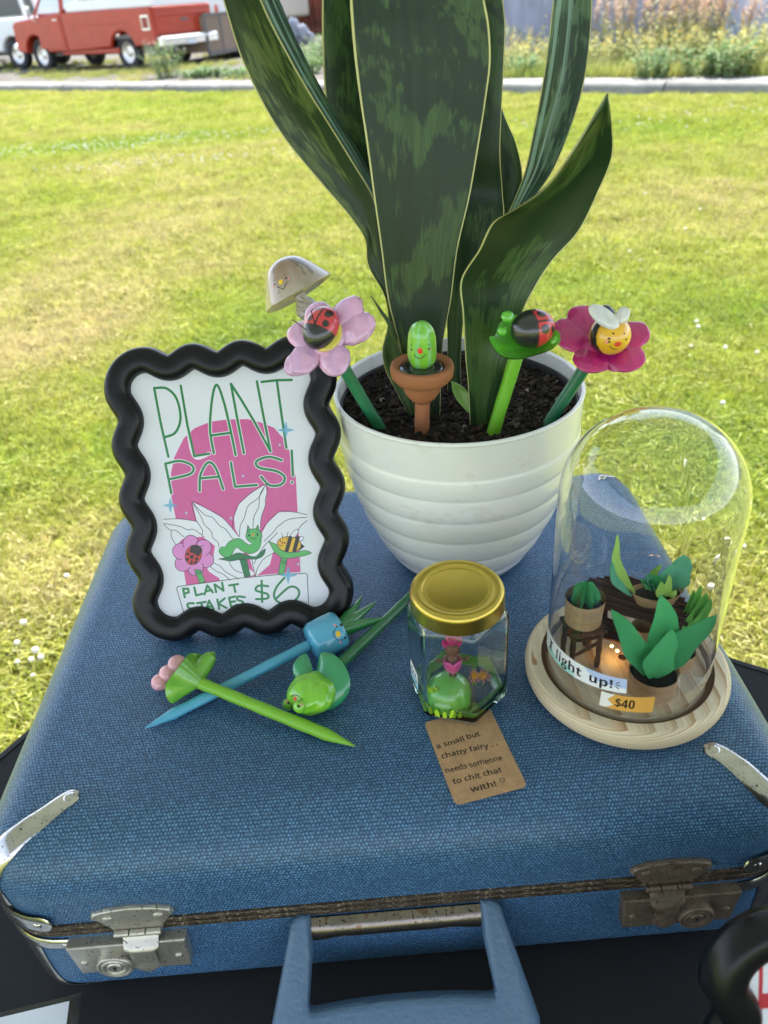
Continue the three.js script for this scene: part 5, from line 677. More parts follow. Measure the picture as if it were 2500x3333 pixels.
// ------------------------------------------------------------------ painted clay plant stakes
const SOIL = TOP + 0.1385;
const varnish = { clearcoat: 1.0, clearcoatRoughness: 0.06 };
const paint = (r, g, b, rough = 0.4) => phys(RGB(r, g, b), rough, { ...varnish, vertexColors: true });
const vcMat = phys(0xffffff, 0.4, { ...varnish, vertexColors: true });
const inkM = std(RGB(0.012, 0.011, 0.012), 0.35), redDot = std(RGB(0.72, 0.06, 0.03), 0.4), yellowDot = std(RGB(0.85, 0.52, 0.03), 0.4), blushM = std(RGB(0.86, 0.28, 0.30), 0.5);
const caster = new THREE.Raycaster();
function hitMesh(mesh, px, py) { scene.updateMatrixWorld(true); caster.set(EYE, ray(px, py).normalize()); const h = caster.intersectObject(mesh, false)[0]; if (!h) return null; const n = h.face.normal.clone().transformDirection(mesh.matrixWorld); if (n.dot(caster.ray.direction) > 0) n.negate(); return { p: h.point, n }; }
function dot(mesh, px, py, r, mat, name, ry = r) { const h = hitMesh(mesh, px, py); if (!h) { console.log('missed', name, px, py); return; } const f = frameFrom(h.n, V3(0, 1, 0).addScaledVector(h.n, 0.01)); const g = new THREE.SphereGeometry(1, 16, 10).scale(r, 0.00035, ry).applyMatrix4(basis(f.x, f.y, f.z, h.p)); const inv = mesh.matrixWorld.clone().invert(); part(name, g.applyMatrix4(inv), mat, mesh); }
function stroke(mesh, pts, r, mat, name) { const q = pts.map(p => hitMesh(mesh, p[0], p[1])).filter(Boolean).map(h => h.p.addScaledVector(h.n, 0.00005)); if (q.length < 2) { console.log('missed', name); return; } part(name, tube(q, r, { n: 8 }).applyMatrix4(mesh.matrixWorld.clone().invert()), mat, mesh); }
const z4 = (x, y) => [850 + 0.48222 * x, 800 + 0.48222 * y], z5 = (x, y) => [1450 + 0.42194 * x, 900 + 0.42194 * y], z7 = (x, y) => [450 + 0.5425 * x, 1900 + 0.5425 * y];
const camX = camera.matrixWorld; camera.updateMatrixWorld(true);
const imgR = V3(1, 0, 0).applyQuaternion(camera.quaternion), imgU = V3(0, 1, 0).applyQuaternion(camera.quaternion);
function wobble(d, k, s, a) { return 1 + 0.05 * (fbm(d.x * 8 + 3, d.y * 8 + d.z * 6, 2, s + 40) - 0.5) + a * (fbm(d.x * k + 9, d.y * k + d.z * k * 0.7, 2, s) - 0.5); }
function ell(c, ax, ay, az, a, b, d, seed = 1, amp = 0.06, color = null) { return weld2(blob(q => c.clone().addScaledVector(ax, q.x * a * wobble(q, 2.5, seed, amp)).addScaledVector(ay, q.y * b * wobble(q, 2.5, seed + 3, amp)).addScaledVector(az, q.z * d * wobble(q, 2.5, seed + 5, amp)), 40, 28, color)); }
function weld2(g) { const m = weld(g); return m; }
function stakeStem(o, from, to, r, mat, name = 'stake') { const d = to.clone().sub(from), L = d.length(); const pts = []; for (let i = 0; i <= 6; i++) { const t = i / 6; pts.push(from.clone().addScaledVector(d, t).add(V3(0.00012 * sin(t * 9), 0, 0))); } return part(name, inWorld(tube(pts, (t) => r * (1 + 0.015 * sin(t * 23)), { n: 18, rows: 50 }), o), mat, o); }
const woodPaint = dataTex(128, 512, (i, j) => 255 * (0.5 * tfbm(i / 4, j / 60, 32, 9, 3, 171) + 0.5 * tfbm(i / 10, j / 10, 13, 52, 3, 172)), false);
const stemMat = (r, g, b) => phys(RGB(r, g, b), 0.42, { clearcoat: 0.35, clearcoatRoughness: 0.2, bumpMap: woodPaint, bumpScale: 0.0006 });
function flower(o, c, n, angs, rad, petal, mat, seed) { // petals around n, angles given in the picture
  const e1 = imgR.clone().addScaledVector(n, -imgR.dot(n)).normalize(), e2 = new THREE.Vector3().crossVectors(n, e1); if (e2.dot(imgU) < 0) e2.negate();
  const ps = angs.map(([deg, k], i) => { const a = deg * PI / 180, r = e1.clone().multiplyScalar(cos(a)).addScaledVector(e2, sin(a)), t = new THREE.Vector3().crossVectors(n, r); const cc = c.clone().addScaledVector(r, rad * k).addScaledVector(n, petal[3] ?? 0); const up = n.clone().addScaledVector(r, -0.22).normalize(), rr2 = r.clone().addScaledVector(n, 0.22).normalize(); return part('petal', inWorld(ell(cc, rr2, up, t, petal[0] * k, petal[2], petal[1], seed + i * 7, 0.30), o), mat, o); });
  part('flower_centre', inWorld(ell(c, e1, n, e2, rad * 0.75, petal[2] * 1.05, rad * 0.75, seed + 50, 0.1), o), mat, o);
  return { ps, e1, e2 };
}
function ladybird(o, c, head, up, L, W, T, spots, split, seed) {
  const h = head.clone().normalize(), y = up.clone().addScaledVector(h, -up.dot(h)).normalize(), x = new THREE.Vector3().crossVectors(y, h).normalize();
  const col = (d) => { if (d.y < -0.25) return [0.02, 0.012, 0.012]; const hz = d.z; if (hz > split + 0.05 * Math.abs(d.x)) return [0.012, 0.011, 0.013]; if (Math.abs(d.x) < 0.05) return [0.02, 0.01, 0.012]; for (const [sx, sz, r] of spots) if ((d.x - sx) ** 2 + (d.z - sz) ** 2 < r * r && d.y > 0) return [0.015, 0.01, 0.012]; return [0.58, 0.028, 0.035]; };
  const g = blob(q => c.clone().addScaledVector(x, q.x * W).addScaledVector(y, q.y * T).addScaledVector(h, q.z * L), 96, 64, col); 
  const m = part('ladybird', inWorld(weld(g), o), vcMat, o); return { m, x, y, h };
}
// 1 pink flower with a ladybird
{
  const E = onY(...z4(815, 1255), SOIL), top = onZ(...z4(520, 760), E.z + 0.004);
  const o = thing('plant_stake', 'green plant stake topped by a pale pink clay flower with a red ladybird', 'plant stake', E);
  stakeStem(o, E.clone().addScaledVector(top.clone().sub(E).normalize(), -0.02), top.clone().lerp(E, -0.06), 0.0046, stemMat(0.02, 0.20, 0.075));
  const c = onZ(...z4(445, 610), E.z + 0.010), n = EYE.clone().sub(c).normalize().multiplyScalar(0.75).add(V3(-0.28, 0.5, 0)).normalize();
  const pink = paint(0.66, 0.36, 0.56, 0.35), tinge = [[0.70, 0.42, 0.60], [0.62, 0.33, 0.56]];
  const F = flower(o, c, n, [[46, 1.0], [10, 1.05], [-72, 0.92], [-138, 1.08], [170, 0.85], [112, 0.8]], 0.0195, [0.0156, 0.0112, 0.0056, -0.001], pink, 300);
  part('yellow_ring', inWorld(ell(c.clone().addScaledVector(n, 0.0035), F.e1, n, F.e2, 0.0122, 0.003, 0.0132, 331, 0.1), o), paint(0.62, 0.48, 0.05), o);
  const head = F.e2.clone().multiplyScalar(-0.9).addScaledVector(F.e1, -0.36), lb = ladybird(o, c.clone().addScaledVector(n, 0.0062).addScaledVector(F.e2, 0.0035).addScaledVector(F.e1, -0.0025), head, n, 0.0158, 0.0126, 0.0108, [[-0.45, -0.1, 0.17], [0.42, -0.55, 0.2], [-0.35, -0.72, 0.19], [0.52, -0.05, 0.17], [-0.72, -0.48, 0.16]], 0.12);
  const wire = std(RGB(0.05, 0.045, 0.04), 0.35, { metalness: 0.8 }), W = (pts) => part('antenna', inWorld(tube(pts.map(([x, y, d]) => onZ(...z4(x, y), c.z + 0.012 + d)), 0.00035, { n: 6, rows: 40 }), o), wire, o);
  W([[305, 568, 0], [255, 530, 0.002], [215, 502, 0.003], [190, 508, 0.003], [188, 520, 0.003], [205, 516, 0.003]]); W([[372, 545, 0.002], [352, 490, 0.006], [340, 440, 0.008], [352, 428, 0.008]]);
}
// 2 mushroom
{
  const E = onY(...z4(735, 1035), SOIL), o = thing('plant_stake', 'cream mushroom plant stake with a smiling face rising behind the pink flower', 'plant stake', E);
  const zc = E.z - 0.012, rc = onZ(...z4(248, 318), zc), frill = onZ(...z4(300, 405), zc + 0.002);
  part('cap_stalk', inWorld(tube([rc.clone(), frill.clone()], [0.0045, 0.0060], { n: 14 }), o), paint(0.60, 0.54, 0.46), o);
  stakeStem(o, E.clone().add(V3(0.002, -0.02, 0)), onZ(...z4(310, 460), zc + 0.002), 0.003, stemMat(0.42, 0.36, 0.28));
  const ax = imgU.clone().multiplyScalar(0.84).addScaledVector(imgR, -0.50).addScaledVector(camF, -0.18).normalize(), e1 = imgR.clone().addScaledVector(ax, -imgR.dot(ax)).normalize(), e2 = new THREE.Vector3().crossVectors(ax, e1);
  const bell = new THREE.SplineCurve([[0, 0.0285], [0.007, 0.0275], [0.0135, 0.0240], [0.0190, 0.0170], [0.0240, 0.0080], [0.0278, 0.0004], [0.0272, -0.0014], [0.0200, 0.0016], [0.0100, 0.0030], [0, 0.0032]].map(p => new THREE.Vector2(...p))), prof = (t) => { const q = bell.getPoint(t); return [Math.max(0, q.x), q.y]; };
  const cap = part('cap', inWorld(weld(surf(72, 60, (u, v) => { const a = u * 2 * PI, q = prof(v), w = 1 + 0.10 * sin(a * 2 + 0.6) * v + 0.05 * sin(a * 3); return rc.clone().addScaledVector(e1, cos(a) * q[0] * w).addScaledVector(e2, sin(a) * q[0] * w).addScaledVector(ax, q[1] + 0.0022 * sin(a * 2 + 1) * v * v); }, { color: (u, v) => { const a = u * 2 * PI, n = fbm(cos(a) * 2 + 5, sin(a) * 2 + v * 4, 3, 401), k = smooth(0.75, 0.1, v + 0.4 * (n - 0.5)), s = fbm(cos(a) * 5, sin(a) * 5 + v * 7, 2, 405) > 0.66 && v < 0.5 ? 0.45 : 1; return [lerp(0.52, 0.26, k) * s, lerp(0.45, 0.15, k) * s, lerp(0.36, 0.085, k) * s]; } })), o), vcMat, o);
  const fr = blob(q => frill.clone().addScaledVector(ax, q.y * 0.0105).addScaledVector(e1, q.x * (0.0072 + 0.004 * (-q.y) + 0.0018 * sin(q.z * 9 + q.y * 14))).addScaledVector(e2, q.z * 0.0070 * (1 + 0.25 * sin(q.x * 8 + q.y * 11))), 40, 26); part('ring', inWorld(weld(fr), o), paint(0.62, 0.56, 0.48), o);
  const f = (x, y) => z4(x, y);
  dot(cap, ...f(91, 260), 0.0008, inkM, 'eye'); dot(cap, ...f(168, 218), 0.0009, inkM, 'eye'); dot(cap, ...f(88, 233), 0.0005, inkM, 'brow'); dot(cap, ...f(158, 198), 0.0005, inkM, 'brow'); dot(cap, ...f(133, 245), 0.0020, yellowDot, 'nose'); dot(cap, ...f(85, 272), 0.0009, blushM, 'cheek'); dot(cap, ...f(186, 219), 0.0009, blushM, 'cheek'); stroke(cap, [f(105, 276), f(128, 284), f(150, 292), f(163, 270), f(175, 244)], 0.00028, inkM, 'mouth');
}
// 3 cactus in a terracotta cup
{
  const E = onY(...z4(1085, 1312), SOIL), o = thing('plant_stake', 'terracotta cup plant stake holding a lime green smiling cactus', 'plant stake', E);
  const terra = std(RGB(0.36, 0.135, 0.055), 0.75, { bumpMap: woodPaint, bumpScale: 0.0008 });
  const neck = onZ(...z4(1088, 1040), E.z + 0.001), rim = onZ(...z4(1080, 800), E.z + 0.002), ax = rim.clone().sub(E).normalize(), H = rim.distanceTo(neck);
  stakeStem(o, E.clone().addScaledVector(ax, -0.02), neck.clone().addScaledVector(ax, 0.004), 0.0055, terra);
  const f = frameFrom(ax, V3(0, 0, -1)), put = (g) => inWorld(g.applyMatrix4(basis(f.x, f.y, f.z, neck)), o);
  part('cup', put(lathe([[0.0001, -0.001], [0.0062, -0.001], [0.0100, 0.003], [0.0128, 0.0075], [0.0142, H * 0.48], [0.0146, H * 0.52], [0.0190, H * 0.58], [0.0222, H * 0.72], [0.0227, H * 0.9], [0.0222, H * 0.99], [0.0205, H * 1.02], [0.0180, H * 1.0], [0.0160, H * 0.93], [0.0158, H * 0.7], [0.0001, H * 0.66]], 48)), terra, o);
  part('black_earth', put(blob(q => V3(q.x * 0.0160 * wobble(q, 5, 411, 0.15), H * 0.9 + q.y * 0.0032, q.z * 0.0160), 36, 20)), paint(0.012, 0.011, 0.011, 0.25), o);
  const base = neck.clone().addScaledVector(ax, H * 0.88), tip = onZ(...z4(1087, 508), E.z + 0.003), ch = tip.distanceTo(base);
  const cactus = part('cactus', inWorld(weld(blob(q => { const yy = q.y, r = 0.0098 * Math.pow(Math.max(0, 1 - Math.pow(Math.abs(yy), 3.4)), 0.5) * (1 - 0.10 * yy) * (1 + 0.04 * sin(Math.atan2(q.z, q.x) * 6)); const l = Math.hypot(q.x, q.z) || 1; return base.clone().addScaledVector(ax, (yy + 1) / 2 * ch).addScaledVector(f.x, q.x / l * r).addScaledVector(f.z, q.z / l * r); }, 60, 44, (q) => { const a = Math.atan2(q.z, q.x), s = smooth(0.35, 0.75, sin(a * 7 + 0.8 * fbm(a * 2, q.y * 3, 2, 421)) + 0.5 * (fbm(a * 4, q.y * 2, 2, 423) - 0.5)) * 0.8, n = 0.9 + 0.25 * fbm(a * 6, q.y * 6, 2, 425); return [lerp(0.18, 0.22, s) * n, lerp(0.50, 0.56, s) * n, lerp(0.035, 0.22, s) * n]; })), o), vcMat, o);
  const p = (x, y) => z4(x, y); dot(cactus, ...p(1016, 700), 0.0008, inkM, 'eye'); dot(cactus, ...p(1134, 695), 0.0008, inkM, 'eye'); stroke(cactus, [p(1010, 672), p(1018, 670)], 0.0003, inkM, 'brow'); stroke(cactus, [p(1130, 667), p(1138, 668)], 0.0003, inkM, 'brow'); dot(cactus, ...p(1073, 710), 0.0020, redDot, 'nose', 0.0023); dot(cactus, ...p(1003, 703), 0.0007, blushM, 'cheek'); dot(cactus, ...p(1143, 700), 0.0007, blushM, 'cheek'); stroke(cactus, [p(1030, 730), p(1045, 748), p(1070, 760), p(1095, 750), p(1112, 732)], 0.00028, inkM, 'mouth');
}
// 4 curled leaf with a ladybird
{
  const E = onY(...z5(350, 1265), SOIL), o = thing('plant_stake', 'lime plant stake with a curled green leaf carrying a black and red ladybird', 'plant stake', E);
  const top = onZ(...z5(548, 610), E.z + 0.003); stakeStem(o, E.clone().addScaledVector(top.clone().sub(E).normalize(), -0.02), top, 0.0049, stemMat(0.16, 0.46, 0.025));
  const c = onZ(...z5(600, 500), E.z + 0.008), n = V3(-0.05, 0.86, 0.5).normalize(), e1 = imgR.clone().addScaledVector(n, -imgR.dot(n)).normalize(), e2 = new THREE.Vector3().crossVectors(n, e1);
  const leafG = (s) => surf(56, 14, (u, v) => { const a = u * 2 * PI, tipL = Math.exp(-Math.pow((a - PI * 0.93) / 0.22, 2)), tipR = 0.25 * Math.exp(-Math.pow((Math.min(a, 2 * PI - a)) / 0.25, 2)); const R = (0.0215 + 0.004 * tipL + 0.005 * tipR + 0.0022 * sin(a * 3 + 1)) * v; const lift = 0.010 * v * v + 0.007 * tipL * v * v + 0.004 * tipR * v * v * v; return c.clone().addScaledVector(e1, cos(a) * R * 0.98).addScaledVector(e2, -sin(a) * R * 0.82).addScaledVector(n, lift - 0.006 + s * (0.0021 * (1 - 0.75 * v * v * v))); }, { flip: s > 0 });
  const lf = paint(0.12, 0.48, 0.035, 0.35); part('leaf', inWorld(merge([leafG(1), leafG(-1)]), o), lf, o);
  for (const [x, y, r] of [[478, 310, 0.0042], [442, 418, 0.0034], [842, 492, 0.0038]]) part('leaf_tip', inWorld(ell(onZ(...z5(x, y), c.z + 0.004), e1, n, e2, r, r * 0.8, r, 441 + x, 0.2), o), lf, o);
  ladybird(o, onZ(...z5(672, 402), c.z + 0.003), imgR.clone().multiplyScalar(-0.9).addScaledVector(imgU, -0.22).addScaledVector(camF, -0.1), V3(0.1, 0.7, 0.8), 0.0150, 0.0128, 0.0125, [[-0.42, -0.32, 0.22], [0.42, -0.30, 0.22], [-0.45, -0.8, 0.17], [0.45, -0.78, 0.17], [-0.8, -0.1, 0.14]], -0.02);
}
// 5 magenta flower with a bee
{
  const E = onY(...z5(770, 1175), SOIL), o = thing('plant_stake', 'dark green plant stake with a magenta flower and a smiling yellow bee', 'plant stake', E);
  const top = onZ(...z5(1100, 660), E.z + 0.004); stakeStem(o, E.clone().addScaledVector(top.clone().sub(E).normalize(), -0.02), top, 0.0046, stemMat(0.015, 0.17, 0.07));
  const c = onZ(...z5(1190, 520), E.z + 0.008), n = V3(-0.12, 0.82, 0.56).normalize();
  flower(o, c, n, [[155, 1.12], [118, 1.05], [8, 1.05], [-42, 1.08], [-118, 0.85]], 0.0170, [0.0148, 0.0126, 0.0034, 0.0008], paint(0.50, 0.012, 0.155, 0.35), 500);
  const bc = onZ(...z5(1268, 452), c.z + 0.010), fd = imgR.clone().multiplyScalar(0.38).addScaledVector(imgU, -0.45).addScaledVector(camF, -0.8).normalize(), f = frameFrom(V3(0, 1, 0).addScaledVector(fd, -fd.y).normalize(), fd.clone().negate());
  const bee = part('bee', inWorld(weld(blob(q => bc.clone().addScaledVector(fd, q.z * 0.0146).addScaledVector(f.x, q.x * 0.0138).addScaledVector(f.y, q.y * 0.0132), 110, 72, (q) => { const a = Math.atan2(q.y, q.x), j = 0.05 * Math.abs(((a * 9 / PI) % 1 + 1) % 1 - 0.5) * 2; const edge = 0.22 - 0.16 * q.y + j; if (q.z > edge) return [0.80, 0.44, 0.012]; if (q.z > -0.28) return [0.012, 0.011, 0.012]; if (q.z > -0.5) return [0.78, 0.42, 0.012]; return [0.012, 0.011, 0.012]; })), o), vcMat, o);
  const wing = paint(0.62, 0.62, 0.60, 0.3), wg = (x, y, a, L, W) => { const p = onZ(...z5(x, y), bc.z + 0.006), d = imgR.clone().multiplyScalar(cos(a)).addScaledVector(imgU, sin(a)), t = new THREE.Vector3().crossVectors(camF, d).normalize(); part('wing', inWorld(ell(p, d, camF.clone().negate(), t, L, 0.0026, W, 551 + x, 0.12), o), wing, o); };
  wg(1222, 312, -0.62, 0.0118, 0.0058); wg(1365, 302, 1.0, 0.0062, 0.0046);
  part('sting', inWorld(tube([onZ(...z5(1262, 300), bc.z - 0.002), onZ(...z5(1225, 250), bc.z - 0.002), onZ(...z5(1205, 238), bc.z - 0.002)], [0.005, 0.0038, 0.0012], { n: 12 }), o), paint(0.012, 0.011, 0.012), o);
  const p = (x, y) => z5(x, y); dot(bee, ...p(1262, 480), 0.0011, inkM, 'eye', 0.0007); dot(bee, ...p(1395, 485), 0.0008, inkM, 'eye'); dot(bee, ...p(1295, 440), 0.0007, inkM, 'brow'); dot(bee, ...p(1380, 440), 0.0006, inkM, 'brow'); dot(bee, ...p(1264, 504), 0.0008, inkM, 'freckle'); dot(bee, ...p(1330, 522), 0.0023, redDot, 'nose', 0.0019); dot(bee, ...p(1240, 506), 0.0011, blushM, 'cheek'); stroke(bee, [p(1268, 535), p(1280, 550), p(1300, 560), p(1322, 560)], 0.0003, inkM, 'mouth');
}
// ------------------------------------------------------------------ stakes lying on the lid
function lyingStake(o, a, b, r, mat, tipLen) { // b is the sharpened end
  const d = b.clone().sub(a), L = d.length(), N = 40; const pts = []; for (let i = 0; i <= 8; i++) pts.push(a.clone().lerp(b, i / 8));
  return part('stake', inWorld(tube(pts, (t) => { const s = (1 - t) * L; return s < tipLen ? lerp(0.0004, r, Math.pow(s / tipLen, 0.9)) : r * (1 + 0.03 * sin(t * 31)); }, { n: 16, rows: 60 }), o), mat, o);
}
{ // blue stake with a round face and spiky green top
  const tip = onY(...z7(38, 868), TOP + 0.0022), neck = onY(...z7(1035, 362), TOP + 0.0150), o = thing('plant_stake', 'sky blue plant stake with barrel face and spiky green tuft lying by the black frame', 'plant stake', tip.clone().setY(TOP));
  const M = stemMat(0.075, 0.36, 0.52); lyingStake(o, neck, tip, 0.0040, M, 0.021);
  const ax = neck.clone().sub(tip).normalize(), c0 = neck.clone().addScaledVector(ax, -0.001), f = frameFrom(ax, V3(0, 1, 0)), Rb = 0.0155;
  const barrel = part('barrel', inWorld(weld(lathe([[0.0001, 0], [0.0085, 0], [0.0132, 0.0012], [Rb, 0.0045], [Rb + 0.0003, 0.014], [Rb, 0.0235], [0.0146, 0.0262], [0.0125, 0.0272], [0.0001, 0.0275]], 48).applyMatrix4(basis(f.x, f.y, f.z, c0))), o), phys(RGB(0.075, 0.37, 0.56), 0.36, { ...varnish, bumpMap: null }), o);
  const crown = paint(0.02, 0.19, 0.04), cb = c0.clone().addScaledVector(ax, 0.0268);
  for (const [x, y, dz, w] of [[1345, 72, 0.016, 0.006], [1430, 108, 0.012, 0.0062], [1512, 200, 0.007, 0.0055], [1395, 252, 0.003, 0.006], [1270, 150, 0.02, 0.0045]]) { const t = onY(...z7(x, y), TOP + dz + 0.002); part('leaf_spike', inWorld(tube([cb.clone().addScaledVector(ax, -0.003), cb.clone().lerp(t, 0.35), t], [w, w * 0.85, 0.0005], { n: 10, rows: 20 }), o), crown, o); }
  const p = (x, y) => z7(x, y); dot(barrel, ...p(1192, 258), 0.0007, inkM, 'brow'); dot(barrel, ...p(1218, 246), 0.0014, inkM, 'eye', 0.0011); dot(barrel, ...p(1220, 336), 0.0007, inkM, 'brow'); dot(barrel, ...p(1242, 324), 0.0013, inkM, 'eye', 0.001); dot(barrel, ...p(1200, 302), 0.0020, yellowDot, 'nose', 0.0024); dot(barrel, ...p(1180, 248), 0.001, blushM, 'cheek'); dot(barrel, ...p(1214, 352), 0.001, blushM, 'cheek'); stroke(barrel, [p(1184, 272), p(1172, 290), p(1174, 312), p(1186, 330), p(1200, 338)], 0.00028, inkM, 'mouth');
}
{ // lime stake: a flower seen from behind, resting across the blue stake
  const tip = onY(...z7(1303, 975), TOP + 0.0032), neck = onY(...z7(345, 585), TOP + 0.0165), o = thing('plant_stake', 'lime green plant stake with pink petals lying across the sky blue stake', 'plant stake', tip.clone().setY(TOP));
  lyingStake(o, neck, tip, 0.0043, stemMat(0.18, 0.44, 0.02), 0.022);
  const ax = neck.clone().sub(tip).normalize(), green = paint(0.13, 0.38, 0.02);
  const side = new THREE.Vector3().crossVectors(V3(0, 1, 0), ax).normalize(), up = new THREE.Vector3().crossVectors(ax, side).normalize();
  const calyx = (sg) => surf(48, 14, (u, v) => { const a = u * 2 * PI, st = 0.5 + 0.5 * cos(a * 3 + 2.2), R = 0.0035 + v * (0.0150 + 0.0045 * st), s = v * 0.014 + 0.003 * v * v * (1 - st * 1.6); return neck.clone().addScaledVector(ax, s - 0.004 - sg * 0.0012 * (1 - v * 0.7)).addScaledVector(side, cos(a) * (R - (sg > 0 ? 0 : 0.0012))).addScaledVector(up, sin(a) * (R - (sg > 0 ? 0 : 0.0012)) * 0.72 + 0.001); }, { flip: sg < 0 });
  part('leaf_cup', inWorld(merge([calyx(1), calyx(-1)]), o), green, o);
  part('leaf_lobe', inWorld(tube([neck.clone().addScaledVector(ax, 0.002), onY(...z7(400, 480), TOP + 0.02), onY(...z7(438, 432), TOP + 0.022), onY(...z7(448, 418), TOP + 0.022)], [0.007, 0.0065, 0.0045, 0.002], { n: 12 }), o), green, o);
  const veins = std(RGB(0.16, 0.42, 0.26), 0.5);
  const pinkM = paint(0.74, 0.36, 0.42); for (const [x, y, h] of [[232, 478, 0.016], [132, 588, 0.008], [180, 535, 0.012]]) part('petal', inWorld(ell(onY(...z7(x, y), TOP + h), ax, up, side, 0.0066, 0.0056, 0.0070, 600 + x, 0.12), o), pinkM, o);
}
{ // dark green stake with a frog's head between two leaves
  const far = onY(...z7(1640, 72), TOP + 0.0042), neck = onY(...z7(1205, 488), TOP + 0.0115), o = thing('plant_stake', 'dark green plant stake with a lime frog face between two leaves lying on its head', 'plant stake', neck.clone().setY(TOP));
  lyingStake(o, neck, far.clone().addScaledVector(far.clone().sub(neck).normalize(), 0.02), 0.0042, stemMat(0.02, 0.15, 0.04), 0.02);
  const c = onY(...z7(1040, 655), TOP + 0.0125), ax = c.clone().sub(neck).setY(0).normalize(), side = new THREE.Vector3().crossVectors(V3(0, 1, 0), ax).normalize(), lime = paint(0.19, 0.52, 0.025, 0.3), dk = paint(0.022, 0.27, 0.10, 0.3);
  const head = part('frog_head', inWorld(weld(blob(q => c.clone().addScaledVector(ax, q.z * 0.0168 * wobble(q, 3, 611, 0.26)).addScaledVector(side, q.x * 0.0168 * wobble(q, 3, 613, 0.26)).add(V3(0, q.y * 0.0122 * wobble(q, 3.5, 617, 0.25), 0)).addScaledVector(ax, 0.0012 * sin(q.x * 7)), 56, 40)), o), lime, o);
  for (const [x, y] of [[902, 722], [962, 742]]) { const e = part('frog_eye', inWorld(ell((hitMesh(head, ...z7(x + 6, y - 6)) || { p: onY(...z7(x, y), TOP + 0.0062) }).p, ax, V3(0, 1, 0), side, 0.0046, 0.0046, 0.0046, 620 + x, 0.05), o), lime, o); dot(e, ...z7(x, y - 6), 0.0010, inkM, 'pupil'); dot(e, ...z7(x + (x < 930 ? -8 : 16), y - 16), 0.0008, blushM, 'cheek'); }
  dot(head, ...z7(942, 690), 0.0016, redDot, 'nose', 0.0018); stroke(head, [z7(918, 676), z7(935, 668), z7(958, 672), z7(978, 690), z7(992, 690)], 0.00028, inkM, 'mouth');
  part('cheek_lump', inWorld(ell(onY(...z7(1140, 680), TOP + 0.011), ax, V3(0, 1, 0), side, 0.0072, 0.008, 0.0045, 640, 0.1), o), lime, o);
  const lf = (pts, h, wide) => { const q = pts.map(([x, y, hh]) => onY(...z7(x, y), TOP + hh)); const g = (sg) => surf(14, 24, (u, v) => { const cu = new THREE.CatmullRomCurve3(q), p = cu.getPoint(v), t = cu.getTangent(v), s = new THREE.Vector3().crossVectors(t, camF).normalize(), w = wide * Math.pow(sin(clamp(v * 0.93 + 0.06) * PI), 0.7), k = u * 2 - 1; return p.addScaledVector(s, k * w).addScaledVector(camF, 0.002 * k * k - sg * 0.0011 * (1 - k * k)); }, { flip: sg < 0 }); part('leaf', inWorld(merge([g(1), g(-1)]), o), dk, o); };
  lf([[1030, 600, 0.016], [985, 520, 0.022], [1000, 420, 0.026]], 0, 0.0072); lf([[1130, 750, 0.004], [1185, 620, 0.016], [1140, 500, 0.024], [1095, 418, 0.026]], 0, 0.0108);
}
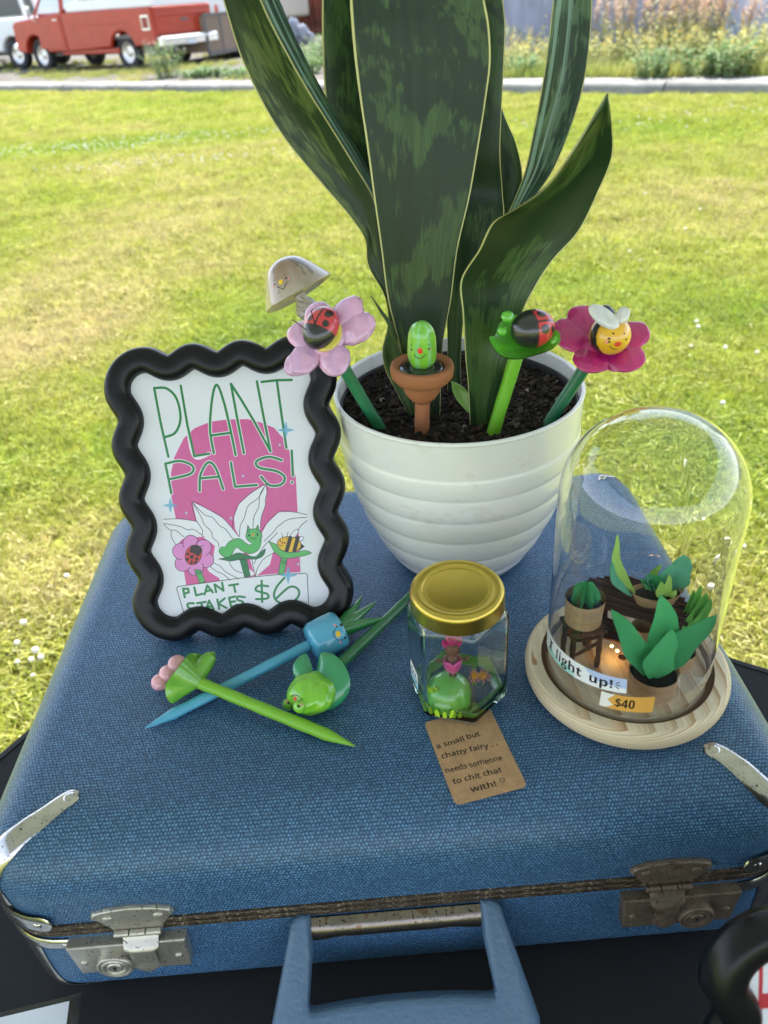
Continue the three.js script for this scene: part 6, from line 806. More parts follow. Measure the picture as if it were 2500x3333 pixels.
// ------------------------------------------------------------------ kraft tag, glass jar, cloche
const z8 = (x, y) => [1250 + 0.3934 * x, 1780 + 0.3934 * y], zj = (x, y) => [1300 + 0.2411 * x, 1980 + 0.2411 * y], zd = (x, y) => [1700 + 0.42194 * x, 1700 + 0.42194 * y];
const kraftTex = dataTex(256, 256, (i, j) => { const n = tfbm(i / 5, j / 5, 51, 51, 3, 701), m = tfbm(i / 40, j / 40, 6, 6, 3, 702), k = 0.84 + 0.22 * n + 0.14 * (m - 0.5); return [208 * k, 172 * k, 132 * k]; });
const kraft = std(RGB(1, 1, 1), 0.85, { map: kraftTex, side: THREE.DoubleSide });
{
  const y = TOP + 0.0007, a = onY(...z8(285, 1330), y), b = onY(...z8(592, 2138), y), c = onY(...z8(1172, 1935), y), L = a.distanceTo(b) * 1.0, ey = a.clone().sub(b).normalize(), ex0 = c.clone().sub(b), W = ex0.length(), ex = ex0.addScaledVector(ey, -ex0.dot(ey)).normalize();
  const Hh = 0.068, o = thing('paper_tag', 'brown kraft paper tag with handwriting sticking out under the glass jar', 'tag', b.clone());
  const shp = new THREE.Shape(); const r = 0.004, w = W * 0.985; shp.moveTo(r, 0); shp.lineTo(w - r, 0); shp.quadraticCurveTo(w, 0, w, r); shp.lineTo(w, Hh - r); shp.quadraticCurveTo(w, Hh, w - r, Hh); shp.lineTo(r, Hh); shp.quadraticCurveTo(0, Hh, 0, Hh - r); shp.lineTo(0, r); shp.quadraticCurveTo(0, 0, r, 0);
  const cw = 512, ch = Math.round(512 * Hh / w);
  const tex = canvasTex(cw, ch, (g) => {
    const im = g.createImageData(cw, ch); for (let j = 0; j < ch; j++) for (let i = 0; i < cw; i++) { const n = fbm(i / 7, j / 7, 3, 711), m = fbm(i / 60, j / 60, 3, 712), k = 0.86 + 0.22 * n + 0.14 * (m - 0.5), q = (j * cw + i) * 4; im.data[q] = 184 * k; im.data[q + 1] = 146 * k; im.data[q + 2] = 106 * k; im.data[q + 3] = 255; } g.putImageData(im, 0, 0);
    const P = (x, yy) => { const p = onY(...z8(x, yy), y).sub(b); return [p.dot(ex) / w * cw, (1 - p.dot(ey) / Hh) * ch]; };
    g.fillStyle = g.strokeStyle = '#1d1712'; g.textBaseline = 'alphabetic';
    const line = (t, x0, y0, x1, y1, s) => { const p = P(x0, y0), q = P(x1, y1); g.save(); g.translate(p[0], p[1]); g.rotate(Math.atan2(q[1] - p[1], q[0] - p[0])); g.font = `${s}px sans-serif`; const wd = g.measureText(t).width, want = Math.hypot(q[0] - p[0], q[1] - p[1]); g.scale(want / wd, 1); let x = 0; const r3 = mulberry(t.length * 7); for (const chr of t) { g.save(); g.translate(x, (r3() - 0.5) * s * 0.10); g.rotate((r3() - 0.5) * 0.12); g.lineWidth = 2.4; g.fillText(chr, 0, 0); g.strokeText(chr, 0, 0); g.restore(); x += g.measureText(chr).width; } g.restore(); };
    line('a small but', 440, 1672, 800, 1560, 58); line('chatty fairy . .', 478, 1752, 950, 1640, 58); line('needs someone', 512, 1872, 985, 1760, 58); line('to chit chat', 575, 1962, 978, 1862, 58); line('with!', 725, 2032, 940, 1975, 58);
    const h = P(978, 1930), s = 22; g.lineWidth = 4; g.beginPath(); g.moveTo(h[0], h[1] + s * 0.8); g.bezierCurveTo(h[0] - s * 1.4, h[1] - s * 0.2, h[0] - s * 0.6, h[1] - s * 1.1, h[0], h[1] - s * 0.3); g.bezierCurveTo(h[0] + s * 0.6, h[1] - s * 1.1, h[0] + s * 1.4, h[1] - s * 0.2, h[0], h[1] + s * 0.8); g.stroke();
  });
  const g = new THREE.ExtrudeGeometry(shp, { depth: 0.0005, bevelEnabled: false, curveSegments: 8 }); const p = g.attributes.position, uv = g.attributes.uv; for (let i = 0; i < p.count; i++) uv.setXY(i, p.getX(i) / w, p.getY(i) / Hh);
  g.applyMatrix4(new THREE.Matrix4().makeBasis(ex, ey, V3(0, 1, 0))); part('card', g.translate(0, -0.0005, 0), std(RGB(1, 1, 1), 0.85, { map: tex }), o);
}
const glass = new THREE.MeshPhysicalMaterial({ color: RGB(1, 1, 1), roughness: 0.0, transmission: 1, thickness: 0.002, ior: 1.47, attenuationColor: RGB(0.82, 0.95, 0.88), attenuationDistance: 0.03 });
const JS = 1.05;   // the jar is a little taller than the rows below are drawn
const JAR = V3(0.0437, TOP + 0.0013, -0.3845), JR = 0.0352, JPHI = -0.8305;
{
  const o = thing('glass_jar', 'hexagonal glass jar with a gold screw lid standing on the kraft tag', 'jar', JAR);
  const hexR = (a, R, rnd2) => { const k = ((a - JPHI) % (PI / 3) + PI / 3) % (PI / 3) - PI / 6, ap = R * cos(PI / 6), h = ap / cos(k); return lerp(Math.min(h, R * (0.985 - 0.03 * rnd2)), ap * 1.03, rnd2); }; // 1 = round
  const rows = [[0.0002, 0, 1], [0.030, 0, 0.0], [0.0338, 0.0008, 0.0], [JR, 0.0035, 0], [JR, 0.02, 0], [JR, 0.045, 0], [JR, 0.0705, 0], [JR * 0.99, 0.0738, 0.02], [JR * 0.955, 0.0758, 0.12], [0.0315, 0.0775, 0.6], [0.0285, 0.0785, 1], [0.0275, 0.0800, 1], [0.0278, 0.088, 1], [0.0262, 0.0882, 1], [0.0252, 0.0872, 1], [0.0252, 0.0795, 1], [0.0265, 0.0775, 1], [0.0295, 0.0757, 0.6], [JR * 0.955 - 0.0022, 0.0735, 0.12], [JR - 0.0026, 0.070, 0.03], [JR - 0.0026, 0.02, 0.03], [JR - 0.0028, 0.0085, 0.05], [0.0295, 0.0048, 0.3], [0.02, 0.0040, 0.9], [0.0002, 0.0038, 1]];
  const N = 144; part('glass_body', surf(N, rows.length - 1, (u, v) => { const a = u * 2 * PI, q = rows[Math.round(v * (rows.length - 1))], r = q[2] >= 0.99 ? q[0] : hexR(a, q[0], q[2]); return V3(sin(a) * r, q[1], cos(a) * r); }, {}), glass, o);
  const gold = std(RGB(0.62, 0.46, 0.10), 0.30, { metalness: 1, bumpMap: dataTex(256, 256, (i, j) => 255 * tfbm(i / 2, j / 40, 128, 7, 3, 721), false), bumpScale: 0.00008 });
  part('lid', lathe([[0.0302, 0.0775], [0.0309, 0.0772], [0.0314, 0.0778], [0.0311, 0.0790], [0.0311, 0.0868], [0.0308, 0.0888], [0.0298, 0.0903], [0.0280, 0.0910], [0.0262, 0.0909], [0.0245, 0.0904], [0.0229, 0.0899], [0.0226, 0.0892], [0.0219, 0.0890], [0.0210, 0.0893], [0.0195, 0.0895], [0.008, 0.0897], [0.0001, 0.0897]], 96), gold, o);
  o.scale.set(1, JS, 1);
  // price sticker on the left front pane
  const A = JPHI - PI / 3, B = JPHI, pa = V3(sin(A), 0, cos(A)).multiplyScalar(JR), pb = V3(sin(B), 0, cos(B)).multiplyScalar(JR), nn = V3(sin((A + B) / 2), 0, cos((A + B) / 2));
  const st = canvasTex(256, 160, (g) => { g.fillStyle = '#f2f2f2'; g.fillRect(0, 0, 256, 160); g.fillStyle = '#9fd8e6'; g.fillRect(0, 96, 256, 64); g.fillStyle = '#111'; g.font = 'bold 120px sans-serif'; g.fillText('$15', 18, 122); });
  part('price_sticker', surf(1, 1, (u, v) => pa.clone().lerp(pb, lerp(0.14, 0.62, u)).addScaledVector(nn, 0.0003).setY(lerp(0.012, 0.027, v))), std(0xffffff, 0.5, { map: st, side: THREE.DoubleSide }), o);
}
{ // figurine inside the jar: resin floor, mound, fairy, grass and flower glued together
  const fl = JAR.y + 0.0050, o = thing('fairy_figurine', 'tiny fairy in a pink petal dress on a green mound inside the glass jar', 'figurine', V3(JAR.x, fl, JAR.z));
  const resin = phys(RGB(0.10, 0.34, 0.03), 0.25, { clearcoat: 0.6 });
  part('green_floor', lathe([[JR * 0.70, 0.0003], [JR * 0.88, 0.0006], [JR * 0.92, 0.0052], [JR * 0.84, 0.0044], [JR * 0.72, 0.0016], [JR * 0.70, 0.0003]], 6).rotateY(JPHI), resin, o);
  const mc = onY(...zj(690, 1340), fl + 0.004).sub(o.position); mc.y = 0.0004; mc.z -= 0.0125;
  part('mound', weld(blob(q => V3(mc.x + q.x * 0.0180 * wobble(q, 2, 731, 0.1), mc.y + Math.max(0, q.y) * 0.0225, mc.z + q.z * 0.0165), 48, 40)), phys(RGB(0.16, 0.58, 0.07), 0.3, varnish), o);
  const lime = phys(RGB(0.42, 0.70, 0.03), 0.45);
  for (let k = 0; k < 22; k++) { const a = k / 22 * 2 * PI + 0.1, h = 0.005 + 0.004 * hash2(k, 3), R = 0.0186; const b = V3(mc.x + cos(a) * R, mc.y - 0.001, mc.z + sin(a) * R * 0.95), t = V3(-sin(a), 0, cos(a)), w = 0.0014 + 0.0008 * hash2(k, 5); part('grass_blade', surf(4, 6, (u, v) => b.clone().addScaledVector(t, (u * 2 - 1) * w * Math.pow(1 - v * v * 0.92, 0.5)).add(V3(cos(a) * 0.0008 * v, v * h, sin(a) * 0.0008 * v))), lime, o); }
  for (let k = 0; k < 9; k++) { const f = k / 8, a = lerp(2.4, 3.6, f), y = lerp(0.004, 0.018, f), R = 0.0160 * Math.sqrt(Math.max(0.05, 1 - (y / 0.0215) ** 2)); const b = V3(mc.x + cos(a) * R, mc.y + y - 0.001, mc.z - sin(a) * R * 0.9 + 0.004); part('grass_blade', tube([b, b.clone().add(V3(cos(a) * 0.0016, 0.0032, -sin(a) * 0.0012)), b.clone().add(V3(cos(a) * 0.003, 0.0058, -sin(a) * 0.002))], [0.0013, 0.0012, 0.0003], { n: 6 }), lime, o); }
  const fc = V3(mc.x + 0.0035, mc.y + 0.0215, mc.z - 0.001), skin = std(RGB(0.22, 0.09, 0.05), 0.5), pink = phys(RGB(0.85, 0.06, 0.33), 0.35, varnish);
  part('body', merge([tube([fc.clone().add(V3(-0.0016, -0.003, 0.001)), fc.clone().add(V3(-0.0012, 0.008, 0))], 0.0012, { n: 10 }), tube([fc.clone().add(V3(0.0016, -0.003, 0.001)), fc.clone().add(V3(0.0012, 0.008, 0))], 0.0012, { n: 10 }), tube([fc.clone().add(V3(0, 0.006, 0)), fc.clone().add(V3(0, 0.014, 0)), fc.clone().add(V3(0, 0.0185, 0.0002)), fc.clone().add(V3(0, 0.0215, 0.0002))], [0.0028, 0.0036, 0.0040, 0.0015], { n: 14 }), weld(blob(q => fc.clone().add(V3(q.x * 0.0052, 0.0262 + q.y * 0.0056, q.z * 0.0052)), 24, 18)), tube([fc.clone().add(V3(-0.0036, 0.018, 0)), fc.clone().add(V3(-0.0085, 0.0165, 0.002)), fc.clone().add(V3(-0.0112, 0.0205, 0.004))], [0.0011, 0.001, 0.0009], { n: 8 }), tube([fc.clone().add(V3(0.0036, 0.018, 0)), fc.clone().add(V3(0.0085, 0.0165, 0.002)), fc.clone().add(V3(0.0105, 0.021, 0.004))], [0.0011, 0.001, 0.0009], { n: 8 })]), skin, o);
  for (let k = 0; k < 5; k++) { const a = k / 5 * 2 * PI + 0.95, d = V3(cos(a), 0, sin(a)), t = V3(-sin(a), 0, cos(a)); part('dress_petal', weld(blob(q => fc.clone().addScaledVector(d, 0.0036 + q.z * 0.0022 + 0.002 * q.y).addScaledVector(t, q.x * 0.0046).add(V3(0, 0.0105 + q.y * 0.0068, 0)), 20, 16)), pink, o); }
  for (const [x, y, z, r] of [[0, 0.0325, -0.001, 0.0042], [-0.0042, 0.0295, -0.001, 0.0030], [0.0042, 0.0295, -0.001, 0.0030], [0, 0.0300, -0.0036, 0.0046]]) part('hair', weld(blob(q => fc.clone().add(V3(x + q.x * r, y + q.y * r * 0.8, z + q.z * r)), 16, 12)), phys(RGB(0.55, 0.03, 0.17), 0.5), o);
  const dc = onY(...zj(1110, 1010), fl + 0.010).sub(o.position); dc.y = 0.0125; dc.z -= 0.006; dc.x = Math.min(dc.x, 0.021);
  part('daisy_centre', weld(blob(q => dc.clone().add(V3(q.x * 0.0034, q.y * 0.0026, q.z * 0.0034)), 18, 14)), phys(RGB(0.75, 0.33, 0.01), 0.4), o);
  for (let k = 0; k < 8; k++) { const a = k / 8 * 2 * PI; part('daisy_petal', weld(blob(q => dc.clone().add(V3(cos(a) * (0.0048 + q.x * 0.0024) - sin(a) * q.z * 0.0013, q.y * 0.0005 - 0.0006, sin(a) * (0.0048 + q.x * 0.0024) + cos(a) * q.z * 0.0013)), 14, 10)), phys(RGB(0.66, 0.27, 0.27), 0.5), o); }
  part('daisy_stem', tube([V3(dc.x, 0.003, dc.z), V3(dc.x + 0.001, 0.008, dc.z), V3(dc.x, 0.0115, dc.z)], 0.0007, { n: 8 }), lime, o);
}
// cloche
const DOM = V3(0.1635, TOP, -0.3865), FLOOR = TOP + 0.0182, DR = 0.0557;
{
  const o = thing('glass_cloche', 'clear glass dome cloche on a round pale pine base covering miniature paper plants', 'cloche', DOM);
  const wood = dataTex(2048, 256, (i, j) => { const u = i / 2048 * 64, w = 0.30 * fbm(u * 0.25, j / 256 * 0.8, 2, 741), f = ((u + w) % 1 + 1) % 1, late = Math.pow(f, 3.2) * (0.6 + 0.6 * hash2(Math.floor(u + w), 7, 3)), n = fbm(i / 3, j / 30, 3, 743), k = 0.94 + 0.10 * (n - 0.5) * 2; return [lerp(240, 188, late) * k, lerp(224, 146, late) * k, lerp(194, 100, late) * k]; });
  const prof = [[0.0001, 0.0182], [0.0532, 0.0182], [0.0539, 0.0180], [0.0542, 0.0148], [0.0583, 0.0148], [0.0586, 0.0178], [0.0591, 0.0182], [0.0655, 0.0182], [0.0672, 0.0178], [0.0688, 0.0166], [0.0699, 0.0146], [0.0703, 0.0118], [0.0700, 0.0085], [0.0689, 0.0052], [0.0670, 0.0024], [0.0640, 0.0006], [0.0610, 0], [0.0001, 0]];
  const wg = lathe(prof, 128); { const p = wg.attributes.position, uv = wg.attributes.uv; for (let i = 0; i < p.count; i++) uv.setXY(i, (p.getX(i) * 0.10 - p.getY(i) * 1.0 + 0.4 * p.getX(i) * p.getX(i) + 0.06) / 0.00155 / 64, p.getZ(i) * 4); }
  part('wooden_base', wg, std(RGB(0.95, 0.95, 0.95), 0.55, { map: wood }), o);
  part('groove', lathe([[0.0544, 0.0150], [0.0581, 0.0150], [0.0583, 0.0176], [0.05875, 0.01835], [0.0590, 0.01825]], 96), std(RGB(0.16, 0.085, 0.045), 0.7), o);
  const H = 0.2105, yc = H - DR, pr = []; const t = 0.0008;
  pr.push([DR - t, 0.0156], [DR - t * 0.5, 0.0151], [DR, 0.0156]); for (let i = 1; i <= 12; i++) pr.push([DR, lerp(0.0156, yc, i / 12)]); for (let i = 1; i <= 30; i++) { const a = i / 30 * PI / 2; pr.push([DR * cos(a), yc + DR * sin(a)]); }
  const inner = []; for (let i = 30; i >= 1; i--) { const a = i / 30 * PI / 2; inner.push([(DR - t) * cos(a), yc + (DR - t) * sin(a)]); } for (let i = 12; i >= 1; i--) inner.push([DR - t, lerp(0.0156, yc, i / 12)]);
  const g = lathe([...pr, ...inner, [DR - t, 0.0156]].map(([r, y]) => [r, y]), 128); { const p = g.attributes.position; for (let i = 0; i < p.count; i++) { const x = p.getX(i), y = p.getY(i), z = p.getZ(i), r = Math.hypot(x, z), a = Math.atan2(z, x), w = 1 + 0.0018 * (fbm(cos(a) * 9 + 20, sin(a) * 9 + y * 140, 3, 751) - 0.5) * smooth(0.02, 0.05, y); p.setX(i, x * w); p.setZ(i, z * w); } g.computeVertexNormals(); }
  part('glass_dome', g, new THREE.MeshPhysicalMaterial({ color: 0xffffff, roughness: 0, transmission: 1, thickness: 0.002, ior: 1.45 }), o);
  // stickers: where the sight line meets the glass
  const onDome = (px, py) => { const d = ray(px, py).normalize(), e = EYE.clone().sub(DOM), a = d.x * d.x + d.z * d.z, b = e.x * d.x + e.z * d.z, c = e.x * e.x + e.z * e.z - DR * DR, q = (-b - Math.sqrt(Math.max(0, b * b - a * c))) / a, p = e.addScaledVector(d, q); return [Math.atan2(p.x, p.z), p.y]; };
  const sticker = (tl, tr, bl, br, tex) => { const C = [tl, tr, bl, br].map(p => onDome(...zd(...p))); return part('sticker', surf(24, 2, (u, v) => { const a = lerp(lerp(C[2][0], C[3][0], u), lerp(C[0][0], C[1][0], u), v), y = lerp(lerp(C[2][1], C[3][1], u), lerp(C[0][1], C[1][1], u), v), r = DR + 0.0003; return V3(sin(a) * r, y, cos(a) * r); }), std(0xffffff, 0.4, { map: tex, side: THREE.DoubleSide }), o); };
  const ray3 = (g, x, y, s) => { g.lineWidth = 9; g.lineCap = 'round'; for (const a of [-0.6, 0, 0.6]) { g.beginPath(); g.moveTo(x + s * 18 * cos(a), y + 30 * sin(a) * 1.2); g.lineTo(x + s * 48 * cos(a), y + 62 * sin(a)); g.stroke(); } };
  const S0 = onDome(...zd(197, 862))[0], S1 = onDome(...zd(806, 1264))[0], SU = (x) => 1024 * (onDome(...zd(x, lerp(862, 1264, (x - 197) / 609)))[0] - S0) / (S1 - S0);
  const word = (g, t, x0, x1) => { const a = SU(x0), b = SU(x1); g.save(); g.translate(a, 124); g.scale((b - a) / g.measureText(t).width, 1); g.fillText(t, 0, 0); g.restore(); };
  const t1 = canvasTex(1024, 160, (g) => { g.fillStyle = '#eef0f2'; g.fillRect(0, 0, 1024, 160); g.fillStyle = '#a9dcd6'; g.beginPath(); g.moveTo(90, 160); g.lineTo(130, 90); g.lineTo(330, 130); g.lineTo(470, 80); g.lineTo(560, 160); g.fill(); g.fillStyle = '#b9c6ea'; g.beginPath(); g.moveTo(640, 0); g.lineTo(1024, 0); g.lineTo(1024, 110); g.lineTo(760, 90); g.fill(); g.fillStyle = g.strokeStyle = '#101010'; g.font = 'bold 124px sans-serif'; word(g, 'I', 216, 244); word(g, 'light', 268, 472); word(g, 'up!', 522, 712); g.save(); ray3(g, SU(212), 80, -0.75); ray3(g, SU(716), 84, 1.0); g.restore(); });
  sticker([203, 800], [810, 1210], [192, 925], [803, 1318], t1);
  const t2 = canvasTex(512, 150, (g) => { g.fillStyle = '#e2a94e'; g.fillRect(0, 0, 512, 150); g.fillStyle = '#f0ede6'; g.beginPath(); g.moveTo(0, 0); g.lineTo(135, 0); g.lineTo(70, 60); g.lineTo(130, 110); g.lineTo(60, 150); g.lineTo(0, 150); g.fill(); g.fillStyle = '#101010'; g.font = 'bold 118px sans-serif'; g.fillText('$40', 140, 118); });
  sticker([612, 1300], [1026, 1342], [594, 1405], [1004, 1462], t2);
}
// miniatures under the dome
const bark = (r, g, b) => std(RGB(r, g, b), 0.75, { bumpMap: woodPaint, bumpScale: 0.0008 });
const twigM = [bark(0.05, 0.02, 0.014), bark(0.075, 0.03, 0.02), bark(0.04, 0.018, 0.014), bark(0.09, 0.04, 0.025)];
function twig(o, a, b, r, k, name = 'twig') { const m = a.clone().lerp(b, 0.5).add(V3(0.0005 * (hash2(k, 1) - 0.5), 0.0005 * (hash2(k, 2) - 0.5), 0.0005)); return part(name, inWorld(tube([a, m, b], (t) => r * (1 + 0.12 * sin(t * 17 + k)), { n: 8, rows: 10 }), o), twigM[k % 4], o); }
{
  const o = thing('twig_bench', 'miniature dark brown twig shelf bench at the back of the glass dome', 'miniature bench', V3(DOM.x, FLOOR, DOM.z - 0.015));
  const yT = FLOOR + 0.042, bl = onY(...zd(405, 560), yT), tl = onY(...zd(470, 395), yT), br = onY(...zd(1215, 800), yT);
  const ex = br.clone().sub(bl).setY(0); const L = Math.min(ex.length(), 0.083); ex.normalize(); const ez = V3(-ex.z, 0, ex.x).negate(); if (ez.z > 0) ez.negate();
  const A = V3(DOM.x, yT, DOM.z).addScaledVector(ex, -L * 0.5).addScaledVector(ez, -0.0015), n = 12;
  for (let k = 0; k < n; k++) { const p = A.clone().addScaledVector(ez, k * 0.0034).add(V3(0, (k % 2) * 0.0004, 0)), sh = 0.004 * hash2(k, 9), cut = Math.max(0, (k - 7) * 0.0035); twig(o, p.clone().addScaledVector(ex, -0.001 - sh + cut * 1.2), p.clone().addScaledVector(ex, L - 0.004 * hash2(k, 11) - cut), 0.0016, k, 'slat'); }
  for (let k = 0; k < 7; k++) { const p = A.clone().setY(FLOOR + 0.0115).addScaledVector(ez, 0.004 + k * 0.0031); twig(o, p.clone().addScaledVector(ex, 0.006), p.clone().addScaledVector(ex, L - 0.008), 0.0014, k + 20, 'slat'); }
  for (const [s, t] of [[0.006, 0.002], [L - 0.008, 0.002], [0.012, 0.026], [L - 0.014, 0.026]]) { const p = A.clone().addScaledVector(ex, s).addScaledVector(ez, t); twig(o, p.clone().setY(FLOOR), p.clone().setY(yT), 0.0021, Math.round(s * 900), 'leg'); }
}
{
  const o = thing('twig_stool', 'miniature twig stool carrying the paper cactus pot under the glass dome', 'miniature stool', onY(...zd(460, 1120), FLOOR));
  const yT = FLOOR + 0.0330, c = onY(...zd(470, 790), yT), ex = V3(0.94, 0, -0.1).normalize(), ez = V3(0.1, 0, 0.94).normalize();
  for (let k = 0; k < 8; k++) { const p = c.clone().addScaledVector(ez, (k - 3.5) * 0.0027); twig(o, p.clone().addScaledVector(ex, -0.0125 - 0.002 * hash2(k, 4)), p.clone().addScaledVector(ex, 0.0125 + 0.002 * hash2(k, 6)), 0.0014, k, 'slat'); }
  for (const [s, t] of [[-1, -1], [1, -1], [-1, 1], [1, 1]]) { const p = c.clone().addScaledVector(ex, s * 0.0095).addScaledVector(ez, t * 0.0085); twig(o, p.clone().setY(FLOOR), p, 0.0020, 3 + s + t, 'leg'); }
  twig(o, c.clone().add(V3(-0.0095, -0.022, 0.0085)), c.clone().add(V3(0.0095, -0.009, 0.0085)), 0.0012, 1); twig(o, c.clone().add(V3(0.0095, -0.004, 0.0085)), c.clone().add(V3(-0.0095, -0.006, 0.0085)), 0.0012, 2);
}
function paperPot(o, c, r0, r1, h, name = 'paper_pot') { return part(name, inWorld(merge([lathe([[r0, 0], [r1, h]], 40).translate(c.x, c.y, c.z), lathe([[r0 - 0.0004, 0.0005], [r1 - 0.0004, h]], 40).translate(c.x, c.y, c.z)]), o), kraft, o); }
function earth(o, c, r, y) { part('earth', inWorld(weld(blob(q => V3(c.x + q.x * r, c.y + y + q.y * 0.0015 * wobble(q, 6, 761, 0.6), c.z + q.z * r), 24, 14)), o), std(RGB(0.025, 0.02, 0.016), 0.9), o); }
const paperG = (r, g, b) => std(RGB(r, g, b), 0.75, { side: THREE.DoubleSide });
const pg = [paperG(0.085, 0.50, 0.18), paperG(0.065, 0.42, 0.15), paperG(0.17, 0.52, 0.09), paperG(0.44, 0.70, 0.16), paperG(0.13, 0.45, 0.28)];
// folded paper leaf: base, tip, width, bend; a crease runs down its middle
function paperLeaf(o, base, tip, w, mat, { bend = 0.1, fold = 0.28, hint = null, shape = 0.75, sway = 0 } = {}) {
  const d = tip.clone().sub(base), L = d.length(), side = new THREE.Vector3().crossVectors(d, hint || camF).normalize(), nrm = new THREE.Vector3().crossVectors(side, d).normalize();
  const g = (sg) => surf(8, 18, (u, v) => { const k = u * 2 - 1, ww = w * Math.pow(sin(clamp(0.04 + v * 0.96) * PI), shape) * (1 + 0.12 * sin(v * 11 + k * 2)); return base.clone().addScaledVector(d, v).addScaledVector(side, k * ww + sway * L * sin(v * PI)).addScaledVector(nrm, bend * L * sin(v * PI * 0.9) - fold * Math.abs(k) * ww + sg * 0.00018); }, { flip: sg < 0 });
  return part('leaf', inWorld(merge([g(1), g(-1)]), o), mat, o);
}
const inDome = (px, py, z) => { const p = onZ(px, py, z); const d = V3(p.x - DOM.x, 0, p.z - DOM.z), l = d.length(); if (l > DR - 0.004) d.multiplyScalar((DR - 0.004) / l); return V3(DOM.x + d.x, p.y, DOM.z + d.z); };
{ // cactus on the stool
  const c = onY(...zd(505, 842), FLOOR + 0.0345); c.z -= 0.0125; const o = thing('paper_cactus', 'paper cactus with folded ribs in a kraft pot on the twig stool', 'paper plant', c);
  paperPot(o, c, 0.0124, 0.0134, 0.0205); earth(o, c, 0.0125, 0.0135);
  for (let k = 0; k < 7; k++) { const a = k / 7 * 2 * PI + 0.35; part('rib', surf(10, 14, (u, v) => { const r = 0.0098 * Math.pow(sin(clamp(0.12 + v * 0.86) * PI), 0.55) * u; return V3(cos(a) * r, 0.012 + v * 0.0205, sin(a) * r); }), pg[k % 2], o); }
}
{ // four big leaves, front
  const c = onY(...zd(1042, 1395), FLOOR); c.z -= 0.0135; const o = thing('paper_plant', 'paper plant with four broad green leaves in a kraft pot in front under the dome', 'paper plant', c);
  paperPot(o, c, 0.0152, 0.0160, 0.0175); earth(o, c, 0.0152, 0.0135);
  const b = c.clone().add(V3(0, 0.0138, 0)), T = (x, y, dz) => inDome(...zd(x, y), c.z + dz);
  paperLeaf(o, b.clone().add(V3(-0.004, 0, 0)), T(672, 655, 0.004), 0.0078, pg[1], { bend: -0.08 }); paperLeaf(o, b.clone().add(V3(-0.001, 0, -0.003)), T(1062, 545, -0.006), 0.0105, pg[0], { bend: -0.06, sway: -0.06 }); paperLeaf(o, b.clone().add(V3(-0.001, 0, 0.004)), T(1150, 800, 0.008), 0.0098, pg[0], { bend: -0.1, sway: 0.08 }); paperLeaf(o, b.clone().add(V3(0.004, 0, 0)), T(1498, 700, 0.000), 0.0092, pg[1], { bend: -0.1, sway: 0.10 });
}
{ // strap leaves, right
  const c = onY(...zd(1235, 1170), FLOOR); c.z -= 0.010; const o = thing('paper_plant', 'paper plant with narrow upright green leaves in a kraft pot under the dome', 'paper plant', c);
  paperPot(o, c, 0.0098, 0.0105, 0.0135); earth(o, c, 0.0099, 0.0105);
  const b = c.clone().add(V3(0, 0.010, 0)); for (const [x, y, dz, w] of [[1382, 485, -0.004, 0.0035], [1425, 545, 0, 0.0055], [1465, 590, 0.003, 0.0042], [1305, 700, 0.004, 0.004], [1330, 520, -0.006, 0.0035]]) paperLeaf(o, b.clone().add(V3(0.003 * (x - 1350) / 100, 0, 0)), inDome(...zd(x, y), c.z + dz), w, pg[2], { bend: 0.03, shape: 0.6 });
}
const BENCH = FLOOR + 0.0440;
{ // mixed planter on the bench
  const c = onY(...zd(1042, 640), BENCH); c.z -= 0.004; const o = thing('paper_plant', 'boat shaped kraft planter of mixed paper succulents on the twig bench', 'paper plant', c);
  const rim = (u) => { const a = u * 2 * PI; return [cos(a) * 0.0180, sin(a) * 0.0095]; };
  part('paper_pot', surf(40, 4, (u, v) => { const [x, z] = rim(u), k = lerp(0.72, 1, v); return V3(x * k, v * (0.0085 + 0.003 * Math.abs(x) / 0.018), z * k); }), kraft, o);
  part('earth', weld(blob(q => V3(q.x * 0.016, 0.0068 + q.y * 0.0015, q.z * 0.0082), 24, 12)), std(RGB(0.025, 0.02, 0.016), 0.9), o);
  const b = c.clone().add(V3(0, 0.007, 0)), T = (x, y, dz) => inDome(...zd(x, y), c.z + dz);
  paperLeaf(o, b.clone().add(V3(-0.014, 0, -0.002)), T(742, 98, -0.004), 0.0034, pg[3], { bend: 0.08, sway: 0.10 }); paperLeaf(o, b.clone().add(V3(-0.017, 0, 0)), T(695, 298, 0.002), 0.0028, pg[4], { bend: 0.08, sway: 0.1 }); paperLeaf(o, b.clone().add(V3(-0.006, 0, -0.004)), T(1080, 328, -0.005), 0.0028, pg[3], { bend: 0.2 });
  paperLeaf(o, b.clone().add(V3(0.008, 0, -0.003)), T(1248, 242, -0.002), 0.0098, pg[4], { bend: -0.06, shape: 0.6 }); paperLeaf(o, b.clone().add(V3(0.0, 0, 0.004)), T(1072, 455, 0.006), 0.0034, pg[3], { bend: -0.03 }); paperLeaf(o, b.clone().add(V3(0.005, 0, 0.004)), T(1132, 398, 0.005), 0.0026, pg[3], { bend: -0.03 }); paperLeaf(o, b.clone().add(V3(0.006, 0, 0.004)), T(1190, 520, 0.006), 0.0026, pg[3], { bend: -0.06 });
  const rc = onZ(...zd(1000, 470), c.z + 0.001); for (let k = 0; k < 16; k++) { const a = k * 2.4, e = 0.25 + 0.9 * k / 16, R = 0.0105 * (1 - 0.5 * k / 16); const tip = rc.clone().add(V3(cos(a) * R * cos(e), R * sin(e) * 0.9, sin(a) * R * cos(e) * 0.8)); paperLeaf(o, rc.clone().add(V3(0, -0.004, 0)), tip, 0.0030, pg[k % 3 === 0 ? 4 : 1], { bend: 0.06, hint: V3(0.3, 1, 0.2), shape: 0.9 }); }
}
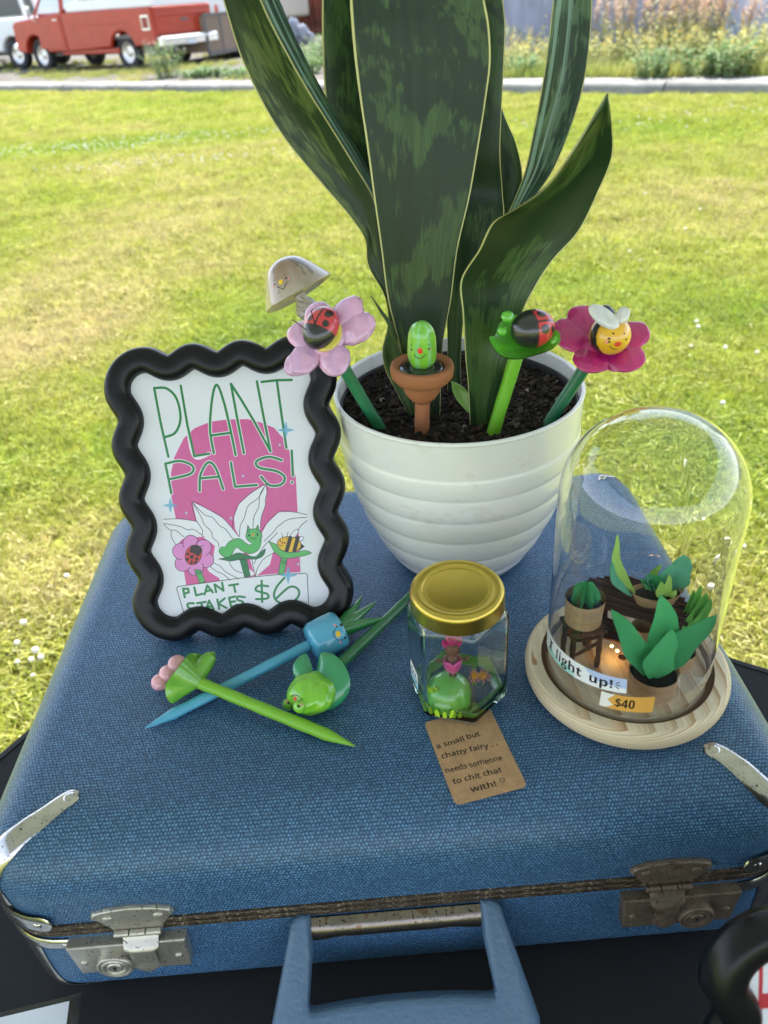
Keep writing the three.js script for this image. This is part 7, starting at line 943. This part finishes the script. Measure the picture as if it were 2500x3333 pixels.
{ // small empty pot on the lower shelf, and the string of lights
  const c = onY(...zd(915, 900), FLOOR + 0.0135); const o = thing('paper_pot', 'small empty kraft pot tucked under the twig bench', 'paper pot', c); paperPot(o, c, 0.0062, 0.0078, 0.013, 'pot_wall'); part('pot_floor', new THREE.CylinderGeometry(0.0061, 0.0061, 0.0006, 24).translate(0, 0.0004, 0), kraft, o);
  const l = thing('fairy_lights', 'thin wire with tiny lit warm lights under the twig bench', 'string light', onY(...zd(770, 1040), FLOOR));
  const wire = std(RGB(0.6, 0.5, 0.3), 0.3, { metalness: 1 }), pts = [[770, 1050, 0.0006], [790, 1075, 0.004], [840, 1105, 0.002], [800, 1020, 0.006], [740, 985, 0.008], [690, 950, 0.010], [640, 930, 0.0105], [560, 905, 0.0105]].map(([x, y, h]) => onY(...zd(x, y), FLOOR + h));
  part('wire', inWorld(tube(pts, 0.00022, { n: 6, rows: 80 }), l), wire, l);
  const hole = part('wire_hole', lathe([[0.0001, 0.0002], [0.0026, 0.0002], [0.0028, 0.00035], [0.0024, 0.0005]], 24), std(RGB(0.05, 0.02, 0.01), 0.8), l);
  for (const [x, y, h] of [[690, 948, 0.0105], [735, 985, 0.0095]]) { const p = onY(...zd(x, y), FLOOR + h); part('bulb', inWorld(new THREE.SphereGeometry(0.0009, 12, 8).translate(p.x, p.y, p.z), l), std(RGB(1, 0.8, 0.4), 0.4, { emissive: RGB(1, 0.62, 0.2), emissiveIntensity: 1.0 }), l); const q = new THREE.PointLight(RGB(1, 0.55, 0.16), 0.00006); q.position.set(p.x - l.position.x, p.y - l.position.y - 0.0004, p.z - l.position.z); q.castShadow = true; q.shadow.radius = 0.05; l.add(q); }
}
// ------------------------------------------------------------------ at the edges of the picture
{
  const y = TABLE + 0.0012, c = onY(226, 3258, y), l = onY(0, 3312, y), r = onY(268, 3243, y), ex = c.clone().sub(l).setY(0).normalize(), ez = V3(-ex.z, 0, ex.x); if (ez.z < 0) ez.negate();
  const o = thing('greeting_card', 'white card in a clear plastic sleeve lying on the black cloth', 'card', c.clone().setY(TABLE));
  const W = 0.13, D = 0.09, tex = canvasTex(512, 360, (g) => { g.fillStyle = '#e9ecf6'; g.fillRect(0, 0, 512, 360); g.strokeStyle = '#22232a'; g.lineWidth = 5; g.strokeRect(40, 46, 300, 260); });
  const M = (w0, w1, d0, d1, h) => surf(1, 1, (u, v) => ex.clone().multiplyScalar(lerp(w0, w1, u)).addScaledVector(ez, lerp(d1, d0, v)).setY(h));
  part('card_face', M(-W, 0, 0, D, 0.0012), std(0xffffff, 0.6, { map: tex, side: THREE.DoubleSide }), o);
  part('sleeve', M(-W - 0.006, 0.0085, -0.003, D + 0.006, 0.0024), new THREE.MeshPhysicalMaterial({ color: 0xffffff, roughness: 0.03, transmission: 1, thickness: 0, ior: 1.5, side: THREE.DoubleSide }), o);
}
{
  const tl = onY(2350, 3075, TABLE + 0.190), tilt = 0.33, h = 0.1785;
  const base = V3(tl.x + 0.080, TABLE + 0.003, tl.z + sin(tilt) * 0.215);
  frameThing('picture_frame', 'second black wavy picture frame standing on the black cloth before the rusty latch', base, 0.12, tilt, 0.1233, h, 0.024, (g) => { const W = g.canvas.width, H = g.canvas.height; g.fillStyle = '#eef0f6'; g.fillRect(0, 0, W, H); g.fillStyle = '#f07820'; g.beginPath(); g.moveTo(0, H * 0.34); g.quadraticCurveTo(W * 0.3, H * 0.22, W, H * 0.36); g.lineTo(W, H); g.lineTo(0, H); g.fill(); g.strokeStyle = '#c8323c'; g.lineWidth = 34; g.beginPath(); g.moveTo(30, H * 0.15); g.lineTo(180, H * 0.19); g.lineTo(330, H * 0.12); g.stroke(); g.lineWidth = 8; g.strokeRect(30, 20, W - 60, H - 40); }, 512, 725, TABLE);
}
renderer.render(scene, camera);
